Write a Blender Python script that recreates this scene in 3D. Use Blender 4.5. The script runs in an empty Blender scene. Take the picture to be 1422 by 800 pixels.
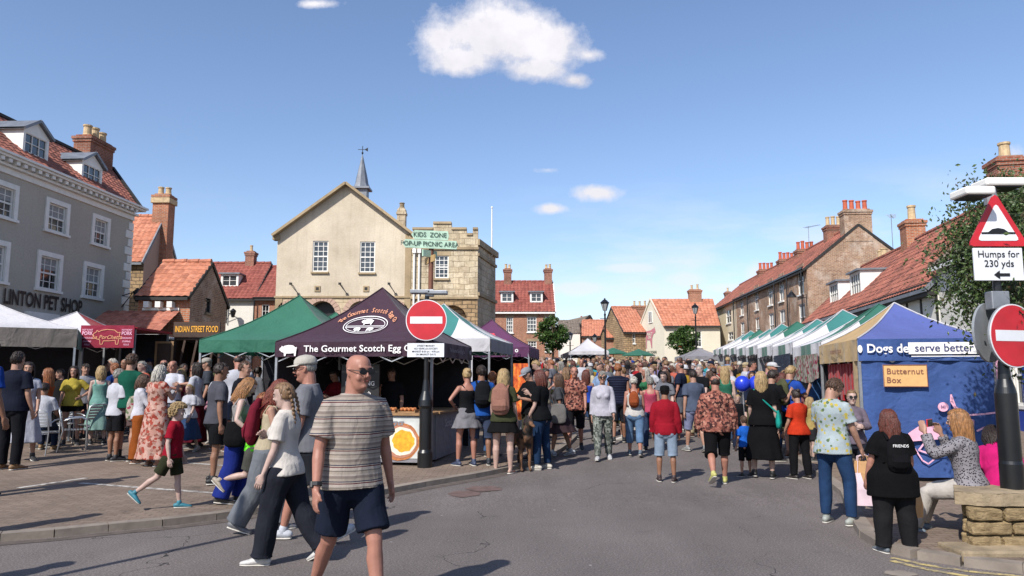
import bpy, bmesh, math, random
import numpy as np
from mathutils import Vector, Matrix, noise as mnoise
R = math.radians
rng = random.Random(7)
scene = bpy.context.scene
COL = scene.collection
FOC = 1040.0; CAMZ = 1.65; PITCH = R(6.85)

def hx(s, a=1.0):
    s = s.lstrip('#'); o = []
    for i in (0, 2, 4):
        c = int(s[i:i+2], 16)/255
        o.append(c/12.92 if c <= .04045 else ((c+.055)/1.055)**2.4)
    return (o[0], o[1], o[2], a)

# ---------- camera geometry (measuring helpers) ----------
def at(px, py, Y):
    a = (px-711)/FOC; b = (400-py)/FOC
    d = (a, math.cos(PITCH)-b*math.sin(PITCH), math.sin(PITCH)+b*math.cos(PITCH))
    t = Y/d[1]
    return Vector((a*t, Y, CAMZ+t*d[2]))
def ZZ(py, Y): return at(711, py, Y).z
# ground profile: flat near, rising up the street
GY = [-40, 0, 8] + [8+1.5*i for i in range(1, 62)] + [130, 300, 1500]
def g_raw(y):
    if y < 9: return 0.0
    if y < 15: return .0335*(y-9)**2/12
    if y < 85: return .1005+.0335*(y-15)
    return .1005+.0335*70+.004*(min(y, 400)-85)
GZ = [g_raw(y) for y in GY]
def g(y):
    return float(np.interp(y, GY, GZ))
KERB_H = .07
KL = []   # left kerb polyline (filled below)
KR = []
def inpoly(x, y, poly):
    c = False; n = len(poly)
    for i in range(n):
        x1, y1 = poly[i]; x2, y2 = poly[(i+1) % n]
        if (y1 > y) != (y2 > y) and x < (x2-x1)*(y-y1)/(y2-y1)+x1: c = not c
    return c
def gp(px, py, zoff=0.0):
    lo, hi = 1.0, 400.0
    for _ in range(50):
        m = (lo+hi)/2; p = at(px, py, m)
        if p.z > g(m)+zoff: lo = m
        else: hi = m
    return at(px, py, lo)
KLp = [(-60, 757), (0, 752), (75, 746), (150, 738), (225, 731), (300, 722), (400, 708), (500, 693), (590, 676), (660, 664), (705, 655), (735, 648), (757, 640), (775, 630), (790, 619), (800, 609)]
KL = [(gp(a, b).x, gp(a, b).y) for a, b in KLp]
KL = [(-60, KL[0][1]-.3)] + KL + [(KL[-1][0]+.5, 30), (1.6, 45), (1.2, 95)]
LEFT_POLY = KL + [(-60, 95)]
KRp = [(1500, 803), (1422, 793), (1340, 783), (1280, 774), (1240, 764), (1214, 748), (1198, 725), (1183, 690)]
KR = [(gp(a, b).x, gp(a, b).y) for a, b in KRp]
KR = [(40, KR[0][1]-.6)] + KR + [(5.15, 12.5), (6.0, 17), (8.6, 30), (11.6, 46), (17, 76), (18, 95)]
RIGHT_POLY = KR + [(60, 95), (60, KR[0][1]-.6)]
def gz(x, y):
    z = g(y)
    if inpoly(x, y, LEFT_POLY) or inpoly(x, y, RIGHT_POLY): z += KERB_H
    return z

# ---------- mesh builder ----------
class MB:
    def __init__(s):
        s.v = []; s.f = []; s.m = []; s.uv = {}; s.M = Matrix.Identity(4); s.mi = 0
    def pt(s, p):
        s.v.append(s.M @ Vector(p)); return len(s.v)-1
    def poly(s, pts, uv=None):
        ids = [s.pt(p) for p in pts]
        if uv: s.uv[len(s.f)] = uv
        s.f.append(ids); s.m.append(s.mi); return s
    def box(s, x0, x1, y0, y1, z0, z1):
        p = [s.pt(q) for q in ((x0,y0,z0),(x1,y0,z0),(x1,y1,z0),(x0,y1,z0),(x0,y0,z1),(x1,y0,z1),(x1,y1,z1),(x0,y1,z1))]
        for q in ((0,3,2,1),(4,5,6,7),(0,1,5,4),(1,2,6,5),(2,3,7,6),(3,0,4,7)):
            s.f.append([p[i] for i in q]); s.m.append(s.mi)
        return s
    def cbox(s, c, sz, rot=None):
        old = s.M
        s.M = old @ Matrix.Translation(c) @ (rot.to_4x4() if rot else Matrix.Identity(4))
        a, b, d = sz[0]/2, sz[1]/2, sz[2]/2
        s.box(-a, a, -b, b, -d, d); s.M = old; return s
    def bar(s, p, q, w, h=None):
        p = Vector(p); q = Vector(q); h = h or w
        d = q-p; L = d.length
        if L < 1e-6: return s
        t = d/L; up = Vector((0,0,1)) if abs(t.z) < .9 else Vector((0,1,0))
        x = up.cross(t).normalized(); y = t.cross(x)
        m = Matrix((x, y, t)).transposed()
        return s.cbox((p+q)/2, (w, h, L), m)
    def loft(s, pts, rad, n=10, cap='round', ref=(1,0,0), fn=None):
        pts = [Vector(p) for p in pts]; rad = [(r, r) if not isinstance(r, (tuple, list)) else r for r in rad]
        ref = Vector(ref); rings = []
        N = len(pts)
        def tan(i):
            a = pts[max(0, i-1)]; b = pts[min(N-1, i+1)]
            d = b-a
            return d.normalized() if d.length > 1e-7 else Vector((0,0,1))
        seq = []
        for i in range(N):
            seq.append((pts[i], rad[i], tan(i)))
        if cap == 'round':
            t0 = tan(0); t1 = tan(N-1); r0 = min(rad[0]); r1 = min(rad[-1])
            pre = [(pts[0]-t0*r0*k, (rad[0][0]*w, rad[0][1]*w), t0) for k, w in ((.92,.38),(.6,.8))]
            post = [(pts[-1]+t1*r1*k, (rad[-1][0]*w, rad[-1][1]*w), t1) for k, w in ((.6,.8),(.92,.38))]
            seq = pre+seq+post
        px = None
        for c, r, t in seq:
            x = ref-t*ref.dot(t)
            if x.length < .15 and px is not None: x = px-t*px.dot(t)
            if x.length < 1e-4: x = Vector((0,1,0))-t*t.y
            x.normalize(); px = x; y = t.cross(x)
            ring = []
            for k in range(n):
                a = 2*math.pi*k/n
                rx, ry = r
                if fn: rx, ry = fn(a, rx, ry, len(rings))
                ring.append(s.pt(c+x*math.cos(a)*rx+y*math.sin(a)*ry))
            rings.append(ring)
        for i in range(len(rings)-1):
            A, B = rings[i], rings[i+1]
            for k in range(n):
                s.f.append([A[k], A[(k+1)%n], B[(k+1)%n], B[k]]); s.m.append(s.mi)
        if cap:
            ca = s.pt(sum((s0[0] for s0 in seq[:1]), Vector())-(seq[0][2]*.001)); cb = s.pt(seq[-1][0]+seq[-1][2]*.001)
            for k in range(n):
                s.f.append([ca, rings[0][(k+1)%n], rings[0][k]]); s.m.append(s.mi)
                s.f.append([cb, rings[-1][k], rings[-1][(k+1)%n]]); s.m.append(s.mi)
        return s
    def cyl(s, p, q, r0, r1=None, n=12):
        return s.loft([p, q], [r0, r1 if r1 is not None else r0], n, 'flat')
    def ell(s, c, r, n=10, m=7):
        c = Vector(c); top = s.pt(c+Vector((0,0,r[2]))); bot = s.pt(c-Vector((0,0,r[2]))); rings = []
        for i in range(1, m):
            a = math.pi*i/m
            rings.append([s.pt(c+Vector((r[0]*math.sin(a)*math.cos(2*math.pi*k/n), r[1]*math.sin(a)*math.sin(2*math.pi*k/n), r[2]*math.cos(a)))) for k in range(n)])
        for k in range(n):
            s.f.append([top, rings[0][k], rings[0][(k+1)%n]]); s.m.append(s.mi)
            s.f.append([bot, rings[-1][(k+1)%n], rings[-1][k]]); s.m.append(s.mi)
        for i in range(m-2):
            for k in range(n):
                s.f.append([rings[i][k], rings[i+1][k], rings[i+1][(k+1)%n], rings[i][(k+1)%n]]); s.m.append(s.mi)
        return s
    def lathe(s, prof, n=16, c=(0,0,0)):
        c = Vector(c)
        rings = [[s.pt(c+Vector((r*math.cos(2*math.pi*k/n), r*math.sin(2*math.pi*k/n), z))) for k in range(n)] for r, z in prof]
        for i in range(len(rings)-1):
            for k in range(n):
                s.f.append([rings[i][k], rings[i][(k+1)%n], rings[i+1][(k+1)%n], rings[i+1][k]]); s.m.append(s.mi)
        s.f.append(rings[0][::-1]); s.m.append(s.mi); s.f.append(list(rings[-1])); s.m.append(s.mi)
        return s
    def mesh(s, name='m', uv=True):
        me = bpy.data.meshes.new(name)
        me.from_pydata([tuple(v) for v in s.v], [], s.f)
        if any(s.m): me.polygons.foreach_set('material_index', s.m)
        if uv: auto_uv(me, s.uv)
        me.update(); return me
    def build(s, name, mats, parent=None, smooth=False, bevel=0, uv=True):
        me = s.mesh(name, uv)
        if smooth: me.polygons.foreach_set('use_smooth', [True]*len(me.polygons))
        return link(name, me, mats, parent, bevel)

def auto_uv(me, given):
    n = len(me.loops)
    if n == 0: return
    lay = me.uv_layers.new(name='UVMap')
    co = np.empty(len(me.vertices)*3); me.vertices.foreach_get('co', co); co = co.reshape(-1, 3)
    lv = np.empty(n, dtype=np.int32); me.loops.foreach_get('vertex_index', lv)
    ls = np.empty(len(me.polygons), dtype=np.int32); me.polygons.foreach_get('loop_start', ls)
    lt = np.empty(len(me.polygons), dtype=np.int32); me.polygons.foreach_get('loop_total', lt)
    nn = np.empty(len(me.polygons)*3); me.polygons.foreach_get('normal', nn); nn = nn.reshape(-1, 3)
    t = np.stack([-nn[:,1], nn[:,0], np.zeros(len(nn))], 1)
    L = np.linalg.norm(t, axis=1); flat = L < .05
    t[flat] = (1,0,0); L[flat] = 1; t /= L[:, None]
    b = np.cross(nn, t)
    fid = np.repeat(np.arange(len(ls)), lt)
    P = co[lv]
    uv = np.stack([(P*t[fid]).sum(1), (P*b[fid]).sum(1)], 1)
    for fi, u in given.items():
        for k, q in enumerate(u): uv[ls[fi]+k] = q
    lay.data.foreach_set('uv', uv.ravel())

def link(name, me, mats, parent=None, bevel=0):
    o = bpy.data.objects.new(name, me); COL.objects.link(o)
    if not isinstance(mats, (list, tuple)): mats = [mats]
    if len(me.materials) == 0:
        for m in mats: me.materials.append(m)
    if parent: o.parent = parent
    if bevel:
        b = o.modifiers.new('b', 'BEVEL'); b.width = bevel; b.segments = 2; b.limit_method = 'ANGLE'
    return o
def thing(name, label, cat, loc=(0,0,0), rz=0, group=None):
    o = bpy.data.objects.new(name, None); COL.objects.link(o); o.empty_display_size = .1
    o.location = loc; o.rotation_euler = (0, 0, rz); return tag(o, label, cat, group)
def tag(o, label, cat, group=None):
    o['label'] = label; o['category'] = cat
    if group: o['group'] = group
    return o
def struct(o, kind='structure'):
    o['kind'] = kind; return o
def copy_tree(o, parent=None):
    c = o.copy(); COL.objects.link(c)
    if parent: c.parent = parent
    for ch in list(o.children): copy_tree(ch, c)
    return c

# ---------- text as mesh ----------
_tc = {}
def text_mesh(body, size=1.0, align='CENTER', shear=0, bold=0.0, sp=1.0):
    key = (body, align, shear, bold, sp)
    if key not in _tc:
        cu = bpy.data.curves.new('t', 'FONT'); cu.body = body; cu.align_x = align; cu.align_y = 'CENTER'; cu.shear = shear; cu.offset = bold; cu.space_character = sp
        cu.resolution_u = 3
        o = bpy.data.objects.new('t', cu); COL.objects.link(o)
        dg = bpy.context.evaluated_depsgraph_get(); me = bpy.data.meshes.new_from_object(o.evaluated_get(dg))
        _tc[key] = ([tuple(v.co) for v in me.vertices], [list(p.vertices) for p in me.polygons])
        bpy.data.objects.remove(o); bpy.data.curves.remove(cu); bpy.data.meshes.remove(me)
    v, f = _tc[key]
    return [(x*size, y*size) for x, y, z in v], f
def put_text(mb, body, size, fn, sx=1.0, **kw):
    """fn(x, y) -> 3D point"""
    v, f = text_mesh(body, size, **kw)
    b = len(mb.v)
    for x, y in v: mb.pt(fn(x*sx, y))
    for q in f: mb.f.append([b+i for i in q]); mb.m.append(mb.mi)
def put_shape(mb, pts, fn):
    mb.poly([fn(x, y) for x, y in pts])
def plane_fn(c, ux, uy, off=0):
    c = Vector(c); ux = Vector(ux).normalized(); uy = Vector(uy).normalized(); n = ux.cross(uy)
    return lambda x, y: c+ux*x+uy*y+n*off
PIG = [(-.5,.02),(-.47,.1),(-.4,.13),(-.36,.2),(-.3,.15),(-.2,.2),(0,.23),(.25,.21),(.38,.12),(.46,.14),(.44,.06),(.42,-.05),(.4,-.25),(.32,-.25),(.3,-.12),(.1,-.14),(-.12,-.14),(-.15,-.25),(-.23,-.25),(-.25,-.1),(-.36,-.08),(-.43,-.03)]
# ---------- materials ----------
class NT:
    def __init__(s, mat):
        mat.use_nodes = True; s.t = mat.node_tree; s.n = s.t.nodes; s.b = s.n.get('Principled BSDF')
    def node(s, typ, ins=None, **props):
        x = s.n.new(typ)
        for k, v in props.items(): setattr(x, k, v)
        for k, v in (ins or {}).items():
            if isinstance(v, bpy.types.NodeSocket): s.t.links.new(v, x.inputs[k])
            elif v is not None: x.inputs[k].default_value = v
        return x
    def uv(s): return s.node('ShaderNodeTexCoord').outputs['UV']
    def obj(s): return s.node('ShaderNodeTexCoord').outputs['Object']
    def pos(s): return s.node('ShaderNodeNewGeometry').outputs['Position']
    def ocol(s): return s.node('ShaderNodeObjectInfo').outputs['Color']
    def orand(s): return s.node('ShaderNodeObjectInfo').outputs['Random']
    def map(s, v, scale=(1,1,1), loc=(0,0,0)): return s.node('ShaderNodeMapping', {'Vector': v, 'Scale': scale, 'Location': loc}).outputs[0]
    def noise(s, v, sc, det=3, ro=.55, dist=0): return s.node('ShaderNodeTexNoise', {'Vector': v, 'Scale': sc, 'Detail': det, 'Roughness': ro, 'Distortion': dist}).outputs['Fac']
    def ramp(s, f, stops, interp='LINEAR'):
        r = s.node('ShaderNodeValToRGB', {'Fac': f}); c = r.color_ramp; c.interpolation = interp
        while len(c.elements) < len(stops): c.elements.new(.5)
        for e, (p, col) in zip(c.elements, stops):
            e.position = p; e.color = col if len(col) == 4 else (*col, 1)
        return r.outputs['Color']
    def rng(s, f, a, b, lo=0, hi=1): return s.node('ShaderNodeMapRange', {'Value': f, 'From Min': lo, 'From Max': hi, 'To Min': a, 'To Max': b}).outputs[0]
    def mix(s, f, a, b, blend='MIX'):
        x = s.node('ShaderNodeMix', data_type='RGBA', blend_type=blend)
        for i, v in ((0, f), (6, a), (7, b)):
            if isinstance(v, bpy.types.NodeSocket): s.t.links.new(v, x.inputs[i])
            else: x.inputs[i].default_value = v
        return x.outputs[2]
    def math(s, op, a, b=None, c=None):
        x = s.node('ShaderNodeMath', operation=op)
        for i, v in enumerate((a, b, c)):
            if v is None: continue
            if isinstance(v, bpy.types.NodeSocket): s.t.links.new(v, x.inputs[i])
            else: x.inputs[i].default_value = v
        return x.outputs[0]
    def scalec(s, col, f):  # multiply colour by scalar socket
        return s.mix(1.0, col, s.node('ShaderNodeCombineColor', {'Red': f, 'Green': f, 'Blue': f}).outputs[0], 'MULTIPLY')
    def set(s, **kw):
        m = {'col': 'Base Color', 'rough': 'Roughness', 'metal': 'Metallic', 'spec': 'Specular IOR Level', 'normal': 'Normal', 'sheen': 'Sheen Weight', 'alpha': 'Alpha', 'sss': 'Subsurface Weight'}
        for k, v in kw.items():
            i = s.b.inputs[m[k]]
            if isinstance(v, bpy.types.NodeSocket): s.t.links.new(v, i)
            else: i.default_value = v
    def bump(s, h, st=.5, dist=.02):
        s.set(normal=s.node('ShaderNodeBump', {'Height': h, 'Strength': st, 'Distance': dist}).outputs[0])
def mat(name, fn):
    m = bpy.data.materials.new(name); n = NT(m); fn(n); return m
def plain(name, col, rough=.6, metal=0, var=.12, sc=6, bump=0):
    def f(n):
        v = n.obj(); k = n.rng(n.noise(v, sc, 4), 1-var, 1+var, .3, .7)
        n.set(col=n.scalec(col if isinstance(col, tuple) else hx(col), k), rough=rough, metal=metal)
        if bump: n.bump(n.noise(v, sc*6, 3), .4, bump)
    return mat(name, f)
def brickmat(name, c1, c2, mortar, bw=.225, rh=.075, ms=.012, stain=.25, warp=0, rough=.9, c3=None, msm=.1, bias=0):
    def f(n):
        uv = n.uv()
        v = uv
        if warp:
            nz = n.node('ShaderNodeTexNoise', {'Vector': uv, 'Scale': 1.6, 'Detail': 2})
            v = n.node('ShaderNodeMix', {0: warp, 4: uv, 5: nz.outputs['Color']}, data_type='VECTOR', blend_type='MIX') if False else n.node('ShaderNodeVectorMath', {0: uv, 1: n.node('ShaderNodeVectorMath', {0: nz.outputs['Color'], 1: (warp, warp, 0)}, operation='MULTIPLY').outputs[0]}, operation='ADD').outputs[0]
        b = n.node('ShaderNodeTexBrick', {'Vector': v, 'Color1': c1, 'Color2': c2, 'Mortar': mortar, 'Scale': 1, 'Mortar Size': ms, 'Mortar Smooth': msm, 'Bias': bias, 'Brick Width': bw, 'Row Height': rh})
        col = b.outputs['Color']
        if c3:
            col = n.mix(n.ramp(n.noise(uv, .9, 5, .65), [(.5, (0,0,0)), (.62, (1,1,1))]), col, n.mix(.55, col, c3))
        k = n.rng(n.noise(uv, .6, 6, .62), 1-stain, 1+stain, .3, .7)
        k2 = n.rng(n.noise(n.map(uv, (7, .8, 1)), 1, 3), .86, 1.1, .3, .7)
        k3 = n.rng(n.noise(uv, 9, 3), .85, 1.15, .3, .7)
        n.set(col=n.scalec(n.scalec(n.scalec(col, k), k2), k3), rough=rough, spec=.25)
        n.bump(n.math('ADD', n.math('MULTIPLY', b.outputs['Fac'], -1.0), n.math('MULTIPLY', n.noise(uv, 22, 3), .7)), .7, .018)
    return mat(name, f)
def rendermat(name, col, dark, stain=.5, rough=.9):
    def f(n):
        uv = n.uv()
        big = n.ramp(n.noise(uv, .45, 6, .65), [(.35, (0,0,0)), (.72, (1,1,1))])
        streak = n.ramp(n.noise(n.map(uv, (5, .35, 1)), 1, 5, .6), [(.5, (0,0,0)), (.8, (1,1,1))])
        c = n.mix(n.math('MULTIPLY', big, stain), col, dark)
        c = n.mix(n.math('MULTIPLY', streak, stain*.6), c, dark)
        c = n.scalec(c, n.rng(n.noise(uv, 14, 4), .92, 1.08, .3, .7))
        n.set(col=c, rough=rough, spec=.2)
        n.bump(n.noise(uv, 30, 4), .3, .01)
    return mat(name, f)
def tilemat(name, c1, c2, c3, moss=.25, tw=.28, tr=.32):
    def f(n):
        uv = n.uv()
        cell = n.node('ShaderNodeVectorMath', {0: uv, 1: (tw, tr, 1)}, operation='DIVIDE').outputs[0]
        cell = n.node('ShaderNodeVectorMath', {0: cell}, operation='FLOOR').outputs[0]
        wn = n.node('ShaderNodeTexWhiteNoise', {'Vector': cell}, noise_dimensions='2D').outputs['Value']
        c = n.ramp(wn, [(0, c3), (.25, c1), (.65, c2), (1, c1)])
        c = n.mix(n.math('MULTIPLY', n.ramp(n.noise(uv, .7, 6, .68), [(.42, (0,0,0)), (.7, (1,1,1))]), moss), c, hx('#4a3b33'))
        c = n.scalec(c, n.rng(n.noise(uv, 6, 5), .75, 1.2, .3, .7))
        # dirt gathered at each tile's lower edge
        n.set(col=c, rough=.85, spec=.3); n.bump(n.noise(uv, 18, 3), .4, .01)
    return mat(name, f)
def canvas(name, c, c2=None, half=None, trans=.12):
    def f(n):
        col = n.ocol() if c is None else c
        if c2:
            u = n.node('ShaderNodeSeparateXYZ', {0: n.uv()}).outputs[0]
            col = n.mix(n.math('LESS_THAN', n.math('ABSOLUTE', u), half), c, c2)
        v = n.obj()
        col = n.scalec(col, n.rng(n.noise(v, 1.3, 5, .6), .74, .94, .3, .7))
        n.set(col=col, rough=.75, spec=.3, sheen=.1)
        n.bump(n.math('ADD', n.noise(v, 2.2, 3, .5, 1.2), n.math('MULTIPLY', n.noise(v, 9, 3), .3)), .55, .07)
        t = n.node('ShaderNodeBsdfTranslucent', {'Color': col})
        mx = n.node('ShaderNodeMixShader', {0: trans, 1: n.b.outputs[0], 2: t.outputs[0]})
        n.t.links.new(mx.outputs[0], n.n['Material Output'].inputs[0])
    return mat(name, f)
def clothmat(name, pat=None, rough=.92, bst=.5):
    def f(n):
        v = n.obj()
        col = n.ocol() if pat is None else n.mix(1.0, pat(n, v), (.68,.68,.68,1), 'MULTIPLY')
        col = n.scalec(col, n.rng(n.noise(v, 7, 4), .82, 1.14, .3, .7))
        n.set(col=col, rough=rough, spec=.12)
        n.bump(n.math('ADD', n.noise(n.map(v, (1, 1, .55)), 11, 3, .5, .8), n.math('MULTIPLY', n.noise(v, 40, 2), .08)), bst*.8, .03)
    return mat(name, f)
def zc(n, v): return n.node('ShaderNodeSeparateXYZ', {0: v}).outputs[2]

MT = {}
def _m():
    T = MT
    T['asphalt'] = mat('asphalt', lambda n: _asphalt(n))
    T['paving'] = mat('brick_paving', lambda n: _paving(n))
    T['verge'] = plain('verge', '#5c5a4a', .95)
    T['kerb'] = plain('kerb_stone', '#796f65', .9, 0, .3, 3, .01)
    T['line'] = mat('road_paint', lambda n: _paint(n, hx('#b8b3ab')))
    T['yline'] = mat('yellow_paint', lambda n: _paint(n, hx('#b9a56a')))
    T['gutter'] = plain('gutter_dirt', '#4f4640', .95, 0, .35, 6, .006)
    T['patch'] = plain('patch', '#5d4a45', .9, 0, .3, 9, .005)
    T['brick'] = brickmat('red_brick', hx('#8a5a45'), hx('#a3735a'), hx('#a89a8c'), c3=hx('#b79c86'))
    T['brick2'] = brickmat('brown_brick', hx('#83604a'), hx('#9f7d62'), hx('#a59686'), c3=hx('#c2b3a4'), stain=.3)
    T['brickd'] = brickmat('orange_brick', hx('#9a5638'), hx('#ad6b49'), hx('#a08d7c'))
    T['brickfar'] = brickmat('far_brick', hx('#97593f'), hx('#a86b4f'), hx('#a08d7c'), stain=.12)
    T['chim'] = brickmat('chimney_brick', hx('#7f4836'), hx('#965b45'), hx('#8c7c70'), stain=.4)
    T['ashlar'] = brickmat('tower_stone', hx('#c0b299'), hx('#b1a287'), hx('#8a7a62'), .52, .27, .012, .3, .15, c3=hx('#85735b'), msm=.5)
    T['stone'] = brickmat('rubble_stone', hx('#a58b6a'), hx('#8d7557'), hx('#5f5243'), .42, .19, .02, .3, .14, msm=.3)
    T['wallstone'] = mat('planter_stone', lambda n: _rubble(n))
    T['slab'] = plain('coping_stone', '#85765f', .9, 0, .35, 5, .02)
    T['hall'] = rendermat('hall_render', hx('#c9bda9'), hx('#94877300'[:7]), .62)
    T['hall2'] = brickmat('hall_lower', hx('#bfae94'), hx('#b3a286'), hx('#95856a'), .6, .28, .008, .15, .05)
    T['trimstone'] = rendermat('trim_stone', hx('#ab987a'), hx('#6d5f4c'), .7)
    T['grey'] = rendermat('grey_render', hx('#aca69b'), hx('#8d887e'), .35)
    T['white'] = rendermat('white_render', hx('#d8d4ca'), hx('#a59f92'), .3)
    T['offwhite'] = rendermat('far_white', hx('#cfc8b6'), hx('#a89f8d'), .35)
    T['cream'] = rendermat('cream_render', hx('#cfc2a8'), hx('#a1937a'), .35)
    T['pink'] = rendermat('pink_render', hx('#b59a8a'), hx('#94786a'), .4)
    T['wpaint'] = plain('white_paint', '#d9d7d1', .55, 0, .07, 4)
    T['blackp'] = plain('black_paint', '#121315', .35, 0, .2)
    T['tim'] = plain('dark_timber', '#23211f', .7, 0, .3)
    T['lead'] = plain('lead', '#72767c', .5, .3, .25, 3, .005)
    T['slate'] = tilemat('slate', hx('#5f6064'), hx('#6d6e70'), hx('#4f5054'), .2, .25, .2)
    T['greyt'] = tilemat('grey_tiles', hx('#6b6158'), hx('#7a6f63'), hx('#5a5148'), .3)
    T['pan'] = tilemat('pantile', hx('#a46552'), hx('#b27662'), hx('#875244'), .25)
    T['pan2'] = tilemat('pantile_dark', hx('#90584a'), hx('#a06554'), hx('#6d443b'), .55)
    T['pan3'] = tilemat('pantile_far', hx('#84483f'), hx('#8f5247'), hx('#763f38'), .25)
    T['pan4'] = tilemat('pantile_bright', hx('#ac6e55'), hx('#b87c63'), hx('#9a624d'), .12)
    T['potr'] = plain('terracotta', '#a9553c', .8, 0, .2)
    T['potc'] = plain('buff_pot', '#b29b78', .8, 0, .25)
    T['glass'] = mat('window_glass', lambda n: (n.set(col=n.ramp(n.noise(n.pos(), .8, 2), [(.4, (.012,.014,.016)), (.6, (.05,.055,.06))]), rough=.06, spec=.9), n.bump(n.noise(n.pos(), 1.2, 1), .08, .02)))
    T['curt'] = plain('net_curtain', '#8b8c8c', .9, 0, .2, 20)
    T['alu'] = plain('aluminium', '#b8babd', .35, .85, .1)
    T['galv'] = plain('galvanised', '#8f9296', .45, .6, .2)
    T['bronze'] = plain('rusty_pole', '#6b4433', .7, .1, .3)
    T['sred'] = mat('sign_red', lambda n: (n.set(col=n.scalec(hx('#b5202a'), n.rng(n.noise(n.obj(), 5, 5), .85, 1.1, .3, .7)), rough=.4)))
    T['swhite'] = plain('sign_white', '#cfd1d4', .45, 0, .08)
    T['sgrey'] = plain('sign_back', '#85898d', .6, .2, .15)
    T['sblack'] = plain('sign_black', '#0d0d0f', .5)
    T['sgreen'] = plain('pale_green_board', '#9db8a4', .7, 0, .2)
    T['sgreend'] = plain('dark_green_letters', '#1d3a30', .6)
    T['gold'] = plain('gold_letters', '#d99a2b', .5)
    T['peach'] = plain('peach_letters', '#c98a68', .7)
    T['wtext'] = plain('white_print', '#dcdad8', .7, 0, .05)
    T['navytext'] = plain('navy_print', '#20285e', .7)
    T['mural'] = plain('faded_pink_paint', '#b0707a', .8)
    T['redtext'] = plain('red_print', '#c63b46', .7)
    T['browntext'] = plain('brown_print', '#7a4a3c', .7)
    T['pinkprint'] = plain('pink_print', '#dba3b8', .7)
    T['btan'] = plain('tan_print', '#c9a06a', .7)
    T['banner'] = canvas('crimson_banner', hx('#8e1f38'), trans=.05)
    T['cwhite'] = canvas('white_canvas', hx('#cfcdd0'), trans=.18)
    T['cgrey'] = canvas('grey_canvas', hx('#8c8a8f'), trans=.15)
    T['cred'] = canvas('red_canvas', hx('#a8262b'))
    T['cgreen'] = canvas('green_canvas', hx('#2f6a55'))
    T['cpurp'] = canvas('plum_canvas', hx('#3a2232'), trans=.04)
    T['cpurp2'] = canvas('purple_canvas', hx('#5a2f52'), trans=.06)
    T['cteal'] = canvas('teal_canvas', hx('#2f7a78'))
    T['cstripe'] = canvas('striped_canvas', hx('#dddbdd'), hx('#3f817d'), .52, .18)
    T['cstripe2'] = canvas('striped_canvas_green', hx('#dddbdd'), hx('#37705f'), .55, .18)
    T['cblue'] = canvas('blue_canvas', hx('#37528a'), trans=.03)
    T['cblue2'] = canvas('periwinkle_canvas', hx('#525e9c'), trans=.05)
    T['ctan'] = canvas('tan_canvas', hx('#bb9b68'), trans=.08)
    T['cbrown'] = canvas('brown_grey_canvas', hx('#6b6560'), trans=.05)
    T['cdark'] = canvas('dark_canvas', hx('#1c1a20'), trans=.0)
    T['wood'] = plain('dark_wood', '#3a261a', .7, 0, .3, 5)
    T['woodl'] = plain('light_wood', '#8a6a48', .7, 0, .3, 5)
    T['blueshop'] = plain('blue_shopfront', '#1f3f9a', .4, 0, .12)
    T['skin'] = mat('skin', lambda n: (n.set(col=n.scalec(n.ocol(), n.rng(n.noise(n.obj(), 9, 4), .88, 1.1, .3, .7)), rough=.5, spec=.35, sss=.0), n.bump(n.noise(n.obj(), 45, 3), .15, .004)))
    T['eye'] = plain('eye_dark', '#1a1412', .25)
    T['eyew'] = plain('eye_white', '#cfc9c2', .3)
    T['lip'] = plain('lip', '#8d4a43', .5)
    T['hair'] = mat('hair', lambda n: (n.set(col=n.scalec(n.ocol(), n.rng(n.noise(n.map(n.obj(), (1,1,.25)), 55, 3, .6), .45, 1.5, .3, .7)), rough=.5, spec=.4), n.bump(n.noise(n.map(n.obj(), (1,1,.3)), 80, 3), .7, .012)))
    T['cloth'] = clothmat('cloth')
    T['shoe'] = mat('shoe', lambda n: (n.set(col=n.scalec(n.ocol(), n.rng(n.noise(n.obj(), 20, 3), .8, 1.15, .3, .7)), rough=.6)))
    T['sole'] = plain('sole', '#b9b4ac', .8)
    def stripes(n, v):
        z = n.math('ADD', zc(n, v), n.math('MULTIPLY', n.noise(v, 5, 2), .012))
        f = n.math('FRACT', n.math('MULTIPLY', z, 1/.105))
        return n.ramp(f, [(0, hx('#a89c90')), (.16, hx('#7a7068')), (.22, hx('#b5aaa0')), (.40, hx('#5c1d28')), (.46, hx('#b0a498')), (.52, hx('#3b3f52')), (.58, hx('#a89c90')), (.74, hx('#8d8078')), (.9, hx('#b5aaa0'))], 'CONSTANT')
    T['p_stripe'] = clothmat('striped_jersey', stripes)
    def blobs(cols, sc):
        def f(n, v):
            w = n.node('ShaderNodeTexVoronoi', {'Vector': n.node('ShaderNodeVectorMath', {0: v, 1: n.node('ShaderNodeVectorMath', {0: n.node('ShaderNodeTexNoise', {'Vector': v, 'Scale': sc*.7}).outputs['Color'], 1: (.06,.06,.06)}, operation='MULTIPLY').outputs[0]}, operation='ADD').outputs[0], 'Scale': sc}).outputs['Color']
            x = n.node('ShaderNodeSeparateXYZ', {0: w}).outputs[0]
            k = len(cols)
            return n.ramp(x, [(i/k, hx(c)) for i, c in enumerate(cols)], 'CONSTANT')
        return f
    T['p_camo'] = clothmat('camo_print', blobs(['#8a5348', '#3d2a2a', '#a5695a', '#5e3a36', '#b98472'], 30))
    T['p_camog'] = clothmat('grey_camo_print', blobs(['#7e837c', '#4b504c', '#9ba098', '#5f655f'], 26))
    T['p_floral'] = clothmat('floral_print', blobs(['#b98a7c', '#c9a296', '#a44a3d', '#c4a092', '#8d5a4e'], 22))
    T['p_bag'] = clothmat('bag_print', blobs(['#b9aca0', '#a5485a', '#c3b8a9', '#6f7f5c', '#b8b0a4'], 16))
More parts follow.
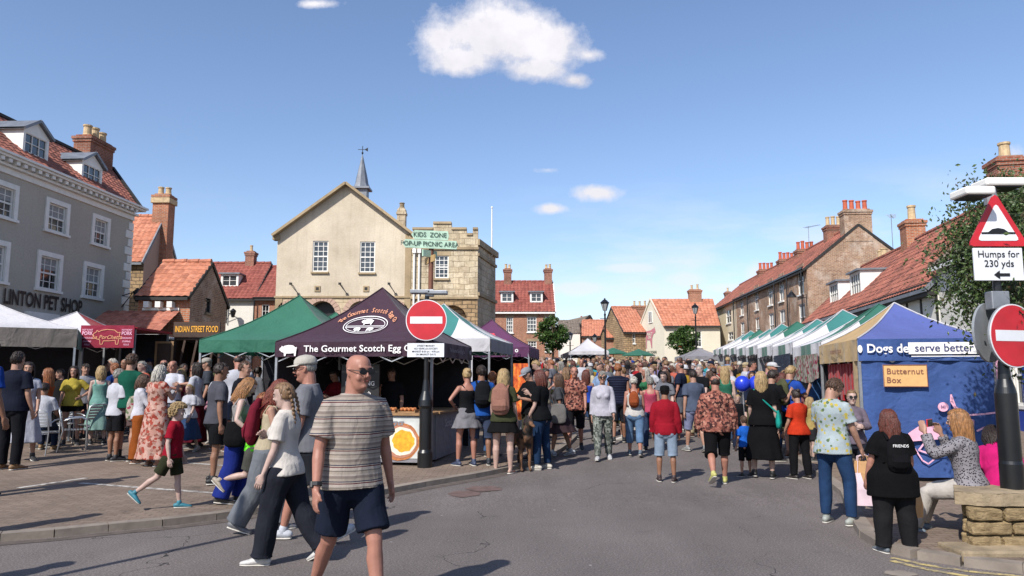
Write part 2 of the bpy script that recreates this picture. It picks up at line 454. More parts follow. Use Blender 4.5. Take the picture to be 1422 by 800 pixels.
    def dots(base, cols, sc, r):
        def f(n, v):
            vo = n.node('ShaderNodeTexVoronoi', {'Vector': v, 'Scale': sc})
            x = n.node('ShaderNodeSeparateXYZ', {0: vo.outputs['Color']}).outputs[0]
            m = n.math('LESS_THAN', n.math('ADD', vo.outputs['Distance'], n.math('MULTIPLY', n.noise(v, sc*2.2, 2), .35)), r)
            m = n.math('MULTIPLY', m, n.math('GREATER_THAN', x, .3))
            return n.mix(m, hx(base), n.ramp(x, [(i/len(cols), hx(c)) for i, c in enumerate(cols)], 'CONSTANT'))
        return f
    T['p_lemon'] = clothmat('lemon_print', dots('#aab6ba', ['#7d8a52', '#5f7355', '#c4b152', '#8d9a68'], 22, .62))
    T['p_speck'] = clothmat('speckled_print', dots('#8f8b90', ['#26242a', '#3a3740', '#17161a'], 60, .62))
    T['p_check'] = clothmat('woven_check', dots('#3a4150', ['#7d8694', '#5a6270'], 34, .6))
    T['p_neon'] = clothmat('neon_print', blobs(['#57c81f', '#3fa313', '#77e03a', '#2f7d10'], 16))
    def vest(n, v):
        f = n.math('FRACT', n.math('MULTIPLY', zc(n, v), 1/.055))
        return n.ramp(f, [(0, hx('#15182a')), (.72, hx('#3c4157')), (.86, hx('#15182a'))], 'CONSTANT')
    T['p_vest'] = clothmat('padded_gilet', vest)
    T['paper'] = plain('brown_paper', '#a98258', .8, 0, .12, 9, .004)
    T['carrier'] = plain('carrier_bag', '#c9b3bb', .6, 0, .15, 6)
    T['leaf'] = mat('leaf', lambda n: _leaf(n, '#3c5528', '#5c7434', '#2a3d1d'))
    T['leafd'] = mat('leaf_dark', lambda n: _leaf(n, '#3d5230', '#66783f', '#5a4030'))
    T['bark'] = plain('bark', '#4a3b2e', .95, 0, .3, 8, .02)
    T['fur'] = mat('dog_coat', lambda n: n.set(col=n.ramp(n.noise(n.obj(), 5, 3), [(.42, hx('#1c1614')), (.6, hx('#6b4a32'))]), rough=.9))
def _asphalt(n):
    p = n.pos()
    c = n.ramp(n.noise(p, 55, 5, .8), [(.34, (.05,.043,.040)), (.5, (.125,.107,.1)), (.66, (.24,.21,.196))])
    k = n.rng(n.noise(p, .35, 6, .6), .8, 1.16, .3, .7)
    k2 = n.rng(n.noise(n.map(p, (1.5, .25, 1)), 1, 4), .88, 1.1, .3, .7)
    c = n.scalec(n.scalec(c, k), k2)
    vd = n.node('ShaderNodeTexVoronoi', {'Vector': n.node('ShaderNodeVectorMath', {0: p, 1: n.node('ShaderNodeTexNoise', {'Vector': p, 'Scale': 1.3, 'Detail': 5}).outputs['Color']}, operation='ADD').outputs[0], 'Scale': .28}, feature='DISTANCE_TO_EDGE').outputs['Distance']
    crack = n.math('MULTIPLY', n.math('LESS_THAN', vd, .0016), n.ramp(n.noise(p, .5, 2), [(.5, (0,0,0)), (.56, (1,1,1))]))
    stain = n.math('MULTIPLY', n.ramp(n.noise(p, 1.7, 7, .7), [(.6, (0,0,0)), (.72, (1,1,1))]), .45)
    c = n.mix(crack, c, (.02,.018,.017,1)); c = n.mix(stain, c, (.05,.044,.04,1))
    gum = n.node('ShaderNodeTexVoronoi', {'Vector': p, 'Scale': 1.6}).outputs['Distance']
    c = n.mix(n.math('LESS_THAN', gum, .028), c, (.3,.28,.26,1))
    n.set(col=c, rough=.85, spec=.3); n.bump(n.noise(p, 110, 3, .7), .55, .012)
def _paving(n):
    p = n.pos()
    b = n.node('ShaderNodeTexBrick', {'Vector': p, 'Color1': hx('#7b6c60'), 'Color2': hx('#6e6055'), 'Mortar': hx('#594e45'), 'Scale': 1, 'Mortar Size': .007, 'Brick Width': .2, 'Row Height': .1, 'Mortar Smooth': .2})
    c = n.scalec(b.outputs['Color'], n.rng(n.noise(p, .5, 6, .6), .78, 1.2, .3, .7))
    c = n.scalec(c, n.rng(n.noise(p, 45, 3, .7), .8, 1.2, .3, .7))
    c = n.mix(n.math('MULTIPLY', n.ramp(n.noise(p, 1.9, 6, .7), [(.58, (0,0,0)), (.7, (1,1,1))]), .5), c, hx('#40352f'))
    n.set(col=c, rough=.88, spec=.25); n.bump(n.math('ADD', n.math('MULTIPLY', b.outputs['Fac'], -1), n.noise(p, 60, 3)), .4, .008)
def _paint(n, col):
    p = n.pos()
    w = n.ramp(n.noise(p, 8, 6, .75), [(.40, (0,0,0)), (.58, (1,1,1))])
    n.set(col=n.mix(w, (.13,.115,.105,1), col), rough=.7)
def _rubble(n):
    uv = n.uv()
    d = n.node('ShaderNodeVectorMath', {0: uv, 1: n.node('ShaderNodeVectorMath', {0: n.node('ShaderNodeTexNoise', {'Vector': uv, 'Scale': 3, 'Detail': 3}).outputs['Color'], 1: (.12,.06,0)}, operation='MULTIPLY').outputs[0]}, operation='ADD').outputs[0]
    c = n.ramp(n.noise(d, 5, 6, .7), [(.3, hx('#5d4d3a')), (.5, hx('#94805f')), (.7, hx('#b09b78'))])
    c = n.scalec(c, n.rng(n.orand(), .9, 1.1))
    n.set(col=c, rough=.95, spec=.2); n.bump(n.noise(n.map(uv, (1, 3, 1)), 9, 6, .7), .9, .05)
def _leaf(n, a, b, c):
    wn = n.node('ShaderNodeTexNoise', {'Vector': n.pos(), 'Scale': 4.0, 'Detail': 4, 'Roughness': .8}).outputs['Fac']
    col = n.ramp(wn, [(.32, hx(c)), (.48, hx(a)), (.68, hx(b))])
    n.set(col=col, rough=.45, spec=.4)
    t = n.node('ShaderNodeBsdfTranslucent', {'Color': n.scalec(col, 1.4) if False else col})
    mx = n.node('ShaderNodeMixShader', {0: .25, 1: n.b.outputs[0], 2: t.outputs[0]})
    n.t.links.new(mx.outputs[0], n.n['Material Output'].inputs[0])
_m()
# ---------- ground ----------
mb = MB()
xs = [-900, -300, -100, -60, -30, -15, 0, 15, 30, 60, 100, 300, 900]
for j in range(len(GY)-1):
    for i in range(len(xs)-1):
        a, b, c, d = xs[i], xs[i+1], GY[j], GY[j+1]
        mb.poly([(a, c, GZ[j]), (b, c, GZ[j]), (b, d, GZ[j+1]), (a, d, GZ[j+1])])
struct(mb.build('road', [MT['asphalt']], None, uv=False))
def sheet(poly, m, name, up):
    bm = bmesh.new(); vs = [bm.verts.new((x, y, 0)) for x, y in poly]; bm.faces.new(vs)
    for y in GY:
        if 0 < y < 100: bmesh.ops.bisect_plane(bm, geom=bm.verts[:]+bm.edges[:]+bm.faces[:], plane_co=(0, y, 0), plane_no=(0, 1, 0))
    bmesh.ops.triangulate(bm, faces=bm.faces[:])
    for v in bm.verts: v.co.z = g(v.co.y)+up
    me = bpy.data.meshes.new(name); bm.to_mesh(me); bm.free()
    if me.polygons[0].normal.z < 0: me.flip_normals()
    return struct(link(name, me, m))
sheet(LEFT_POLY, MT['paving'], 'pavement', KERB_H)
sheet(RIGHT_POLY, MT['paving'], 'pavement', KERB_H)
def kerb(line, side, name):
    mb = MB(); w = .14
    P = [Vector((x, y, 0)) for x, y in line]
    # walk in stones of about 0.9 m
    pts = [P[0]]
    for i in range(len(P)-1):
        d = P[i+1]-P[i]; n_ = max(1, int(d.length/.6))
        for k in range(1, n_+1): pts.append(P[i]+d*k/n_)
    for i in range(len(pts)-1):
        a, b = pts[i], pts[i+1]; t = (b-a).normalized(); nn = Vector((-t.y, t.x, 0))*side
        gap = t*.004
        q = [a+gap-nn*.02, b-gap-nn*.02, b-gap+nn*w, a+gap+nn*w]
        za, zb = g(a.y), g(b.y); h = KERB_H+.008
        top = [Vector((p.x, p.y, g(p.y)+h)) for p in q]; bot = [Vector((p.x, p.y, g(p.y)-.02)) for p in q]
        ids = [mb.pt(p) for p in top+bot]
        for f in ((0,1,2,3),(0,4,5,1),(3,2,6,7),(0,3,7,4),(1,5,6,2)): mb.f.append([ids[k] for k in f]); mb.m.append(0)
    return struct(mb.build(name, [MT['kerb']], None))
kerb(KL[:-2], 1, 'kerb'); kerb(KR[1:-2], 1, 'kerb')
def strip(pts, w, m, name, up=.004, dash=None):
    mb = MB(); P = [Vector((x, y, 0)) for x, y in pts]
    Q = [P[0]]
    for i in range(len(P)-1):
        d = P[i+1]-P[i]; n_ = max(1, int(d.length/.4))
        for k in range(1, n_+1): Q.append(P[i]+d*k/n_)
    for i in range(len(Q)-1):
        a, b = Q[i], Q[i+1]; t = (b-a).normalized(); nn = Vector((-t.y, t.x, 0))*w/2
        mb.poly([Vector((p.x, p.y, gz(p.x, p.y)+up)) for p in (a-nn, b-nn, b+nn, a+nn)])
    return struct(mb.build(name, [MT[m]], None, uv=False))
strip([(x+.09, y-.13) if y < 14 else (x+.13, y) for x, y in KL[1:-3]], .16, 'gutter', 'road_gutter')
GP = lambda a, b, z=0: (gp(a, b, z).x, gp(a, b, z).y)
strip([GP(1238, 775), GP(1285, 785), GP(1345, 794), GP(1430, 802)], .07, 'yline', 'yellow_line')
strip([GP(1238, 779), GP(1285, 791), GP(1345, 801), GP(1430, 811)], .07, 'yline', 'yellow_line')
K = KERB_H
strip([GP(112, 671, K), GP(300, 685, K)], .1, 'line', 'parking_line'); strip([GP(245, 642, K), GP(330, 648, K)], .1, 'line', 'parking_line'); strip([GP(25, 678, K), GP(120, 664, K)], .1, 'line', 'parking_line')
def blob(px, py, rx, ry, m, name, up=.005):
    c = gp(px, py); mb = MB(); n_ = 18
    mb.poly([(c.x+rx*math.cos(6.283*i/n_)*(1+.12*math.sin(i*2.3)), c.y+ry*math.sin(6.283*i/n_)*(1+.15*math.cos(i*1.9)), g(c.y)+up) for i in range(n_)])
    return struct(mb.build(name, [MT[m]], None, uv=False))
blob(672, 679, .26, .28, 'patch', 'road_patch'); blob(645, 686, .22, .3, 'patch', 'road_patch')
blob(1250, 797, .13, .1, 'kerb', 'road_stud')
# drain cover by the kerb
# ---------- building kit (local frame: x along the facade, y into the building, z up) ----------
class Fac:
    """a facade line in plan: origin (x,y), heading angle; measures where a picture point falls on it"""
    def __init__(s, ox, oy, ang, base=None):
        s.o = (ox, oy); s.a = ang; s.u = (math.cos(ang), math.sin(ang)); s.base = g(oy) if base is None else base
    def m(s, px, py, back=0):
        k = (px-711)/FOC
        ox = s.o[0]-s.u[1]*back; oy = s.o[1]+s.u[0]*back
        t = (k*oy-ox)/(s.u[0]-k*s.u[1])
        Y = oy+t*s.u[1]
        return t, at(px, py, Y).z-s.base
    def s(s_, px, back=0): return s_.m(px, 400, back)[0]
    def z(s_, px, py, back=0): return s_.m(px, py, back)[1]
    def root(s, name, label, cat='house', group=None):
        return thing(name, label, cat, (s.o[0], s.o[1], s.base), s.a, group)
def side_M(x, y=0, inward=1):
    """frame for a gable wall at local x, facing +x: its own x runs along +y"""
    return Matrix.Translation((x, y, 0)) @ Matrix.Rotation(R(90), 4, 'Z')
def wall_panel(mb, x0, x1, z0, z1, ops=(), y=0, rev=.13, th=None):
    xs = sorted({x0, x1, *[o[0] for o in ops], *[o[1] for o in ops]}); zs = sorted({z0, z1, *[o[2] for o in ops], *[o[3] for o in ops]})
    xs = [x for x in xs if x0 <= x <= x1]; zs = [z for z in zs if z0 <= z <= z1]
    for i in range(len(xs)-1):
        for j in range(len(zs)-1):
            cx = (xs[i]+xs[i+1])/2; cz = (zs[j]+zs[j+1])/2
            if any(o[0] < cx < o[1] and o[2] < cz < o[3] for o in ops): continue
            a, b, c, d = xs[i], xs[i+1], zs[j], zs[j+1]
            mb.poly([(a,y,c),(b,y,c),(b,y,d),(a,y,d)])
    for a, b, c, d in [o[:4] for o in ops]:
        w = y+rev
        mb.poly([(a,y,c),(a,w,c),(b,w,c),(b,y,c)]); mb.poly([(a,y,d),(b,y,d),(b,w,d),(a,w,d)])
        mb.poly([(a,y,c),(a,y,d),(a,w,d),(a,w,c)]); mb.poly([(b,y,c),(b,w,c),(b,w,d),(b,y,d)])
        mb.poly([(a,w+.02,c),(b,w+.02,c),(b,w+.02,d),(a,w+.02,d)])
def window(root, M, x0, x1, z0, z1, nx=2, ny=4, sur=0, frame='wpaint', sill=True, y=.09, curtain=False, head=0, bar=.022, sash=True, sillmat=None, lintel=None):
    p = MB(); p.M = M; p.box(x0+.03, x1-.03, y, y+.02, z0+.03, z1-.03)
    w = p.build('window', [MT['glass']], root)
    if curtain:
        c = MB(); c.M = M; h = (z1-z0)
        c.box(x0+.05, x1-.05, y-.006, y-.002, z0+h*rng.uniform(.45, .7), z1-.05); c.build('blind', [MT['curt']], w)
    f = MB(); f.M = M; t = .055
    f.box(x0, x0+t, y-.05, y+.03, z0, z1); f.box(x1-t, x1, y-.05, y+.03, z0, z1); f.box(x0+t, x1-t, y-.05, y+.03, z0, z0+t*1.2); f.box(x0+t, x1-t, y-.05, y+.03, z1-t, z1)
    zm = (z0+z1)/2
    if sash: f.box(x0+t, x1-t, y-.045, y+.01, zm-.03, zm+.03)
    for i in range(1, nx):
        x = x0+(x1-x0)*i/nx; f.box(x-bar/2, x+bar/2, y-.028, y-.004, z0+t, z1-t)
    for j in range(1, ny):
        z = z0+(z1-z0)*j/ny
        if sash and abs(z-zm) < .04: continue
        f.box(x0+t, x1-t, y-.026, y-.006, z-bar/2, z+bar/2)
    if sur:
        q = .05
        f.box(x0-sur, x0+.003, -q, .02, z0-.02, z1+sur); f.box(x1-.003, x1+sur, -q, .02, z0-.02, z1+sur); f.box(x0+.003, x1-.003, -q, .02, z1-.003, z1+sur)
    f.build('frame', [MT[frame]], w)
    if sill:
        s = MB(); s.M = M; s.box(x0-sur-.05, x1+sur+.05, -.09, .05, z0-.09, z0-.002)
        s.build('sill', [MT[sillmat or frame]], w)
    if lintel:
        s = MB(); s.M = M; s.box(x0-.09, x1+.09, -.012, .05, z1+.002, z1+.19); s.build('lintel', [MT[lintel]], w)
    return w
def pantile(mb, A, B, C, D, tw=.28, tr=.32, hi=.035, per=4, flip=False):
    """A->B along the eave, D->C along the ridge"""
    A, B, C, D = map(Vector, (A, B, C, D))
    W = (B-A).length; L = (D-A).length
    nu = max(2, int(W/tw)); nv = max(2, int(L/tr)); n = (B-A).cross(D-A).normalized()
    if n.z < 0: n = -n
    us = [i/per for i in range(nu*per+1)]; rows = []
    for j in range(nv):
        rows += [(j+.001, 1), (j+.97, 0)]
    prof = [0, .7, 1, .45] if per == 4 else [0, 1]
    base = len(mb.v); cols = len(us)
    for vj, lift in rows:
        v = vj/nv
        for i, u in enumerate(us):
            f = u/nu
            P = (A*(1-f)+B*f)*(1-v)+(D*(1-f)+C*f)*v
            jit = .006*math.sin(i*1.7+vj*5.1)
            mb.pt(P+n*(hi*prof[i % per]+.022*lift+jit))
    for j in range(len(rows)-1):
        for i in range(cols-1):
            a = base+j*cols+i
            mb.uv[len(mb.f)] = [(us[q]*tw, rows[r][0]*tr) for q, r in ((i, j), (i+1, j), (i+1, j+1), (i, j+1))]
            mb.f.append([a, a+1, a+1+cols, a+cols]); mb.m.append(mb.mi)
def roof2(root, x0, x1, ye, yr, yb, ze, zr, m='pan', ov=.25, hi=.035, per=4, verge='white', back=True, tw=.28, name='roof'):
    """double pitched roof, ridge along x"""
    mb = MB(); sl = (zr-ze)/(yr-ye)
    e = ye-ov; ez = ze-ov*sl
    pantile(mb, (x0-.06, e, ez+.06), (x1+.06, e, ez+.06), (x1+.06, yr, zr+.06), (x0-.06, yr, zr+.06), tw=tw, hi=hi, per=per)
    sl2 = (zr-ze)/(yb-yr)
    if back: pantile(mb, (x1+.06, yb+ov, ze-ov*sl2+.06), (x0-.06, yb+ov, ze-ov*sl2+.06), (x0-.06, yr, zr+.06), (x1+.06, yr, zr+.06), tw=tw, hi=hi, per=per)
    r = mb.build(name, [MT[m]], root)
    s = MB()
    for k in (0, 1):
        a = [(x0, e, ez), (x0, yr, zr)] if k == 0 else [(x0, yb+ov, ze-ov*sl2), (x0, yr, zr)]
        (xa, ya, za), (_, yb_, zb) = a
        s.poly([(x0, ya, za+.03), (x1, ya, za+.03), (x1, yb_, zb+.03), (x0, yb_, zb+.03)]); s.poly([(x0, ya, za-.06), (x1, ya, za-.06), (x1, yb_, zb-.06), (x0, yb_, zb-.06)])
        for x in (x0-.03, x1+.03): s.bar((x, ya, za+.0), (x, yb_, zb+.0), .07, .14)
    s.bar((x0, e, ez-.02), (x1, e, ez-.02), .05, .12)
    s.build('verge', [MT[verge]], r)
    q = MB()
    n = int((x1-x0)/.42)
    for i in range(n):
        xa = x0+(x1-x0)*i/n; q.loft([(xa, yr, zr+.07), (xa+(x1-x0)/n*.97, yr, zr+.085)], [.11, .12], 8, 'flat')
    q.build('ridge', [MT[m]], r)
    return r
def gutter(root, x0, x1, y, z, m='blackp', down=(), zb=0):
    s = MB(); s.box(x0, x1, y-.1, y, z-.1, z)
    for x in down: s.cyl((x, y-.04, z-.08), (x, y-.04, zb), .045, n=8)
    return s.build('gutter', [MT[m]], root)
def house_box(root, L, D, ze, zr, yr, wm, ops=(), gables=(0, 1), gm=None, gops=(), name='wall', rev=.13):
    mb = MB(); wall_panel(mb, 0, L, -1.2, ze, ops, rev=rev)
    mb.poly([(L, D, -1.2), (0, D, -1.2), (0, D, ze), (L, D, ze)])
    w = mb.build(name, [MT[wm]], root)
    for k in (0, 1):
        gb = MB(); x = L if k else 0
        if k:
            gb.M = side_M(L); wall_panel(gb, 0, D, -1.2, ze, gops, rev=rev); gb.poly([(0, 0, ze), (D, 0, ze), (yr, 0, zr)])
        else:
            gb.poly([(0, D, -1.2), (0, 0, -1.2), (0, 0, ze), (0, yr, zr), (0, D, ze)])
        gb.build('gable_wall', [MT[gm or wm]], root)
    return w
def chimney(root, x, y, z0, z1, w=.9, d=.6, pots=2, pm='potc', m='chim', ph=.45, along='x', n_corb=2, parent_name='chimney', pr=.115):
    s = MB(); s.box(x-w/2, x+w/2, y-d/2, y+d/2, z0, z1-.02)
    for i in range(n_corb): s.box(x-w/2-.04*(i+1), x+w/2+.04*(i+1), y-d/2-.04*(i+1), y+d/2+.04*(i+1), z1-.3+i*.13, z1-.3+(i+1)*.13-.003)
    s.box(x-w/2+.05, x+w/2-.05, y-d/2+.05, y+d/2-.05, z1-.03, z1+.05)
    c = s.build('chimney', [MT[m]], root)
    for i in range(pots):
        t = (i+.5)/pots-.5
        px, py = (x+t*w*.95, y) if along == 'x' else (x, y+t*d*.95)
        p = MB(); h = ph*rng.uniform(.9, 1.08)
        p.lathe([(pr*1.05, z1+.04), (pr*1.05, z1+.1), (pr*.9, z1+.13), (pr*.82, z1+h*.85), (pr*1.0, z1+h*.88), (pr*1.0, z1+h), (pr*.75, z1+h), (pr*.7, z1+h*.9)], 12, (px, py, 0))
        p.build('chimney_pot', [MT[pm]], c, smooth=False)
    f = MB(); f.box(x-w/2-.05, x+w/2+.05, y-d/2-.03, y+d/2+.03, z0-.05, z0+.1)
    return c
def dormer(root, x, zb, w, h, yf, depth, nx=2, ny=3, rm='lead', kind='flat', wm='wpaint', facewin=True):
    """front plane at y=yf, base height zb"""
    s = MB(); y1 = yf+depth
    s.box(x-w/2, x-w/2+.12, yf, y1, zb, zb+h); s.box(x+w/2-.12, x+w/2, yf, y1, zb, zb+h)
    s.box(x-w/2+.12, x+w/2-.12, yf+.12, yf+.16, zb, zb+h)
    s.box(x-w/2+.12, x+w/2-.12, yf, yf+.12, zb, zb+.08); s.box(x-w/2+.12, x+w/2-.12, yf, yf+.12, zb+h-.1, zb+h)
    if kind == 'gable': s.poly([(x-w/2, yf, zb+h), (x+w/2, yf, zb+h), (x, yf, zb+h+w*.32)])
    d = s.build('dormer', [MT[wm]], root)
    r = MB()
    if kind == 'flat': r.box(x-w/2-.12, x+w/2+.12, yf-.15, y1+.1, zb+h, zb+h+.09)
    else:
        for k in (-1, 1):
            p = (x+k*(w/2+.12), zb+h-.04); q = (x, zb+h+w*.32+.03)
            r.poly([(p[0], yf-.12, p[1]), (q[0], yf-.12, q[1]), (q[0], y1+.4, q[1]), (p[0], y1+.4, p[1])])
            r.poly([(p[0], yf-.12, p[1]+.07), (q[0], yf-.12, q[1]+.07), (q[0], y1+.4, q[1]+.07), (p[0], y1+.4, p[1]+.07)])
            r.bar((p[0], yf-.12, p[1]+.035), (q[0], yf-.12, q[1]+.035), .05, .1)
    r.build('dormer_roof', [MT[rm]], d)
    g_ = MB(); g_.box(x-w/2+.14, x+w/2-.14, yf+.06, yf+.08, zb+.1, zb+h-.12); g_.build('pane', [MT['glass']], d)
    f = MB(); a, b, c, e = x-w/2+.12, x+w/2-.12, zb+.08, zb+h-.1
    for i in range(nx+1):
        t = .05 if i in (0, nx) or nx == 2 else .025; X = a+(b-a)*i/nx; f.box(X-t/2, X+t/2, yf+.02, yf+.055, c, e)
    for j in range(ny+1):
        t = .05 if j in (0, ny) else .025; Z = c+(e-c)*j/ny; f.box(a, b, yf+.022, yf+.05, Z-t/2, Z+t/2)
    f.build('window_frame', [MT[wm]], d)
    return d
def text_on(root, body, size, c, ux, uy, m, name='lettering', sx=1.0, off=.012, **kw):
    mb = MB(); put_text(mb, body, size, plane_fn(c, ux, uy, off), sx=sx, **kw); return mb.build(name, [MT[m]], root, uv=False)

# ================= grey three storey shop =================
UA = math.atan2(1, .056)
F = Fac(-17.17, 20, UA)
r = F.root('grey_shop_building', 'tall grey rendered pet shop with white cornice and two roof dormers')
L = 12.03
def rect(F, pl, pt, pb, pr, pyl=None):
    x0 = F.s(pl); x1 = F.s(pr); return [x0, x1, F.z(pl, pb), F.z(pl, pt)]
W = [rect(F, 54, 280, 318, 80), rect(F, 120.5, 303, 338, 139), rect(F, 48, 352, 400, 75), rect(F, 113, 371, 411, 134.5)]
zt_u = sum(w[3] for w in W[:2])/2; zb_u = sum(w[2] for w in W[:2])/2; zt_l = sum(w[3] for w in W[2:])/2; zb_l = sum(w[2] for w in W[2:])/2
for w in W[:2]: w[2:] = [zb_u, zt_u]
for w in W[2:]: w[2:] = [zb_l, zt_l]
dx = W[1][0]-W[0][0]
W += [[W[0][0]-dx, W[0][1]-dx, zb_u, zt_u], [W[2][0]-dx, W[2][1]-dx, zb_l, zt_l]]
zc_top = (F.z(1, 215)+F.z(187, 297))/2; zc_bot = (F.z(1, 243)+F.z(182, 311))/2
door = [F.s(40), F.s(68), -.2, F.z(50, 446)]
shopw = [F.s(95), F.s(140), .7, F.z(110, 452)]
mb = MB(); wall_panel(mb, 0, L, -.5, zc_bot, W+[door, shopw])
mb.poly([(L, 0, -.5), (L+1.9, 3.4, -.5), (L+1.9, 3.4, zc_top), (L, 0, zc_top)]); mb.poly([(0, 0, -.5), (0, 0, zc_top), (0, 6, zc_top), (0, 6, -.5)])
mb.poly([(0, 6.5, -.5), (0, 6.5, zc_top), (L+3, 6.5, zc_top), (L+3, 6.5, -.5)]); mb.build('wall', [MT['grey']], r)
I = Matrix.Identity(4)
for w in W: window(r, I, *w, nx=3, ny=4, sur=.17, curtain=True)
window(r, I, *shopw, nx=2, ny=1, sur=.2, sash=False)
mb = MB(); mb.box(door[0]+.05, door[1]-.05, .1, .14, -.2, door[3]-.05); dd = mb.build('door', [MT['sblack']], r)
mb = MB(); mb.box(door[0]-.2, door[0], -.08, .05, -.2, door[3]+.02); mb.box(door[1], door[1]+.2, -.08, .05, -.2, door[3]+.02); mb.box(door[0]-.3, door[1]+.3, -.16, .05, door[3]+.02, door[3]+.3); mb.build('door_surround', [MT['wpaint']], dd)
mb = MB(); h = zc_top-zc_bot
mb.box(-.1, L+.02, -.06, .3, zc_bot, zc_bot+h*.35); mb.box(-.1, L+.1, -.2, .3, zc_bot+h*.352, zc_bot+h*.5); mb.box(-.1, L+.28, -.42, .3, zc_bot+h*.72, zc_bot+h*.86); mb.box(-.1, L+.34, -.5, .3, zc_bot+h*.862, zc_top)
for i in range(int(L/.36)): mb.box(i*.36+.1, i*.36+.27, -.36, -.05, zc_bot+h*.502, zc_bot+h*.718)
mb.build('cornice', [MT['wpaint']], r, bevel=.01)
mb = MB(); z = -.2; i = 0
while z < zc_bot-.1:
    mb.box(L-(.5 if i % 2 else .3), L+.04, -.04, .25, z, min(z+.33, zc_bot)); z += .36; i += 1
mb.build('quoins', [MT['wpaint']], r, bevel=.015)
zr = F.z(45, 193, 3.0)
e0 = zc_top-.05
mb = MB(); pantile(mb, (-.1, -.25, e0), (L+.1, -.25, e0), (L+3.1, 3.0, zr), (-.1, 3.0, zr), per=4)
pantile(mb, (L+3.1, 6.6, e0), (-.1, 6.6, e0), (-.1, 3.0, zr), (L+3.1, 3.0, zr)); rf = mb.build('roof', [MT['pan2']], r)
mb = MB(); mb.poly([(L+.1, -.25, e0-.05), (L+3.1, 3, zr-.05), (L+3.4, 6.6, e0-.05)]); mb.bar((L+.12, -.25, e0+.03), (L+3.12, 3.0, zr+.05), .1, .22); mb.build('verge', [MT['tim']], rf)
mb = MB(); mb.box(-.1, L+3.1, 2.9, 3.1, zr, zr+.12); mb.build('ridge', [MT['tim']], rf)
for px, py in ((30, 208), (113, 248)):
    s_, z_ = F.m(px, py, .55)
    dormer(r, s_, z_-.62, 1.35, 1.2, .55, 2.2, nx=3, ny=3, rm='lead', kind='gable')
cs, cz = F.m(113, 196, 3.0)
chimney(r, cs, 3.0, zr-1.4, cz, w=1.75, d=.8, pots=3, pm='potc', ph=.62, pr=.2)
text_on(r, 'LINTON PET SHOP', .7, (F.s(52)+.25, 0, (F.z(20, 414)+F.z(90, 426))/2), (1,0,0), (0,0,1), 'sblack', 'sign_letters', sx=(F.s(106)-F.s(0))/5.6, off=.05, bold=.03)
# wall lantern on a bracket
def wall_lantern(root, c, d, arm=.9, m='blackp'):
    c = Vector(c); d = Vector(d)
    mb = MB(); mb.bar(c-Vector((0,0,.8)), c+Vector((0,0,.25)), .05); mb.bar(c, c+d*arm, .035); mb.bar(c-Vector((0,0,.6)), c+d*arm*.75, .025)
    e = c+d*arm; mb.bar(e, e+Vector((0,0,.12)), .03)
    a = mb.build('bracket', [MT[m]], root)
    mb = MB(); b = e+Vector((0,0,-.45))
    mb.lathe([(.06,0),(.1,.02),(.19,.38),(.22,.4),(.12,.5),(.03,.58)], 6, b); mb.build('lantern', [MT[m]], a)
lt = thing('wall_lantern', 'black bracket lantern on the corner quoins of the grey shop', 'lantern')
P0 = at(166, 412, 31.6)
lt.location = P0; wall_lantern(lt, (0,0,0), (.9,-.3,.2), 1.0)

# ================= stone and pink gabled house behind =================
F = Fac(-24.5, 39, 0)
r = F.root('stone_cottage', 'stone and pink rendered cottage with orange tiles and very tall brick chimney')
Lw = F.s(194); ze = F.z(185, 358); yr = 2.0; zr = at(215, 302, 41).z-F.base
house_box(r, Lw, 4.0, ze, zr, yr, 'stone', gm='pink')
roof2(r, 0, Lw, 0, yr, 4.0, ze, zr, 'pan4', verge='lead')
mb = MB(); cx = at(227, 300, 41).x+24.5
c = chimney(r, cx, 2.0, 2.5, at(227, 272, 41).z-F.base, w=.88, d=.8, pots=2, m='brickd', pm='potc', ph=.5, pr=.17)
mb.box(cx-.52, cx+.52, 1.5, 2.5, at(227, 284, 41).z-F.base, at(227, 277, 41).z-F.base); mb.build('chimney_cap', [MT['potc']], c)

# ================= brick cottage with gable =================
F = Fac(at(193, 400, 29).x, 29, 0)
r = F.root('brick_cottage', 'small brick cottage with orange roof and narrow gable window beside food stall')
Lw = F.s(262); ze = F.z(240, 408); zr = at(290, 366, 30.9).z-F.base
gy0 = .0; wy0 = 1.25; wz0 = at(287, 435, 30.8).z-F.base; wz1 = at(287, 401, 30.8).z-F.base
house_box(r, Lw, 3.7, ze, zr, 1.9, 'brickd', gm='brick2', gops=[(wy0+.2, wy0+.75, wz0, wz1)])
window(r, side_M(Lw), wy0+.2, wy0+.75, wz0, wz1, nx=1, ny=3, frame='tim', sill=True, sillmat='slab')
roof2(r, 0, Lw, 0, 1.9, 3.7, ze, zr, 'pan4', verge='tim')
# lean-to
mb = MB(); zt = F.z(200, 432); zb = at(200, 460, 27.2).z-F.base; xr = F.s(252)
pantile(mb, (-1.2, -1.8, zb), (xr, -1.8, zb), (xr-.1, -.02, zt), (-1.2, -.02, zt)); mb.build('porch_roof', [MT['pan']], r)
mb = MB(); mb.box(-1.1, xr-.2, -1.55, -.03, -.3, zb-.02); mb.build('porch', [MT['brickd']], r)
mb = MB(); mb.box(-1.2, xr, -1.9, -1.8, zb-.14, zb-.02); mb.box(.2, Lw-.4, -.06, -.01, zt+.02, zt+.12)
for i in range(3): mb.box(xr-.45*i-.5, xr-.45*i-.3, -.3, -.01, zt+.12, zt+.35)
mb.build('fascia', [MT['wpaint']], r)

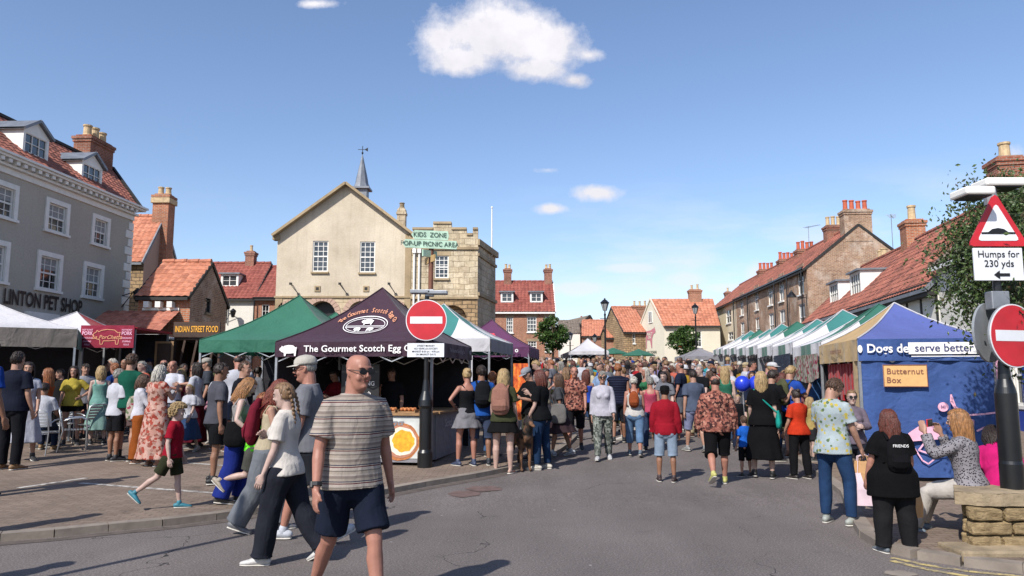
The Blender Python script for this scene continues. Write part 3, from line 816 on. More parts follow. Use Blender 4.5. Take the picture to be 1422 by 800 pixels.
# ================= distant white and brick houses (left of hall) =================
F = Fac(-21.5, 48, 0)
r = F.root('white_house', 'white house with dark red tiled roof and small white dormer')
Lw = F.s(352); ze = F.z(330, 412); zr = at(330, 367, 51).z-F.base
house_box(r, Lw, 6, ze, zr, 3, 'white'); roof2(r, 0, Lw, 0, 3, 6, ze, zr, 'pan3', verge='tim', per=4)
s_, z_ = F.m(315.5, 389, .8); dormer(r, s_, z_-.45, 1.15, .85, .8, 2.5, nx=2, ny=2, kind='flat')
cs, cz = at(351, 350, 51).x+21.5, at(351, 350, 51).z-F.base
chimney(r, cs-.1, 3.0, zr-.8, cz, w=.6, d=.6, pots=1, pm='potc', ph=.5, m='chim')
F = Fac(at(353.5, 400, 48).x, 48, 0)
r = F.root('brick_house', 'orange brick house with one white casement window beside the white house')
Lw = F.s(392); ze = F.z(360, 412); w = [F.s(362), F.s(372.5), F.z(365, 441), F.z(365, 423)]
house_box(r, Lw, 6, ze, zr-.25, 3, 'brickfar', [w]); window(r, I, *w, nx=2, ny=2, sash=False); roof2(r, 0, Lw, 0, 3, 6, ze, zr-.25, 'pan3', verge='tim'); gutter(r, 0, Lw, -.2, ze-.05, down=(.1,))
lt = thing('wall_lantern', 'black lantern hanging on the white house below its dormer', 'lantern', at(315, 432, 47.9)); wall_lantern(lt, (0,0,0), (.8,-.6,0), .7)

# ================= town hall =================
F = Fac(at(383, 400, 36).x, 36, 0)
hall = r = F.root('town_hall', 'pale rendered town hall with front gable, bell turret and arcade', 'town hall')
Lw = F.s(569.5); ze = (F.z(384, 323)+F.z(567, 327))/2; xa = F.s(476); za = F.z(476, 257)
zs = F.z(476, 412)
ws = [[F.s(430.7), F.s(452.5), F.z(440, 377.5), F.z(440, 334.5)], [F.s(497), F.s(518.5), F.z(508, 378.5), F.z(508, 335.5)]]
mb = MB(); wall_panel(mb, 0, Lw, zs, ze, ws, rev=.16)
mb.poly([(0, 0, ze), (Lw, 0, ze), (xa, 0, za)])
for x in (0, Lw): mb.poly([(x, 0, -1), (x, 13, -1), (x, 13, ze), (x, 0, ze)])
mb.poly([(0, 13, -1), (0, 13, ze), (xa, 13, za), (Lw, 13, ze), (Lw, 13, -1)])
mb.build('wall', [MT['hall']], r)
# arcade storey with arches
def arch_wall(mb, x0, x1, z0, z1, arches, y=0, deep=.5):
    """arches: (cx, r, zspring)"""
    cuts = []
    for cx, rr, zs_ in arches: cuts.append((cx-rr, cx+rr, cx, rr, zs_))
    x = x0
    for a, b, cx, rr, zs_ in cuts:
        mb.poly([(x, y, z0), (a, y, z0), (a, y, z1), (x, y, z1)]); n = 14
        for i in range(n):
            t0 = math.pi*(1-i/n); t1 = math.pi*(1-(i+1)/n)
            p = (cx+rr*math.cos(t0), zs_+rr*math.sin(t0)); q = (cx+rr*math.cos(t1), zs_+rr*math.sin(t1))
            mb.poly([(p[0], y, p[1]), (q[0], y, q[1]), (q[0], y, z1), (p[0], y, z1)])
            mb.poly([(p[0], y, p[1]), (p[0], y+deep, p[1]), (q[0], y+deep, q[1]), (q[0], y, q[1])])
        for xx in (a, b): mb.poly([(xx, y, z0), (xx, y+deep, z0), (xx, y+deep, zs_), (xx, y, zs_)])
        x = b
    mb.poly([(x, y, z0), (x1, y, z0), (x1, y, z1), (x, y, z1)])
ar = []
for p0, p1, crown in ((427, 465, 418), (482, 520, 418), (390, 412, 424), (536, 560, 424)):
    a, b = F.s(p0), F.s(p1); rr = (b-a)/2; ar.append(((a+b)/2, rr, F.z(476, crown)-rr))
ar.sort()
mb = MB(); arch_wall(mb, 0, Lw, -1, zs-.02, ar); mb.poly([(0, .52, -1), (Lw, .52, -1), (Lw, .52, zs), (0, .52, zs)]); mb.build('arcade', [MT['hall2']], r)
mb = MB(); mb.box(-.05, Lw+.05, -.07, .05, zs-.06, zs+.03); mb.box(0, .35, -.03, .1, -1, zs-.08); mb.box(Lw-.3, Lw, -.03, .1, -1, ze)
mb.build('string_course', [MT['trimstone']], r)
mb = MB()
for cx, rr, zz in ar:
    n = 13
    for i in range(n):
        t0 = math.pi*(i+.06)/n; t1 = math.pi*(i+.94)/n; q = []
        for t, k in ((t0, rr), (t1, rr), (t1, rr+.26), (t0, rr+.26)): q.append((cx+k*math.cos(t), zz+k*math.sin(t)))
        mb.poly([(x, -.03, z) for x, z in q]); 
        for j in range(4):
            a, b = q[j], q[(j+1) % 4]; mb.poly([(a[0], -.03, a[1]), (b[0], -.03, b[1]), (b[0], .01, b[1]), (a[0], .01, a[1])])
mb.build('arch_stones', [MT['pink']], r)
mb = MB()
for cx, rr, zz in ar: mb.box(cx-rr, cx+rr, .47, .5, -1, zz+rr)
mb.build('arch_shade', [MT['sblack']], r)  # black sheets stand in for the shade inside the arch recesses
for w in ws: window(r, I, *w, nx=3, ny=6, sur=0, sill=True, sillmat='trimstone', bar=.03)
mb = MB(); hw = .2
mb.bar((-.2, -.1, ze-.12), (xa, -.1, za+.05), .5, .12); mb.bar((Lw+.2, -.1, ze-.12), (xa, -.1, za+.05), .5, .12)
mb.box(-.22, .12, -.12, .3, ze-.3, ze-.05); mb.box(Lw-.12, Lw+.22, -.12, .3, ze-.3, ze-.05); mb.build('coping', [MT['trimstone']], r)
mb = MB(); mb.M = Matrix.Rotation(R(90), 4, 'Z')
for sgn in (0, 1):
    xx = -.25 if sgn == 0 else Lw+.25
    mb.M = I; A = (xx, .1, ze-.1); B = (xx, 13, ze-.1); C = (xa, 13, za-.02); D = (xa, .1, za-.02)
    pantile(mb, A, B, C, D)
mb.build('roof', [MT['pan2']], r)
# cupola
cy = 4.5; c0 = at(502, 271, 40.5); cx = c0.x-F.o[0]; z0 = za-.35; zt0 = at(502, 264, 40.5).z-F.base
mb = MB(); mb.box(cx-.34, cx+.34, cy-.34, cy+.34, z0, zt0); mb.box(cx-.5, cx+.5, cy-.5, cy+.5, zt0, zt0+.1); cup = mb.build('bell_turret', [MT['lead']], r)
tip = at(494.5, 215, 40.5).z-F.base
mb = MB(); mb.loft([(cx, cy, zt0+.1), (cx, cy, zt0+.35), (cx, cy, zt0+.7), (cx-.0, cy, tip)], [.48, .37, .31, .02], 8, 'flat'); mb.build('spire', [MT['lead']], cup)
mb = MB(); mb.cyl((cx, cy, tip-.1), (cx, cy, tip+.5), .02, n=6); mb.bar((cx-.25, cy, tip+.3), (cx+.28, cy, tip+.3), .025); mb.poly([(cx+.1, cy, tip+.3), (cx+.3, cy, tip+.42), (cx+.3, cy, tip+.18)]); mb.ell((cx, cy, tip+.1), (.06,.06,.06)); mb.build('weather_vane', [MT['blackp']], cup)
chx = F.s(558); chimney(r, at(558, 300, 38).x-F.o[0], 2, ze-1.2, at(558, 291, 38).z-F.base, w=.42, d=.5, pots=1, m='ashlar', pm='slab', ph=.35, pr=.14, n_corb=1)
# small wall fittings
for px in (405, 473, 541):
    mb = MB(); x, z = F.m(px, 397); mb.bar((x, 0, z), (x, -.45, z+.05), .03); mb.bar((x+.3, -.02, z-.45), (x, -.4, z), .02); mb.box(x-.06, x+.06, -.5, -.4, z, z+.1); mb.build('lamp_bracket', [MT['tim']], r)
for px in (439, 507):
    mb = MB(); x, z = F.m(px, 401); mb.box(x-.14, x+.14, -.04, 0, z-.14, z+.14); v = mb.build('wall_vent', [MT['trimstone']], r)
    mb = MB(); mb.box(x-.07, x+.07, -.05, -.03, z-.07, z+.07); mb.build('grille', [MT['tim']], v)
# tower annex
Ft = Fac(at(571, 400, 35.4).x, 35.4, 0)
r = Ft.root('battlemented_annex', 'sandstone annex with stepped parapet adjoining the town hall', 'building')
X = lambda p: Ft.s(p); Z = lambda p: Ft.z(620, p)
wn = [X(602.5), X(622), Z(386.5), Z(355)]
zlow = Z(413.5)
mb = MB(); wall_panel(mb, 0, X(663), zlow, Z(345), [wn], rev=.14)
mb.build('wall', [MT['ashlar']], r)
acx = (X(608)+X(648))/2; arr = (X(648)-X(608))/2
mb = MB(); arch_wall(mb, 0, X(663), -1, zlow-.03, [(acx, arr, Z(424)-arr)]); mb.build('lower_wall', [MT['stone']], r)
mb = MB(); mb.box(acx-arr, acx+arr, .42, .46, -1, Z(424)); mb.build('blocked_arch', [MT['stone']], r)
mb = MB()
for a, b, t in ((571, 599.5, 319), (599.5, 625.5, 311), (625.5, 647, 319), (647, 655.5, 327), (655.5, 663, 319)):
    mb.box(X(a)+.001, X(b)-.001, 0, .35, Z(345)+.002, Z(t))
pw = mb.build('parapet', [MT['ashlar']], r)
mb = MB()
for a, b, t in ((571, 599.5, 319), (599.5, 625.5, 311), (625.5, 647, 319), (647, 655.5, 327), (655.5, 663, 319)):
    mb.box(X(a)-.02+.025*(a > 571), X(b)+.02-.025, -.06, .4, Z(t)+.002, Z(t)+.11)
mb.box(-.02, X(663)+.04, -.08, .1, Z(345)-.06, Z(345)+.06); mb.box(-.02, X(663)+.04, -.07, .1, zlow-.06, zlow+.05)
mb.build('coping', [MT['trimstone']], r)
window(r, I, *wn, nx=3, ny=5, sill=True, sillmat='trimstone', lintel='trimstone', bar=.03)
# shaded side bay
x1 = X(663); ex, ey = x1+.75, 4.4
pe = Vector((at(688, 400, 39.4).x-Ft.o[0], 4.0, 0))
mb = MB(); zt = at(675, 344, 37).z-Ft.base
mb.poly([(x1, .02, -1), (pe.x, pe.y, -1), (pe.x, pe.y, zt), (x1, .02, zt)]); mb.poly([(pe.x, pe.y, -1), (pe.x-.5, pe.y+4, -1), (pe.x-.5, pe.y+4, zt), (pe.x, pe.y, zt)])
mb.poly([(0, .3, zt), (x1, .3, zt), (pe.x, pe.y, zt), (pe.x-.5, pe.y+4, zt), (0, pe.y+4, zt)])
mb.build('side_bay', [MT['ashlar']], r)
mb = MB(); mb.bar((x1+.02, .0, zt), (pe.x+.1, pe.y, zt), .14, .3); zz = at(675, 413, 37).z-Ft.base; mb.bar((x1+.02, .02, zz), (pe.x+.04, pe.y, zz), .14, .16); mb.bar((x1+.02, .02, zz+1.9), (pe.x+.04, pe.y, zz+1.9), .1, .14); mb.build('side_course', [MT['trimstone']], r)
mb = MB()
for px in (574, 581): x = X(px); mb.cyl((x, -.08, -1), (x, -.08, Z(340 if px == 574 else 350)), .05, n=8); mb.box(x-.09, x+.09, -.17, -.01, Z(352), Z(346))
mb.build('downpipe', [MT['wpaint']], r)
fp = thing('flagpole', 'thin white flagpole rising above the parapet of the annex', 'flagpole', at(683, 344, 38.2))
mb = MB(); mb.cyl((0,0,-.4), (0,0,at(683,289,38.2).z-at(683,344,38.2).z), .045, .03, 8); mb.ell((0,0,at(683,289,38.2).z-at(683,344,38.2).z+.03), (.06,.06,.06)); mb.build('pole', [MT['wpaint']], fp)

# ================= brick house with two dormers =================
F = Fac(at(655, 400, 58).x, 58, 0)
r = F.root('dormer_brick_house', 'red brick house with two white dormers and chimney at each end')
Lw = F.s(771); ze = F.z(720, 431); zr = at(720, 392, 61).z-F.base
ops = []
for a, b, c, d in ((703, 712.5, 441, 462), (732, 745, 440, 461), (757, 766, 440, 461), (675, 686, 441, 462), (733, 745, 474, 488), (757, 768, 474, 488), (700, 712, 474, 488)): ops.append([F.s(a), F.s(b), F.z(720, d), F.z(720, c)])
house_box(r, Lw, 6.5, ze, zr, 3.2, 'brickfar', ops)
for w in ops: window(r, I, *w, nx=3, ny=4, lintel='trimstone', bar=.035)
roof2(r, 0, Lw, 0, 3.2, 6.5, ze, zr, 'pan3', verge='wpaint')
for px in (704, 745):
    s_, z_ = F.m(px, 412.5, .7); dormer(r, s_, z_-.42, 1.0, .8, .7, 2.2, nx=2, ny=2)
for px, py in ((705, 374), (761, 374)):
    p = at(px, py, 61.2); chimney(r, p.x-F.o[0], 3.2, zr-.7, p.z-F.base, w=.62, d=.7, pots=2, pm='potc', ph=.42)
mb = MB(); mb.box(0, Lw, -.18, 0, ze-.3, ze-.05); mb.build('cornice', [MT['trimstone']], r)

# ================= small houses at the head of the street =================
F = Fac(at(795, 400, 84).x, 84, R(14))
r = F.root('grey_roofed_cottage', 'brick cottage with gable end and grey tiled roof at street head')
def gable_front(F, r, pl, pr, pa, yap, yeave, wm, rm, depth=8, ops=(), vm='tim'):
    x0, x1, xa = F.s(pl), F.s(pr), F.s(pa); ze, za = F.z(pl, yeave), F.z(pa, yap)
    mb = MB(); wall_panel(mb, x0, x1, -2, ze, ops); mb.poly([(x0, 0, ze), (x1, 0, ze), (xa, 0, za)])
    for x in (x0, x1): mb.poly([(x, 0, -2), (x, depth, -2), (x, depth, ze), (x, 0, ze)])
    mb.poly([(x0, depth, -2), (x0, depth, ze), (xa, depth, za), (x1, depth, ze), (x1, depth, -2)])
    mb.build('wall', [MT[wm]], r)
    mb = MB(); pantile(mb, (x0-.15, -.1, ze-.1), (x0-.15, depth+.1, ze-.1), (xa, depth+.1, za+.03), (xa, -.1, za+.03), per=2); pantile(mb, (x1+.15, depth+.1, ze-.1), (x1+.15, -.1, ze-.1), (xa, -.1, za+.03), (xa, depth+.1, za+.03), per=2)
    rf = mb.build('roof', [MT[rm]], r)
    mb = MB(); mb.bar((x0-.15, -.08, ze-.12), (xa, -.08, za), .1, .18); mb.bar((x1+.15, -.08, ze-.12), (xa, -.08, za), .1, .18); mb.build('verge', [MT[vm]], rf)
gable_front(F, r, 796, 832, 819, 438, 462, 'brickfar', 'greyt', 9)
F2 = Fac(at(780, 400, 86).x, 86, 0)
p = at(828, 436, 88); chimney(r, F.s(828), 5, 5.5, p.z-F.base-.6, w=.9, d=.6, pots=1, pm='potr', m='brickfar')
mbx = thing('white_shed', 'low white fronted building below the grey roofed cottage', 'building', (at(789, 470, 82).x, 82, g(82)))
mb = MB(); mb.box(-.9, 1.3, 0, 3, -1, at(790, 463, 82).z-g(82)); mb.build('wall', [MT['white']], mbx)
mb = MB(); q = at(790, 463, 82).z-g(82); pantile(mb, (-1, -.1, q), (1.4, -.1, q), (1.4, 3, q+1.7), (-1, 3, q+1.7), per=2); mb.build('roof', [MT['greyt']], mbx)
def eave_front(F, r, pl, pr, pye, pyr, wm, rm, dep=6, ops=(), verge='tim', win=None, per=2):
    x0, x1 = F.s(pl), F.s(pr); pm = (pl+pr)/2; ze = F.z(pm, pye); zr = F.z(pm, pyr, dep/2)
    mb = MB(); wall_panel(mb, x0, x1, -2, ze, ops); 
    for x in (x0, x1): mb.poly([(x, 0, -2), (x, dep, -2), (x, dep, ze), (x, dep/2, zr), (x, 0, ze)])
    mb.poly([(x0, dep, -2), (x1, dep, -2), (x1, dep, ze), (x0, dep, ze)]); mb.build('wall', [MT[wm]], r)
    roof2(r, x0, x1, 0, dep/2, dep, ze, zr, rm, verge=verge, per=per)
    return ze, zr
F = Fac(at(807, 400, 78).x, 78, R(-6))
r = F.root('orange_roofed_terrace', 'low brick house with bright orange roof at street head')
op = [[F.s(815), F.s(820), F.z(817, 477), F.z(817, 469)]]
eave_front(F, r, 808, 852, 466, 446, 'brickfar', 'pan4', 6, op); window(r, I, *op[0], nx=2, ny=2, sash=False)
F = Fac(at(840, 400, 72).x, 72, R(-4))
r = F.root('brick_outbuilding', 'plain brick outbuilding with low orange roof beneath the street lamp', 'building')
eave_front(F, r, 841, 868, 469, 456, 'brickfar', 'pan4', 5)
F = Fac(at(866, 400, 69).x, 69, R(10))
r = F.root('stone_house', 'stone house with steep orange roof beside the white gable')
op = [[F.s(878.5), F.s(882), F.z(880, 477), F.z(880, 463)]]
ze, zr = eave_front(F, r, 865.5, 900, 460, 428, 'stone', 'pan4', 7, op); window(r, I, *op[0], nx=1, ny=2)
p = at(889, 424, 72); chimney(r, F.s(889, 3.5), 3.5, zr-1.2, p.z-F.base, w=1.7, d=.7, pots=3, pm='potc', m='brickfar', ph=.5)
# white gable house with mural: corner nearest at px 922
cw = at(922, 449, 66)
F = Fac(cw.x, cw.y, R(-2))
r = F.root('mural_house', 'white rendered house with pink cow mural painted on its gable')
ze = F.z(924, 452); gx, gy_ = at(885, 452, 70.5).x-cw.x, 4.6
Lw = F.s(1000); ax, ay = gx*.5, gy_*.5; zr = at(899.5, 416.5, 68.6).z-F.base
wns = [[F.s(935), F.s(940), F.z(937, 472), F.z(937, 458)], [F.s(966), F.s(974), F.z(970, 482), F.z(970, 460)]]
mb = MB(); wall_panel(mb, 0, Lw, -2, ze, wns); mb.poly([(gx, gy_, -2), (0, 0, -2), (0, 0, ze), (ax, ay, zr), (gx, gy_, ze)])
mb.poly([(gx, gy_, -2), (gx, gy_, ze), (Lw, gy_+1, ze), (Lw, gy_+1, -2)]); mb.poly([(Lw, 0, -2), (Lw, gy_+1, -2), (Lw, gy_+1, ze), (Lw, ay, zr), (Lw, 0, ze)])
mb.build('wall', [MT['offwhite']], r)
for w in wns: window(r, I, *w, nx=2, ny=3)
mb = MB(); pantile(mb, (-.1, -.25, ze-.1), (Lw, -.25, ze-.1), (Lw, ay, zr+.05), (ax-.1, ay, zr+.05), per=2); pantile(mb, (Lw, gy_+1.2, ze-.1), (gx, gy_+.2, ze-.1), (ax, ay, zr+.05), (Lw, ay, zr+.05), per=2)
rf = mb.build('roof', [MT['pan4']], r)
mb = MB(); mb.bar((0, -.25, ze-.12), (Lw, -.25, ze-.12), .1, .16); mb.build('gutter', [MT['tim']], rf)
mb = MB(); mb.bar((-.03, -.05, ze), (ax-.03, ay-.05, zr+.08), .1, .16); mb.bar((gx, gy_, ze), (ax-.03, ay-.05, zr+.08), .1, .16); mb.build('verge', [MT['offwhite']], rf)
u = Vector((-gx, -gy_, 0)).normalized(); nrm = u.cross(Vector((0,0,1)))
def gpt(px, py):
    k = (px-711)/FOC; d = None
    for t in [i/200 for i in range(201)]:
        x, y = cw.x+gx*t, cw.y+gy_*t
        if d is None or abs(x/y-k) < d[0]: d = (abs(x/y-k), t, y)
    return Vector((gx*d[1], gy_*d[1], at(px, py, d[2]).z-F.base))
cowc = gpt(902, 469)
COW = [(-.5,.32),(-.5,-.5),(-.42,-.5),(-.4,-.08),(-.3,-.1),(-.05,-.12),(.1,-.5),(.18,-.5),(.2,-.05),(.3,.1),(.42,.2),(.55,.18),(.6,.3),(.52,.42),(.5,.52),(.44,.44),(.3,.42),(.1,.36)]
fnn = plane_fn(cowc, u, (0,0,1), .03)
mb = MB(); put_shape(mb, [(x*1.7, y*1.9) for x, y in COW], fnn); cow = mb.build('mural', [MT['mural']], r)
mb = MB(); fn2 = plane_fn(cowc, u, (0,0,1), .05)
put_text(mb, 'MALT', .38, lambda x, y: fn2(x-.1, y+.32), bold=.03); put_text(mb, 'ON', .34, lambda x, y: fn2(x-.1, y+.02), bold=.03); mb.build('mural_letters', [MT['offwhite']], cow)
mb = MB(); put_text(mb, 'FOOD TOWN', .36, lambda x, y: fn2(x, y-1.35), bold=.02); mb.build('mural_caption', [MT['sgreend']], cow)
wq = gpt(903, 440.5); mb = MB(); mb.M = Matrix.Translation(wq) @ Matrix((u, -nrm if False else Vector((0,0,1)).cross(u), Vector((0,0,1)))).transposed().to_4x4()
mb.box(-.32, .32, -.05, .02, -.5, .5); gw = mb.build('window', [MT['glass']], r)
m2 = MB(); m2.M = mb.M
for a in (-.32, 0, .32): m2.box(a-.04, a+.04, -.08, .0, -.52, .52)
m2.box(-.32, .32, -.075, .0, .46, .54); m2.box(-.32, .32, -.075, .0, -.54, -.46); m2.build('frame', [MT['wpaint']], gw)
p = at(963, 403, 68.3); chimney(r, p.x-cw.x, ay, zr-1.2, p.z-F.base, w=1.1, d=.7, pots=2, pm='potc', m='brickfar', ph=.5)

# ================= right hand terrace =================
sl = .068; uy = -1/math.hypot(1, sl); ux_ = -sl/math.hypot(1, sl); ANG = math.atan2(uy, ux_)
far = (17.5+sl*(74-44), 74.0)
F = Fac(far[0], far[1], ANG, base=g(58))
zE = (F.z(1000, 427)+F.z(1122, 370))/2
Ltot = 30.07; xc = F.s(1023.5)
zR = at(1198, 312, 44).z-F.base
r = F.root('cream_house', 'cream painted house at the far end of the brick terrace')
ops = []
for a, b, c, d in ((990, 997, 435, 454.5), (1009, 1016, 431, 450), (991, 998, 464, 474), (1011, 1018, 462, 473)):
    ops.append([F.s(a), F.s(b), (F.z(a, d)), (F.z(a, c))])
house_box(r, xc, 6.6, zE, zR, 3.1, 'cream', ops)
for w in ops: window(r, I, *w, nx=2, ny=2, frame='wpaint', bar=.04)
roof2(r, 0, xc, 0, 3.1, 6.6, zE, zR-.02, 'pan2', verge='tim', per=2)
mb = MB(); 
p = F.s(1012.5, 3.1); chimney(r, p, 3.1, zR-.6, F.z(1012, 406, 3.1), w=.8, d=.6, pots=1, pm='potc', ph=.5)
F_t = F
o2 = (far[0]+F.u[0]*xc, far[1]+F.u[1]*xc)
F = Fac(o2[0], o2[1], ANG, base=g(52)); L2 = Ltot-xc
zE = (F.z(1050, 405)+F.z(1122, 370))/2; zR = at(1198, 313, 44).z-F.base
r = F.root('brick_terrace', 'long brown brick terrace with arched sashes and four chimney stacks')
ops = []
up = [(1031.5, 5.5), (1052.5, 6.5), (1072, 6), (1087.5, 6), (1115, 7.5)]
zb = sum(F.z(px, py) for px, py in ((1031.4, 441), (1052.5, 434), (1071.6, 425.5), (1087, 417.5)))/4
zt = zb+1.75
lt_ = sum(F.z(px, py) for px, py in ((1032.3, 447.9), (1053.4, 441.7), (1072.6, 436.2), (1088.5, 427.4), (1112.8, 422)))/5
lb = (F.z(1055, 470.4)+F.z(1116.5, 459.4))/2
for px, w in up:
    c = F.s(px)
    ops.append([c-.55, c+.55, zb+.1, zt]); ops.append([c-.6, c+.6, lb, lt_])
extra = F.s(1098); 
mb = MB(); wall_panel(mb, 0, L2, -1.5, zE, ops, rev=.15); mb.poly([(0, 7, -1.5), (0, 7, zE), (L2, 7, zE), (L2, 7, -1.5)]); mb.build('wall', [MT['brick2']], r)
for w in ops: window(r, I, *w, nx=2 if w[3]-w[2] < 2 else 3, ny=2 if w[3]-w[2] < 2 else 4, lintel='brick', sillmat='wpaint', bar=.04, curtain=rng.random() < .5)
# gable facing the camera
mb = MB(); mb.M = side_M(L2); D_ = 6.2
wall_panel(mb, 0, D_, -1.5, zE, []); mb.poly([(0, 0, zE), (D_, 0, zE), (D_/2, 0, zR)])
mb.build('gable_wall', [MT['brick2']], r)
roof2(r, 0, L2, 0, D_/2, D_, zE, zR, 'pan2', verge='tim', per=2)
gutter(r, 0, L2, -.22, zE-.02, 'blackp', down=(.15, F.s(1044), F.s(1083), F.s(1101), L2-.3), zb=0)
def term_ch(pl, pr, ptop, pots, pm, back=3.1, ww=None):
    s0 = F.s(pl, back); s1 = F.s(pr, back); c = (s0+s1)/2
    # stacks run across the ridge: their long side faces the camera
    Yd = F.o[1]+c*F.u[1]; wid = (pr-pl)/FOC*Yd
    return chimney(r, c, back, zR-1.1, F.z((pl+pr)/2, ptop, back), w=.7, d=wid*.97, pots=pots, pm=pm, m='chim', ph=.62, along='y', pr=.14)
c1 = at(1196, 292, 44.0)
chimney(r, L2-.35, D_/2, zR-1.0, c1.z-F.base, w=.75, d=1.6, pots=4, pm='potr', m='brick2', ph=.62, along='y', pr=.15)
term_ch(1153, 1177, 314, 3, 'potc'); term_ch(1110.5, 1137, 347, 4, 'potr'); term_ch(1085, 1108, 361, 4, 'potr'); term_ch(1056.5, 1079, 375, 4, 'potr')
lt = thing('wall_lamp', 'old lamp with conical shade on arm at the terrace gable corner', 'lamp', (F.o[0]+F.u[0]*(L2-.3), F.o[1]+F.u[1]*(L2-.3), F.base+F.z(1127, 412)))
mb = MB(); mb.bar((0,0,-.5), (0,0,.2), .05); mb.bar((0,0,0), (-1.0,-.3,.05), .03); mb.build('bracket', [MT['blackp']], lt)
mb = MB(); mb.lathe([(.3,0),(.24,.1),(.07,.32),(.03,.42)], 12, (-1.0,-.3,.0)); mb.build('lamp_shade', [MT['blackp']], lt)

def aerial(root, x, y, z, h=1.6, a=.4):
    mb = MB(); mb.bar((x, y, z), (x, y, z+h), .03); d = Vector((math.cos(a), math.sin(a), 0)); p = Vector((x, y, z+h-.08)); mb.bar(p-d*.3, p+d*1.0, .02)
    for i in range(9): q = p-d*.25+d*.14*i; e = Vector((-d.y, d.x, 0))*(.28-.015*i); mb.bar(q-e, q+e, .012)
    mb.build('aerial', [MT['galv']], root)
aerial(r, L2-.4, 5.2, zE+1.0, 2.2, 2.6); aerial(r, L2*.5, 3.2, zR+.2, 1.6, .6)
# ================= dormer cottages =================
def line_house(x0, y0, x1, y1):
    """facade from far (x0,y0) to near (x1,y1), facing the street on the camera's left"""
    a = math.atan2(y1-y0, x1-x0); return Fac(x0, y0, a), math.hypot(x1-x0, y1-y0)
F, Lw = line_house(17.0, 43.4, 15.55, 34.0)
F.base = g(38)
r = F.root('dormer_cottage', 'low cottage with two white box dormers against the brick terrace gable')
ze = (F.z(1140, 440)+F.z(1184, 427))/2; zr = F.z(1257, 348, 3.3)
ops = [[1.5, 2.6, .9, 2.4], [4.5, 5.6, .9, 2.4], [7, 8.1, .9, 2.4]]
house_box(r, Lw, 6.6, ze, zr, 3.3, 'white', ops)
for w in ops: window(r, I, *w, nx=2, ny=2)
roof2(r, 0, Lw-.05, 0, 3.3, 6.6, ze, zr, 'pan2', verge='lead')
for px, py in ((1165, 410), (1196, 397)):
    s_, z_ = F.m(px, py, .9); dormer(r, s_, z_-.5, 1.7, 1.15, .75, 2.4, nx=4, ny=2, rm='lead')
mb = MB(); 
p = F.s(1232, 3.4); chimney(r, F.s(1232, 4.0), 4.0, zr-2, F.z(1232, 334, 4.0)-1.1, w=1.1, d=1.0, pots=2, pm='potc', m='brick2', ph=.6, pr=.2)
F, Lw = line_house(15.5, 33.95, 13.9, 24.3)
F.base = g(29)
r = F.root('timbered_house', 'white house with black timbers beneath a long red pantile roof')
ze = (F.z(1186, 427)+F.z(1304, 384))/2; zr = (F.z(1270, 341, 2.9)+F.z(1340, 306, 2.9))/2
ops = [[1.2, 2.3, 1.9, ze-1.1], [4.0, 5.1, 1.9, ze-1.1], [6.6, 7.7, 1.9, ze-1.1]]
house_box(r, Lw, 5.8, ze-.02, zr, 2.9, 'white', ops)
for w in ops: window(r, I, *w, nx=2, ny=3)
roof2(r, 0, Lw, 0, 2.9, 5.8, ze, zr, 'pan2', verge='lead', ov=.35)
mb = MB(); mb.box(0, Lw, -.3, .0, ze-.55, ze-.12)
for i in range(8): x = .1+i*(Lw-.2)/7; mb.box(x-.07, x+.07, -.03, .0, 0, ze-.56)
mb.box(0, Lw, -.035, 0, 1.3, 1.45); mb.build('timbers', [MT['tim']], r)
cp = F.m(1270, 306, 3.6); chimney(r, F.s(1270, 3.0), 3.2, zr-1.2, F.z(1270, 311, 3.2), w=.85, d=.85, pots=1, pm='potc', m='brickd', ph=.75, pr=.2)
F, Lw = line_house(13.88, 24.2, 12.0, 13.0)
F.base = g(18)
r = F.root('blue_fronted_shop', 'tall white shop with bright blue shopfront behind the black sign pole', 'shop')
ze = F.z(1404, 330); zr = ze+2.6; 
sw = [F.s(1402), F.s(1419), .75, 2.3]
ops = [sw, [F.s(1402)+.2, F.s(1402)+1.2, 3.4, 4.8], [F.s(1402)+3.2, F.s(1402)+4.2, 3.4, 4.8]]
house_box(r, Lw, 6, ze, zr, 3, 'white', ops); 
for w in ops: window(r, I, *w, nx=2, ny=2, frame='wpaint')
mb = MB(); a, b = F.s(1392), min(F.s(1480), Lw-.1)
mb.box(a, b, -.12, -.02, 0, .6); mb.box(a, a+.25, -.12, -.02, .602, 2.9); mb.box(sw[1]+.1, sw[1]+.4, -.12, -.02, .602, 2.9); mb.box(a, b, -.18, -.02, 2.5, 2.95); mb.build('shopfront', [MT['blueshop']], r)
roof2(r, 0, Lw, 0, 3, 6, ze, zr, 'greyt', verge='wpaint')
s_, z_ = F.m(1352, 300, .6)
p = F.s(1415, 3.0); chimney(r, p, 3.0, zr-1.5, F.z(1415, 222, 3.0), w=.9, d=.9, pots=1, pm='potc', m='chim', ph=.6, pr=.2)
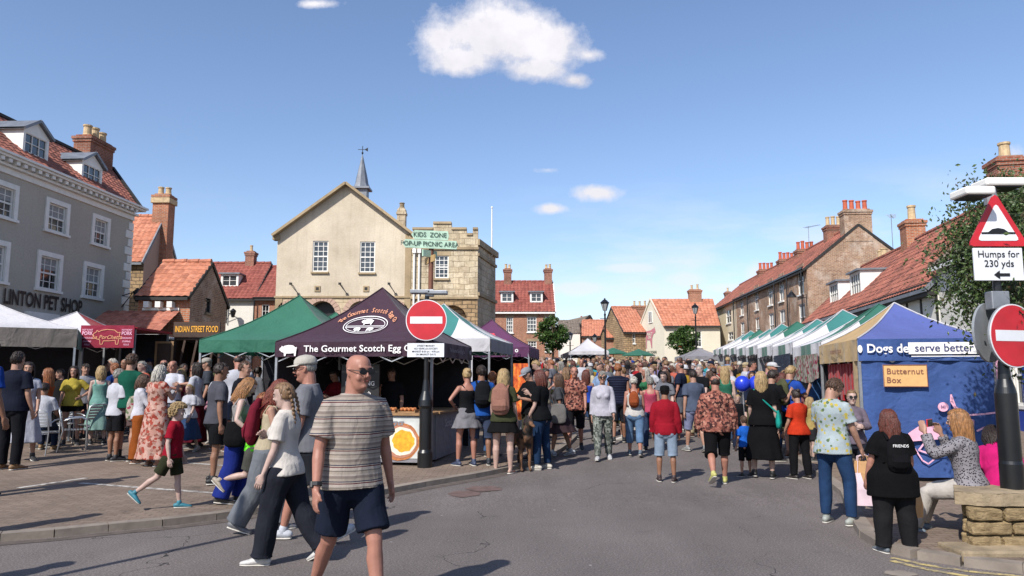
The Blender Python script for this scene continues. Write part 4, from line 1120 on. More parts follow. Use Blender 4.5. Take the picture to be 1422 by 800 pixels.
# ---------- pop-up gazebos ----------
def gazebo(label, x, y, rz, w=3, d=3, eave=2.2, peak=3.2, mats=('cwhite',)*4, val=None, vh=.24, name='market_gazebo', group=None, legm='galv', walls={}, valm=None, sag=.1, scal=False):
    """mats: roof panels front(-y), right(+x), back(+y), left(-x); walls {side: material}"""
    z0 = gz(x, y)
    r = thing(name, label, 'gazebo', (x, y, z0), rz, group)
    C = [(-w/2, -d/2), (w/2, -d/2), (w/2, d/2), (-w/2, d/2)]
    def panel(k):
        a, b = Vector((*C[k], 0)), Vector((*C[(k+1) % 4], 0)); half = (b-a).length/2; mid = (a+b)/2; ux = (b-a).normalized(); dm = mid.length
        def f(s, v, off=0):
            # s in metres along, v 0..1 up
            hw = half*(1-v)
            e = min(1, abs(s)/max(hw, 1e-3))
            z = eave+(peak-eave)*(v-.10*math.sin(math.pi*v))-sag*(1-e*e)*4*v*(1-v)*.6
            p = mid*(1-v)+ux*s; return Vector((p.x, p.y, z+off))
        return f, half, dm
    fs = []
    by = {}
    for k in range(4):
        f, half, dm = panel(k); fs.append(f); m = mats[k]
        mb = by.setdefault(m, MB()); n, mm = 12, 10
        idx = {}
        for j in range(mm+1):
            v = j/mm
            for i in range(n+1):
                s = (i/n*2-1)*half*(1-v); idx[i, j] = (mb.pt(f(s, v)), s, v)
        for j in range(mm):
            for i in range(n):
                q = [idx[i, j], idx[i+1, j], idx[i+1, j+1], idx[i, j+1]]
                if j == mm-1: q = q[:3]
                mb.uv[len(mb.f)] = [(t[1], t[2]) for t in q]
                mb.f.append([t[0] for t in q]); mb.m.append(0)
    first = None
    for m, mb in by.items():
        o = mb.build('canopy', [MT[m]], r, smooth=True); first = first or o
    piping = MB()
    for k in range(4):
        pts = [fs[k]((-1)*panel(k)[1]*(1-v/8), v/8, .012) for v in range(9)]
        piping.loft(pts, [.012]*9, 5, None)
    piping.build('piping', [MT['cwhite' if 'cblue2' in mats or 'cstripe' in mats else mats[0]]], first)
    vm = valm or mats
    for k in range(4):
        if vm[k] is None: continue
        a, b = Vector((*C[k], 0)), Vector((*C[(k+1) % 4], 0)); half = (b-a).length/2; ux = (b-a).normalized(); nn = Vector((ux.y, -ux.x, 0)); mb = MB(); n = 24; mid = (a+b)/2
        for i in range(n):
            q = []
            for t, zz in ((i, 0), (i+1, 0), (i+1, 1), (i, 1)):
                s = (t/n*2-1)*half; wv = .018*math.sin(t*1.3+k)*(1-zz)+.01*math.sin(t*.5)*(1-zz)
                zb = eave-vh+(.04*abs(math.sin(t*math.pi/4)) if scal else 0)
                p = mid+ux*s+nn*(.012+wv); q.append(((p.x, p.y, zb if zz == 0 else eave), s, zz))
            mb.uv[len(mb.f)] = [(t[1], t[2]) for t in q]; mb.f.append([mb.pt(t[0]) for t in q]); mb.m.append(0)
        mb.build('valance', [MT[vm[k]]], r, smooth=True)
    for cx, cy in C:
        mb = MB(); ix, iy = cx*.985, cy*.985; mb.box(ix-.022, ix+.022, iy-.022, iy+.022, 0, eave-.02); mb.box(ix-.05, ix+.05, iy-.05, iy+.05, 0, .012)
        l = mb.build('leg', [MT[legm]], r)
    mb = MB()
    for k in range(4):
        a, b = Vector((*C[k], eave-.06))*1, Vector((*C[(k+1) % 4], eave-.06)); a.x *= .98; a.y *= .98; b.x *= .98; b.y *= .98; n = 4
        for i in range(n):
            p, q = a+(b-a)*i/n, a+(b-a)*(i+1)/n; lo = Vector((0,0,-.3))
            mb.bar(p, q+lo, .018); mb.bar(p+lo, q, .018)
    mb.build('frame', [MT['alu']], r)
    for k, m in walls.items():
        a, b = Vector((*C[k], 0))*.985, Vector((*C[(k+1) % 4], 0))*.985; mb = MB(); n = 20; ux = (b-a).normalized(); nn = Vector((ux.y, -ux.x, 0))
        for i in range(n):
            q = []
            for t, zz in ((i, 0), (i+1, 0), (i+1, 1), (i, 1)):
                p = a+(b-a)*t/n+nn*(.03*math.sin(t*.9+k)*(1-zz*.8)); q.append((p.x, p.y, .04 if zz == 0 else eave-vh*.5))
            mb.poly(q)
        mb.build('side_panel', [MT[m]], r, smooth=True)
    return r, fs, C
def trestle(label, x, y, rz, w, d, h=.9, cloth='cdark', group=None, name='stall_table'):
    t = thing(name, label, 'table', (x, y, gz(x, y)), rz, group)
    mb = MB(); mb.box(-w/2, w/2, -d/2, d/2, h-.03, h); mb.build('tabletop', [MT['woodl']], t)
    mb = MB(); n = 24
    P = [(-w/2, -d/2), (w/2, -d/2), (w/2, d/2), (-w/2, d/2)]; P = [Vector((a*1.01, b*1.02, 0)) for a, b in P]
    for k in range(4):
        a, b = P[k], P[(k+1) % 4]; u = (b-a).normalized(); nn = Vector((u.y, -u.x, 0)); L_ = (b-a).length; m = max(4, int(L_/.08))
        for i in range(m):
            q = []
            for s, zz in ((i, 0), (i+1, 0), (i+1, 1), (i, 1)):
                p = a+(b-a)*s/m+nn*(.02*math.sin(s*1.9)*(1-zz)); q.append((p.x, p.y, .06 if zz == 0 else h+.006))
            mb.poly(q)
    mb.poly([(p.x, p.y, h+.006) for p in P]); mb.build('tablecloth', [MT[cloth]], t)
    return t
G1 = 'green and white striped market tents'
def _x(px, Y): return at(px, 400, Y).x
def arc_text(mb, body, size, R_, a0, a1, fn, cx=0, cy=0, **kw):
    """letters set on an arc from angle a0 to a1 (degrees, clockwise from the left)"""
    n = len(body)
    for i, ch in enumerate(body):
        if ch == ' ': continue
        a = R(a0+(a1-a0)*(i+.5)/n); ca, sa = math.cos(a), math.sin(a)
        rot = a-math.pi/2
        def f(x, y, ca=ca, sa=sa, rot=rot):
            xx = x*math.cos(rot)-y*math.sin(rot)+R_[0]*ca+cx; yy = x*math.sin(rot)+y*math.cos(rot)+R_[1]*sa+cy
            return fn(xx, yy)
        put_text(mb, ch, size, f, **kw)
def ring(mb, fn, rx, ry, w, cx=0, cy=0, n=40):
    for i in range(n):
        a, b = 6.2832*i/n, 6.2832*(i+1)/n
        mb.poly([fn(cx+(rx+k)*math.cos(t), cy+(ry+k)*math.sin(t)) for t, k in ((a, 0), (b, 0), (b, w), (a, w))])

# plum food stall
TH = R(-10)
px_, py_ = -2.62, 15.05
plum, fs, C = gazebo('plum coloured food stall gazebo with pig emblem on its roof', px_, py_, TH, 3.0, 3.0, 2.13, 3.28, ('cpurp',)*4, vh=.27, walls={2: 'cdark', 3: 'cdark'})
def val_fn(k, off=.05, w=3.0, d=3.0, zc_=2.0):
    if k == 0: return plane_fn((0, -d/2, zc_), (1,0,0), (0,0,1), off)
    return plane_fn((w/2, 0, zc_), (0,1,0), (0,0,1), off)
mb = MB(); f0 = val_fn(0)
put_text(mb, 'The Gourmet Scotch Egg Co', .165, lambda x, y: f0(x+.14, y), bold=.012, sx=1.07, sp=1.02)
put_shape(mb, [(x*.36-1.22, y*.42-.02) for x, y in PIG], f0)
mb.build('lettering', [MT['wtext']], plum, uv=False)
mb = MB(); f1 = val_fn(1); put_text(mb, 'The Gourmet Scotch Egg Co', .1, lambda x, y: f1(x+.1, y), bold=.01); put_shape(mb, [(x*.2+1.2, y*.25) for x, y in PIG], f1)
mb.build('lettering', [MT['cgrey']], plum, uv=False)
def roof_fn(f, dx=0, v0=.3, L_=1.85, off=.02):
    return lambda x, y: f(x+dx, v0+y/L_, off+.015)
fr = roof_fn(fs[0], 0, .4, 1.1)
mb = MB(); ring(mb, fr, .42, .19, .014); ring(mb, fr, .375, .155, .01)
put_shape(mb, [(x*.25, y*.25+.085) for x, y in PIG], fr)
put_shape(mb, [(x*.14-.12, y*.22-.09) for x, y in PIG], fr); put_shape(mb, [(-x*.14+.13, y*.22-.09) for x, y in PIG][::-1], fr)
for k in (0, 1): mb.poly([fr(-.38, -.02-.03*k), fr(.38, -.02-.03*k), fr(.38, -.01-.03*k), fr(-.38, -.01-.03*k)])
mb.build('emblem', [MT['wtext']], plum, uv=False)
mb = MB(); arc_text(mb, 'The Gourmet Scotch Egg Co', .105, (.56, .3), 168, 12, fr, bold=.008); mb.build('arched_lettering', [MT['peach']], plum, uv=False)
# counter
def on(root_xy, th, lx, ly):
    return root_xy[0]+lx*math.cos(th)-ly*math.sin(th), root_xy[1]+lx*math.sin(th)+ly*math.cos(th)
cx_, cy_ = on((px_, py_), TH, .55, -1.25)
ct = thing('food_counter', 'long stall counter wrapped in egg banner under the plum gazebo', 'counter', (cx_, cy_, gz(cx_, cy_)), TH)
mb = MB(); mb.box(-1.35, .85, -.28, .28, .05, .86); mb.box(.3, .88, .28, 2.3, .05, .86); mb.build('counter_body', [MT['cgrey']], ct)
mb = MB(); mb.box(-1.4, .9, -.34, .34, .862, .9); mb.box(.25, .93, .34, 2.35, .862, .9); mb.build('countertop', [MT['woodl']], ct)
fc = plane_fn((0, -.28, .46), (1,0,0), (0,0,1), .012); fc2 = plane_fn((0, -.28, .46), (1,0,0), (0,0,1), .018); fc3 = plane_fn((0, -.28, .46), (1,0,0), (0,0,1), .024)
def disc(mb, fn, cx, cy, rx, ry, n=26, wob=0): put_shape(mb, [(cx+rx*math.cos(6.2832*i/n)*(1+wob*math.sin(i*2.1)), cy+ry*math.sin(6.2832*i/n)*(1+wob*math.cos(i*1.7))) for i in range(n)], fn)
eggs = plain('egg_crumb', '#a8683a', .8, 0, .35, 22); eggw = plain('egg_white', '#d8cdb8', .6); eggy = plain('egg_yolk', '#d89a22', .5, 0, .3, 14); wrap = plain('counter_banner', '#b9bcb8', .7, 0, .25, 3); meat = plain('sausage_meat', '#a8725a', .8, 0, .2, 20)
mb = MB(); mb.box(-1.352, .852, -.29, -.2805, .12, .84); mb.build('front_banner', [wrap], ct)
for ex_ in (0, -1.33):
    mb = MB(); disc(mb, fc, .38+ex_, -.05, .36, .33, wob=.02); e1 = mb.build('egg_picture', [eggs], ct, uv=False)
    mb = MB(); disc(mb, fc2, .4+ex_, -.05, .31, .285); mb.build('egg_meat', [meat], e1, uv=False)
    mb = MB(); disc(mb, plane_fn((0, -.28, .46), (1,0,0), (0,0,1), .021), .42+ex_, -.045, .265, .245, wob=.03); mb.build('egg_white', [eggw], e1, uv=False)
    mb = MB(); disc(mb, fc3, .45+ex_, -.04, .2, .19, wob=.07); mb.build('egg_yolk', [eggy], e1, uv=False)
mb = MB(); put_text(mb, 'Scotch Egg', .24, lambda x, y: fc2(x-.15, y+.26), bold=.02, sx=1.15); mb.build('lettering', [MT['cgrey']], ct, uv=False)
fs1 = plane_fn((.88, 1.3, .46), (0,1,0), (0,0,1), .012); mb = MB(); put_text(mb, 'Scotch Egg', .2, lambda x, y: fs1(x, y+.2), bold=.02); mb.build('lettering', [MT['cwhite']], ct, uv=False)
mx_, my_ = on((px_, py_), TH, -.1, -.95)
mn = thing('menu_board', 'black menu board with white prices standing on the egg counter', 'menu board', (mx_, my_, gz(mx_, my_)+.9), TH)
mb = MB(); mb.box(-.32, .42, -.02, .02, 0, .86); mb.build('board', [MT['sblack']], mn)
mb = MB(); fm = plane_fn((.05, -.02, 0), (1,0,0), (0,0,1), .01)
for t, z, s in (('TRADITIONAL', .78, .085), ('PORK', .62, .11), ('MATCHING', .5, .11), ('£4.50 each', .32, .1), ('2 FOR £8.60', .14, .1)): put_text(mb, t, s, lambda x, y, z=z: fm(x, y+z), bold=.012)
mb.build('lettering', [MT['wtext']], mn, uv=False)
for i, (lx, lb) in enumerate(((.25, 'tray of scotch eggs beside the black menu board'), (.62, 'second tray of scotch eggs nearer the counter corner'))):
    tx, ty = on((px_, py_), TH, lx+.35, -1.2)
    t = thing('egg_tray', lb, 'food tray', (tx, ty, gz(tx, ty)+.9), TH, 'egg trays on the counter')
    mb = MB(); mb.box(-.16, .16, -.12, .12, 0, .02); mb.box(-.16, -.15, -.12, .12, .02, .05); mb.box(.15, .16, -.12, .12, .02, .05); mb.build('tray', [MT['woodl']], t)
    for q in range(8):
        mb = MB(); mb.ell((-.11+.073*(q % 4), -.05+.1*(q//4), .055), (.034, .034, .034), 10, 7); mb.build('scotch_egg', [eggs], t, smooth=True)

# green gazebo left of it
gr, _, _ = gazebo('plain dark green gazebo on the left of the plum food stall', -4.95, 17.35, R(-6), 3.1, 3.1, 2.2, 3.3, ('cgreen',)*4, vh=.26, walls={2: 'cdark'})
gazebo('small green gazebo peak showing behind the plum gazebo roof', -5.9, 25, R(-6), 3, 3, 2.3, 3.32, ('cgreen',)*4)
st, fs_, _ = gazebo('green and white striped gazebo directly behind the plum food stall', -1.72, 18.9, TH, 3, 3, 2.25, 3.2, ('cstripe',)*4, vh=.3, group=G1, valm=('cwhite', 'cgrey', 'cgreen', 'cgreen'), walls={3: 'cdark'})
pz, fsp, _ = gazebo('purple pizza gazebo with pink lettering near the annex corner', -.66, 24.6, R(-8), 2.8, 2.8, 2.1, 3.05, ('cpurp2',)*4, vh=.3, walls={3: 'cdark', 2: 'cdark'})
fr = roof_fn(fsp[0], .28, .3, 1.2)
mb = MB(); put_text(mb, 'Pizza', .36, fr, bold=.03); 
for a in range(6): disc(mb, fr, -.2+.09*math.cos(a), .28+.07*math.sin(a), .06, .05, 10)
mb.build('lettering', [MT['redtext']], pz, uv=False)
mb = MB(); fv = plane_fn((0, -1.5, 2.0), (1,0,0), (0,0,1), .05); put_text(mb, 'f y o', .2, lambda x, y: fv(x+.9, y), bold=.02); put_text(mb, 'WOODFIRED', .13, lambda x, y: fv(x-.3, y), bold=.02); mb.build('lettering', [MT['wtext']], pz, uv=False)
mb = MB(); mb.box(-1.45, -.35, -1.5, -1.46, .0, 1.9); mb.build('white_panel', [MT['cwhite']], pz)
# ---- left tents
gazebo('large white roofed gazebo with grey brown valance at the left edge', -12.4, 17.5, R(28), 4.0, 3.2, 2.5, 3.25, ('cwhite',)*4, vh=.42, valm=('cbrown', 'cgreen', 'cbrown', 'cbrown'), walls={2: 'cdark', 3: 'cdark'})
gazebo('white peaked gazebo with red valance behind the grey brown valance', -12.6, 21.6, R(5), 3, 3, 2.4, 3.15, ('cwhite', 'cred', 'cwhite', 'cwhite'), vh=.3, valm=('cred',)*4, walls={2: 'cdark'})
bx, by_ = (_x(118, 19.4)+_x(190, 19.4))/2, 19.4
pk = thing('pork_stall', 'hot pork stall fronted by a crimson banner with pig outline', 'food stall', (bx, by_, gz(bx, by_)), R(2))
z0 = at(150, 483, 19.4).z-gz(bx, by_); z1 = at(150, 452, 19.4).z-gz(bx, by_)
mb = MB(); mb.box(-.68, .68, -.03, 0, z0, z1); bn = mb.build('banner', [MT['banner']], pk)
fb = plane_fn((0, -.03, (z0+z1)/2), (1,0,0), (0,0,1), .012); mb = MB()
for s in (-.5, .5): 
    for t, z in (('HOT ROAST', .17), ('PORK', .08), ('CRACKLING', -.04), ('STUFFING', -.13), ('ROLLS', -.21)): put_text(mb, t, .13 if t == 'PORK' else .06, lambda x, y, s=s, z=z: fb(x*.8+s, y+z), bold=.02)
mb.build('lettering', [MT['pinkprint']], bn, uv=False)
mb = MB(); put_text(mb, 'La PorChetta', .14, lambda x, y: fb(x, y-.02), bold=.015, shear=.3)
for i in range(len(PIG)):
    a, b = PIG[i], PIG[(i+1) % len(PIG)]; a = Vector((a[0]*.72, a[1]*.8, 0)); b = Vector((b[0]*.72, b[1]*.8, 0)); t = (b-a).normalized(); n_ = Vector((-t.y, t.x, 0))*.009
    mb.poly([fb(*(q.xy)) for q in (a-n_, b-n_, b+n_, a+n_)])
mb.build('pig_outline', [MT['peach']], bn, uv=False)
mb = MB(); mb.box(-.72, .72, .05, 2.2, z1-.1, z1-.04); mb.build('roof', [MT['cred']], pk)
for sx_ in (-.66, .66):
    for yy in (.06, 2.1): mb = MB(); mb.box(sx_-.025, sx_+.025, yy-.025, yy+.025, 0, z1-.1); mb.build('post', [MT['galv']], pk)
mb = MB(); mb.box(-.64, .64, 2.12, 2.15, .1, z1-.11); mb.build('back_panel', [MT['cdark']], pk)
mb = MB(); mb.box(-.64, .64, .1, .6, 0, .95); mb.build('counter', [MT['banner']], pk)
# indian street food stall
sx0, sx1 = _x(244, 21.6), _x(308, 21.6); cx_ = (sx0+sx1)/2; zb0 = gz(cx_, 21.6)
ik = thing('street_food_kiosk', 'dark wooden food kiosk with gold lettered sign over its hatch', 'food kiosk', (cx_, 21.6, zb0), 0)
hw = (sx1-sx0)/2; z0 = at(275, 468, 21.6).z-zb0; z1 = at(275, 447, 21.6).z-zb0
mb = MB(); mb.box(-hw, hw, 0, .06, z0, z1); sg = mb.build('sign_board', [MT['wood']], ik)
text_on(sg, 'INDIAN STREET FOOD', .25, (0, 0, (z0+z1)/2), (1,0,0), (0,0,1), 'gold', sx=hw*2/2.72, bold=.015)
mb = MB(); mb.box(-hw, hw, .07, 2.2, z0-.08, z0-.01); mb.build('roof', [MT['wood']], ik)
mb = MB(); mb.box(-hw, -hw+.06, .07, 2.2, 0, z0-.09); mb.box(hw-.06, hw, .07, 2.2, 0, z0-.09); mb.box(-hw+.061, hw-.061, 2.1, 2.2, 0, z0-.09); mb.build('cabin', [MT['wood']], ik)
mb = MB(); mb.box(-hw+.07, hw-.07, .02, .5, 0, .95); mb.box(-hw, hw, -.06, .5, .952, 1.0); mb.build('hatch_counter', [MT['woodl']], ik)
for k, xx in enumerate((-.45, -.1, .4)): mb = MB(); mb.bar((xx-.1, .01, 1.0), (xx+.12, .03, z0-.1), .06, .04); mb.build('post', [MT['wood']], ik)
vx = (_x(165, 22)+_x(240, 22))/2
fv_ = thing('food_van', 'dark food van with yellow lettering parked left of the wooden kiosk', 'van', (vx, 22.0, gz(vx, 22)), 0)
hw = (_x(241, 22)-_x(166, 22))/2; zt = at(200, 468, 22).z-gz(vx, 22)
mb = MB(); mb.box(-hw, hw, 0, 2.1, .35, zt-.08); mb.build('body', [MT['sblack']], fv_, bevel=.04)
mb = MB(); mb.box(-hw-.03, hw+.03, -.1, 2.15, zt-.078, zt); mb.build('roof_edge', [MT['wpaint']], fv_, bevel=.02)
text_on(fv_, 'PUKAR EATS', .17, (.25, 0, zt-.2), (1,0,0), (0,0,1), 'gold', off=.015, bold=.015)
mb = MB(); mb.box(-hw+.15, .15, -.012, -.002, 1.15, zt-.42); mb.build('windscreen', [MT['glass']], fv_)
for xx in (-hw+.35, hw-.35): mb = MB(); mb.cyl((xx, -.02, .33), (xx, .2, .33), .33, n=18); mb.build('wheel', [MT['blackp']], fv_)
bb = thing('notice_board', 'framed dark wooden menu board standing in front of the food van', 'menu board', (_x(233, 21.2), 21.2, gz(-9, 21.2)), 0)
mb = MB(); mb.box(-.24, .24, 0, .05, .1, at(233, 474, 21.2).z-gz(-9, 21.2)); mb.build('board', [MT['wood']], bb)
mb = MB(); zt = at(233, 474, 21.2).z-gz(-9, 21.2); mb.box(-.26, -.2, -.02, -.001, .1, zt); mb.box(.2, .26, -.02, -.001, .1, zt); mb.box(-.199, .199, -.02, -.001, zt-.06, zt)
for i in range(3): mb.box(-.17, .17, -.015, -.001, .5+i*.4, .53+i*.4+.2)
mb.build('frame', [MT['woodl']], bb)
wx, wy = at(505/738*240+160, 630/800*260+240, 38).x, 38
gazebo('small white gazebo far off beneath the white dormer house', wx, wy, 0, 2.6, 2.6, 2.2, 3.0, ('cwhite',)*4)

# ---- right hand row
RD = math.atan2(1, .19)   # direction of the row, going away
def rowpt(dd, off=0):
    x = 6.0+.19*(dd-14.5); return x+off*.982, dd-off*.187
rzr = RD-math.pi/2
lab = ['striped green and white gazebo beside the blue and tan dog food tent', 'second striped gazebo from the blue tent', 'third striped gazebo from the blue tent', 'fourth striped gazebo from the blue tent', 'fifth striped gazebo from the blue tent', 'sixth striped gazebo from the blue tent', 'seventh striped gazebo from the blue tent', 'eighth striped gazebo from the blue tent', 'last striped gazebo at the far end of the right row']
for i in range(9):
    dd = 14.6+3.03*i+1.5; x, y = rowpt(dd, 1.5)
    st = 'cstripe' if i % 3 else 'cstripe2'
    gazebo(lab[i], x, y, rzr, 3.0, 3.0, 2.15+.03*(i % 2), 3.0+.06*math.sin(i*2.1), (st,)*4, vh=.3, group=G1, walls={1: 'cgrey', **({2: 'cgrey'} if i in (1, 2, 4, 5, 7) else {})}, scal=True, valm=('cstripe2',)*4)
    x2, y2 = rowpt(dd, .75)
    trestle('cloth covered table inside the '+lab[i].replace('striped green and white gazebo beside', 'striped gazebo beside').replace('the blue and tan dog food tent', 'the blue tent'), x2, y2, rzr+R(90), 2.4, .7, .85, ['cdark', 'cred', 'cgrey'][i % 3], 'stall tables in the right row')
# hanging banners below valances
for i, (dd, nm) in enumerate(((15.9, 'brown printed banner hung below the valance of the nearest striped gazebo'), (18.9, 'dark photo banner hung below the valance of the second striped gazebo'))):
    x, y = rowpt(dd, -.06); b = thing('hanging_banner', nm, 'banner', (x, y, gz(x, y)+1.45), rzr+R(90))
    mb = MB(); n = 16
    for k in range(n):
        xa, xb = -1.25+2.5*k/n, -1.25+2.5*(k+1)/n; mb.poly([(xa, .02*math.sin(k), -.1*math.sin(math.pi*k/n)), (xb, .02*math.sin(k+1), -.1*math.sin(math.pi*(k+1)/n)), (xb, 0, .48), (xa, 0, .48)])
    mb.build('cloth', [MT['p_bag' if i == 0 else 'p_check']], b)

# blue and tan dog food tent
A = Vector((5.41, 11.75, 0)); u = Vector((.982, -.187, 0)); v = Vector((.187, .982, 0)); W_, D_ = 1.95, 2.75
c = A+u*W_/2+v*D_/2
bt, fsb, _ = gazebo('blue and tan dog food gazebo with white slogan on its valance', c.x, c.y, math.atan2(u.y, u.x), W_, D_, 2.14, 2.82, ('cblue2', 'cblue2', 'ctan', 'ctan'), vh=.34, valm=('cblue', 'cblue', 'ctan', 'ctan'), walls={0: 'cblue', 1: 'cblue', 2: 'cdark'}, sag=.03)
fv = plane_fn((0, -D_/2, 1.985), (1,0,0), (0,0,1), .045); fv2 = plane_fn((0, -D_/2, 1.985), (1,0,0), (0,0,1), .05); fv3 = plane_fn((0, -D_/2, 1.985), (1,0,0), (0,0,1), .056)
mb = MB(); put_text(mb, 'Dogs de', .19, lambda x, y: fv3(x-.555, y), bold=.02, sx=.95)
disc(mb, fv3, -.955, 0, .035, .06, 16)
mb.build('lettering', [MT['wtext']], bt, uv=False)
mb = MB(); mb.poly([fv(-.255, -.085), fv(.75, -.085), fv(.75, .095), fv(-.255, .095)]); mb.poly([fv(-.22, -.125), fv(.77, -.125), fv(.77, -.112), fv(-.22, -.112)]); pl_ = mb.build('white_plate', [MT['wtext']], bt, uv=False)
mb = MB(); put_text(mb, 'serve better', .172, lambda x, y: fv2(x+.248, y+.005), bold=.01, sx=.97); mb.build('lettering', [MT['navytext']], bt, uv=False)
fw = plane_fn((0, -D_/2, 1.0), (1,0,0), (0,0,1), .05); fw2 = plane_fn((0, -D_/2, 1.0), (1,0,0), (0,0,1), .058); fw3 = plane_fn((0, -D_/2, 1.0), (1,0,0), (0,0,1), .068)
mb = MB(); mb.poly([fw(-.64, .4), fw(-.01, .4), fw(-.01, .74), fw(-.64, .74)]); sq = mb.build('tan_sign', [MT['btan']], bt, uv=False)
mb = MB(); 
for a, b, c_, d_ in ((-.64, -.01, .4, .41), (-.64, -.01, .73, .74), (-.64, -.63, .41, .73), (-.02, -.01, .41, .73)): mb.poly([fw2(a, c_), fw2(b, c_), fw2(b, d_), fw2(a, d_)])
put_text(mb, 'Butternut', .125, lambda x, y: fw2(x-.33, y+.635), bold=.008, sx=1.02, sp=1.05); put_text(mb, 'Box', .125, lambda x, y: fw2(x-.585+.09, y+.5), bold=.008, sp=1.05); mb.build('lettering', [MT['browntext']], bt, uv=False)
mb = MB(); disc(mb, fw, .18, .1, .075, .07, 20); bl = mb.build('speech_bubble', [MT['pinkprint']], bt, uv=False)
mb = MB(); put_text(mb, 'Hi', .07, lambda x, y: fw2(x+.18, y+.1), bold=.01); mb.build('lettering', [MT['navytext']], bl, uv=False)
def stroke(mb, pts, w, fn):
    for i in range(len(pts)-1):
        a, b = Vector((*pts[i], 0)), Vector((*pts[i+1], 0)); t = (b-a).normalized(); n_ = Vector((-t.y, t.x, 0))*w/2; a2, b2 = a-t*w*.3, b+t*w*.3
        mb.poly([fn(*(q.xy)) for q in (a2-n_, b2-n_, b2+n_, a2+n_)])
mb = MB(); stroke(mb, [(.3,.28), (.35,.1), (.52,-.02), (.75,.0), (.95,.03)], .026, fw); stroke(mb, [(.3,.28), (.29,.18), (.42,-.05), (.58,-.1), (.56,-.3)], .026, fw2); stroke(mb, [(.62,-.25), (.72,-.2), (.95,-.3)], .026, fw3)
stroke(mb, [(-.35,-.35), (-.1,-.42), (-.2,-.55), (0,-.62), (.25,-.55)], .024, fw); stroke(mb, [(-.3,-.45), (-.16,-.7), (-.08,-.75), (.1,-.6)], .02, fw2)
mb.build('dog_outline', [MT['pinkprint']], bt, uv=False)
mb = MB(); put_shape(mb, [(-.34,-.3), (-.2,-.2), (0,-.17), (.12,-.22), (.1,-.38), (-.1,-.4), (-.3,-.42)], fw3); mb.build('pink_patch', [MT['pinkprint']], bt, uv=False)
mb = MB(); mb.bar((W_/2+.0, -D_/2-.03, 2.0), (W_/2+.02, -D_/2-.06, .05), .05, .02); mb.build('pink_edge', [MT['pinkprint']], bt)
fl = plane_fn((-W_/2, 0, 1.99), (0,-1,0), (0,0,1), .05); mb = MB(); put_text(mb, 'butternutbox', .13, lambda x, y: fl(x*1.2+.1, y), bold=.01); mb.build('lettering', [MT['browntext']], bt, uv=False)
# tan corner curtain and red hung goods
mb = MB(); mb.M = Matrix.Translation((-W_/2+.02, 0, 0))
for k in range(6): mb.box(-.01, .01, -D_/2+.02+k*.06, -D_/2+.06+k*.06+.02, .9, 1.8)
mb.build('corner_curtain', [MT['ctan']], bt)
mb = MB()
for k in range(9): mb.box(-W_/2+.06, -W_/2+.1, -D_/2+.5+k*.22, -D_/2+.66+k*.22, 1.15+.1*(k % 2), 1.78)
mb.build('hung_goods', [MT['cred']], bt)

# ---- far street head tents and parasols
gazebo('distant white gazebo at the head of the street', _x(815, 56), 56, 0, 2.8, 2.8, 2.1, 3.1, ('cwhite',)*4)
gazebo('distant dark grey gazebo left of the distant white one', _x(801, 57), 57, 0, 2.4, 2.4, 1.9, 2.5, ('cdark',)*4)
gazebo('low grey awning tent beyond the last striped gazebo', _x(968, 50), 50, 0, 2.6, 3, 1.7, 2.3, ('cgrey',)*4)
for px, py, Y, lb in ((850, 488, 58, 'green parasol under the lamp post at the street head'), (885, 490, 56, 'green parasol in front of the mural gable')):
    x = _x(px, Y); p = thing('parasol', lb, 'parasol', (x, Y, gz(x, Y)), 0, 'green parasols')
    zt = at(px, py-5, Y).z-gz(x, Y)
    mb = MB(); mb.cyl((0,0,0), (0,0,zt), .03); mb.cyl((0,0,0), (0,0,.08), .25); mb.build('pole', [MT['woodl']], p)
    mb = MB(); mb.lathe([(1.25, zt-.5), (1.22, zt-.42), (.6, zt-.2), (.05, zt)], 8); mb.build('parasol_canopy', [MT['cgreen']], p)

# ================= street furniture =================
def lamp_post(label, px, Y, ytop, head=.55):
    x = _x(px, Y); z0 = gz(x, Y); H = at(px, ytop, Y).z-z0
    t = thing('street_lamp', label, 'street lamp', (x, Y, z0), 0, 'black lantern street lamps')
    mb = MB(); mb.lathe([(.16, 0), (.16, .12), (.11, .2), (.1, .9), (.12, .95), (.06, 1.05), (.05, H-1.0), (.07, H-.95), (.035, H-.85), (.035, H-.72)], 10); mb.bar((-.28, 0, H-1.15), (.28, 0, H-1.15), .03); mb.build('post', [MT['blackp']], t)
    mb = MB(); mb.lathe([(.1, H-.72), (.21, H-.3), (.2, H-.29)], 6); mb.build('lantern_glass', [MT['curt']], t)
    mb = MB(); mb.lathe([(.25, H-.3), (.26, H-.26), (.12, H-.12), (.05, H-.08), (.05, H-.03), (.01, H)], 6)
    for k in range(6):
        a = 6.2832*k/6; mb.bar((.1*math.cos(a), .1*math.sin(a), H-.72), (.215*math.cos(a), .215*math.sin(a), H-.3), .018)
    mb.build('lantern_cap', [MT['blackp']], t)
lamp_post('tall black lantern street lamp in the middle distance of the road', 839.5, 42, 414)
lamp_post('black lantern street lamp in front of the mural house', 964.5, 50, 421)
lamp_post('small street lamp near the orange roofed brick house', 825, 62, 463)
lamp_post('small street lamp beside the round tree', 791, 60, 460)

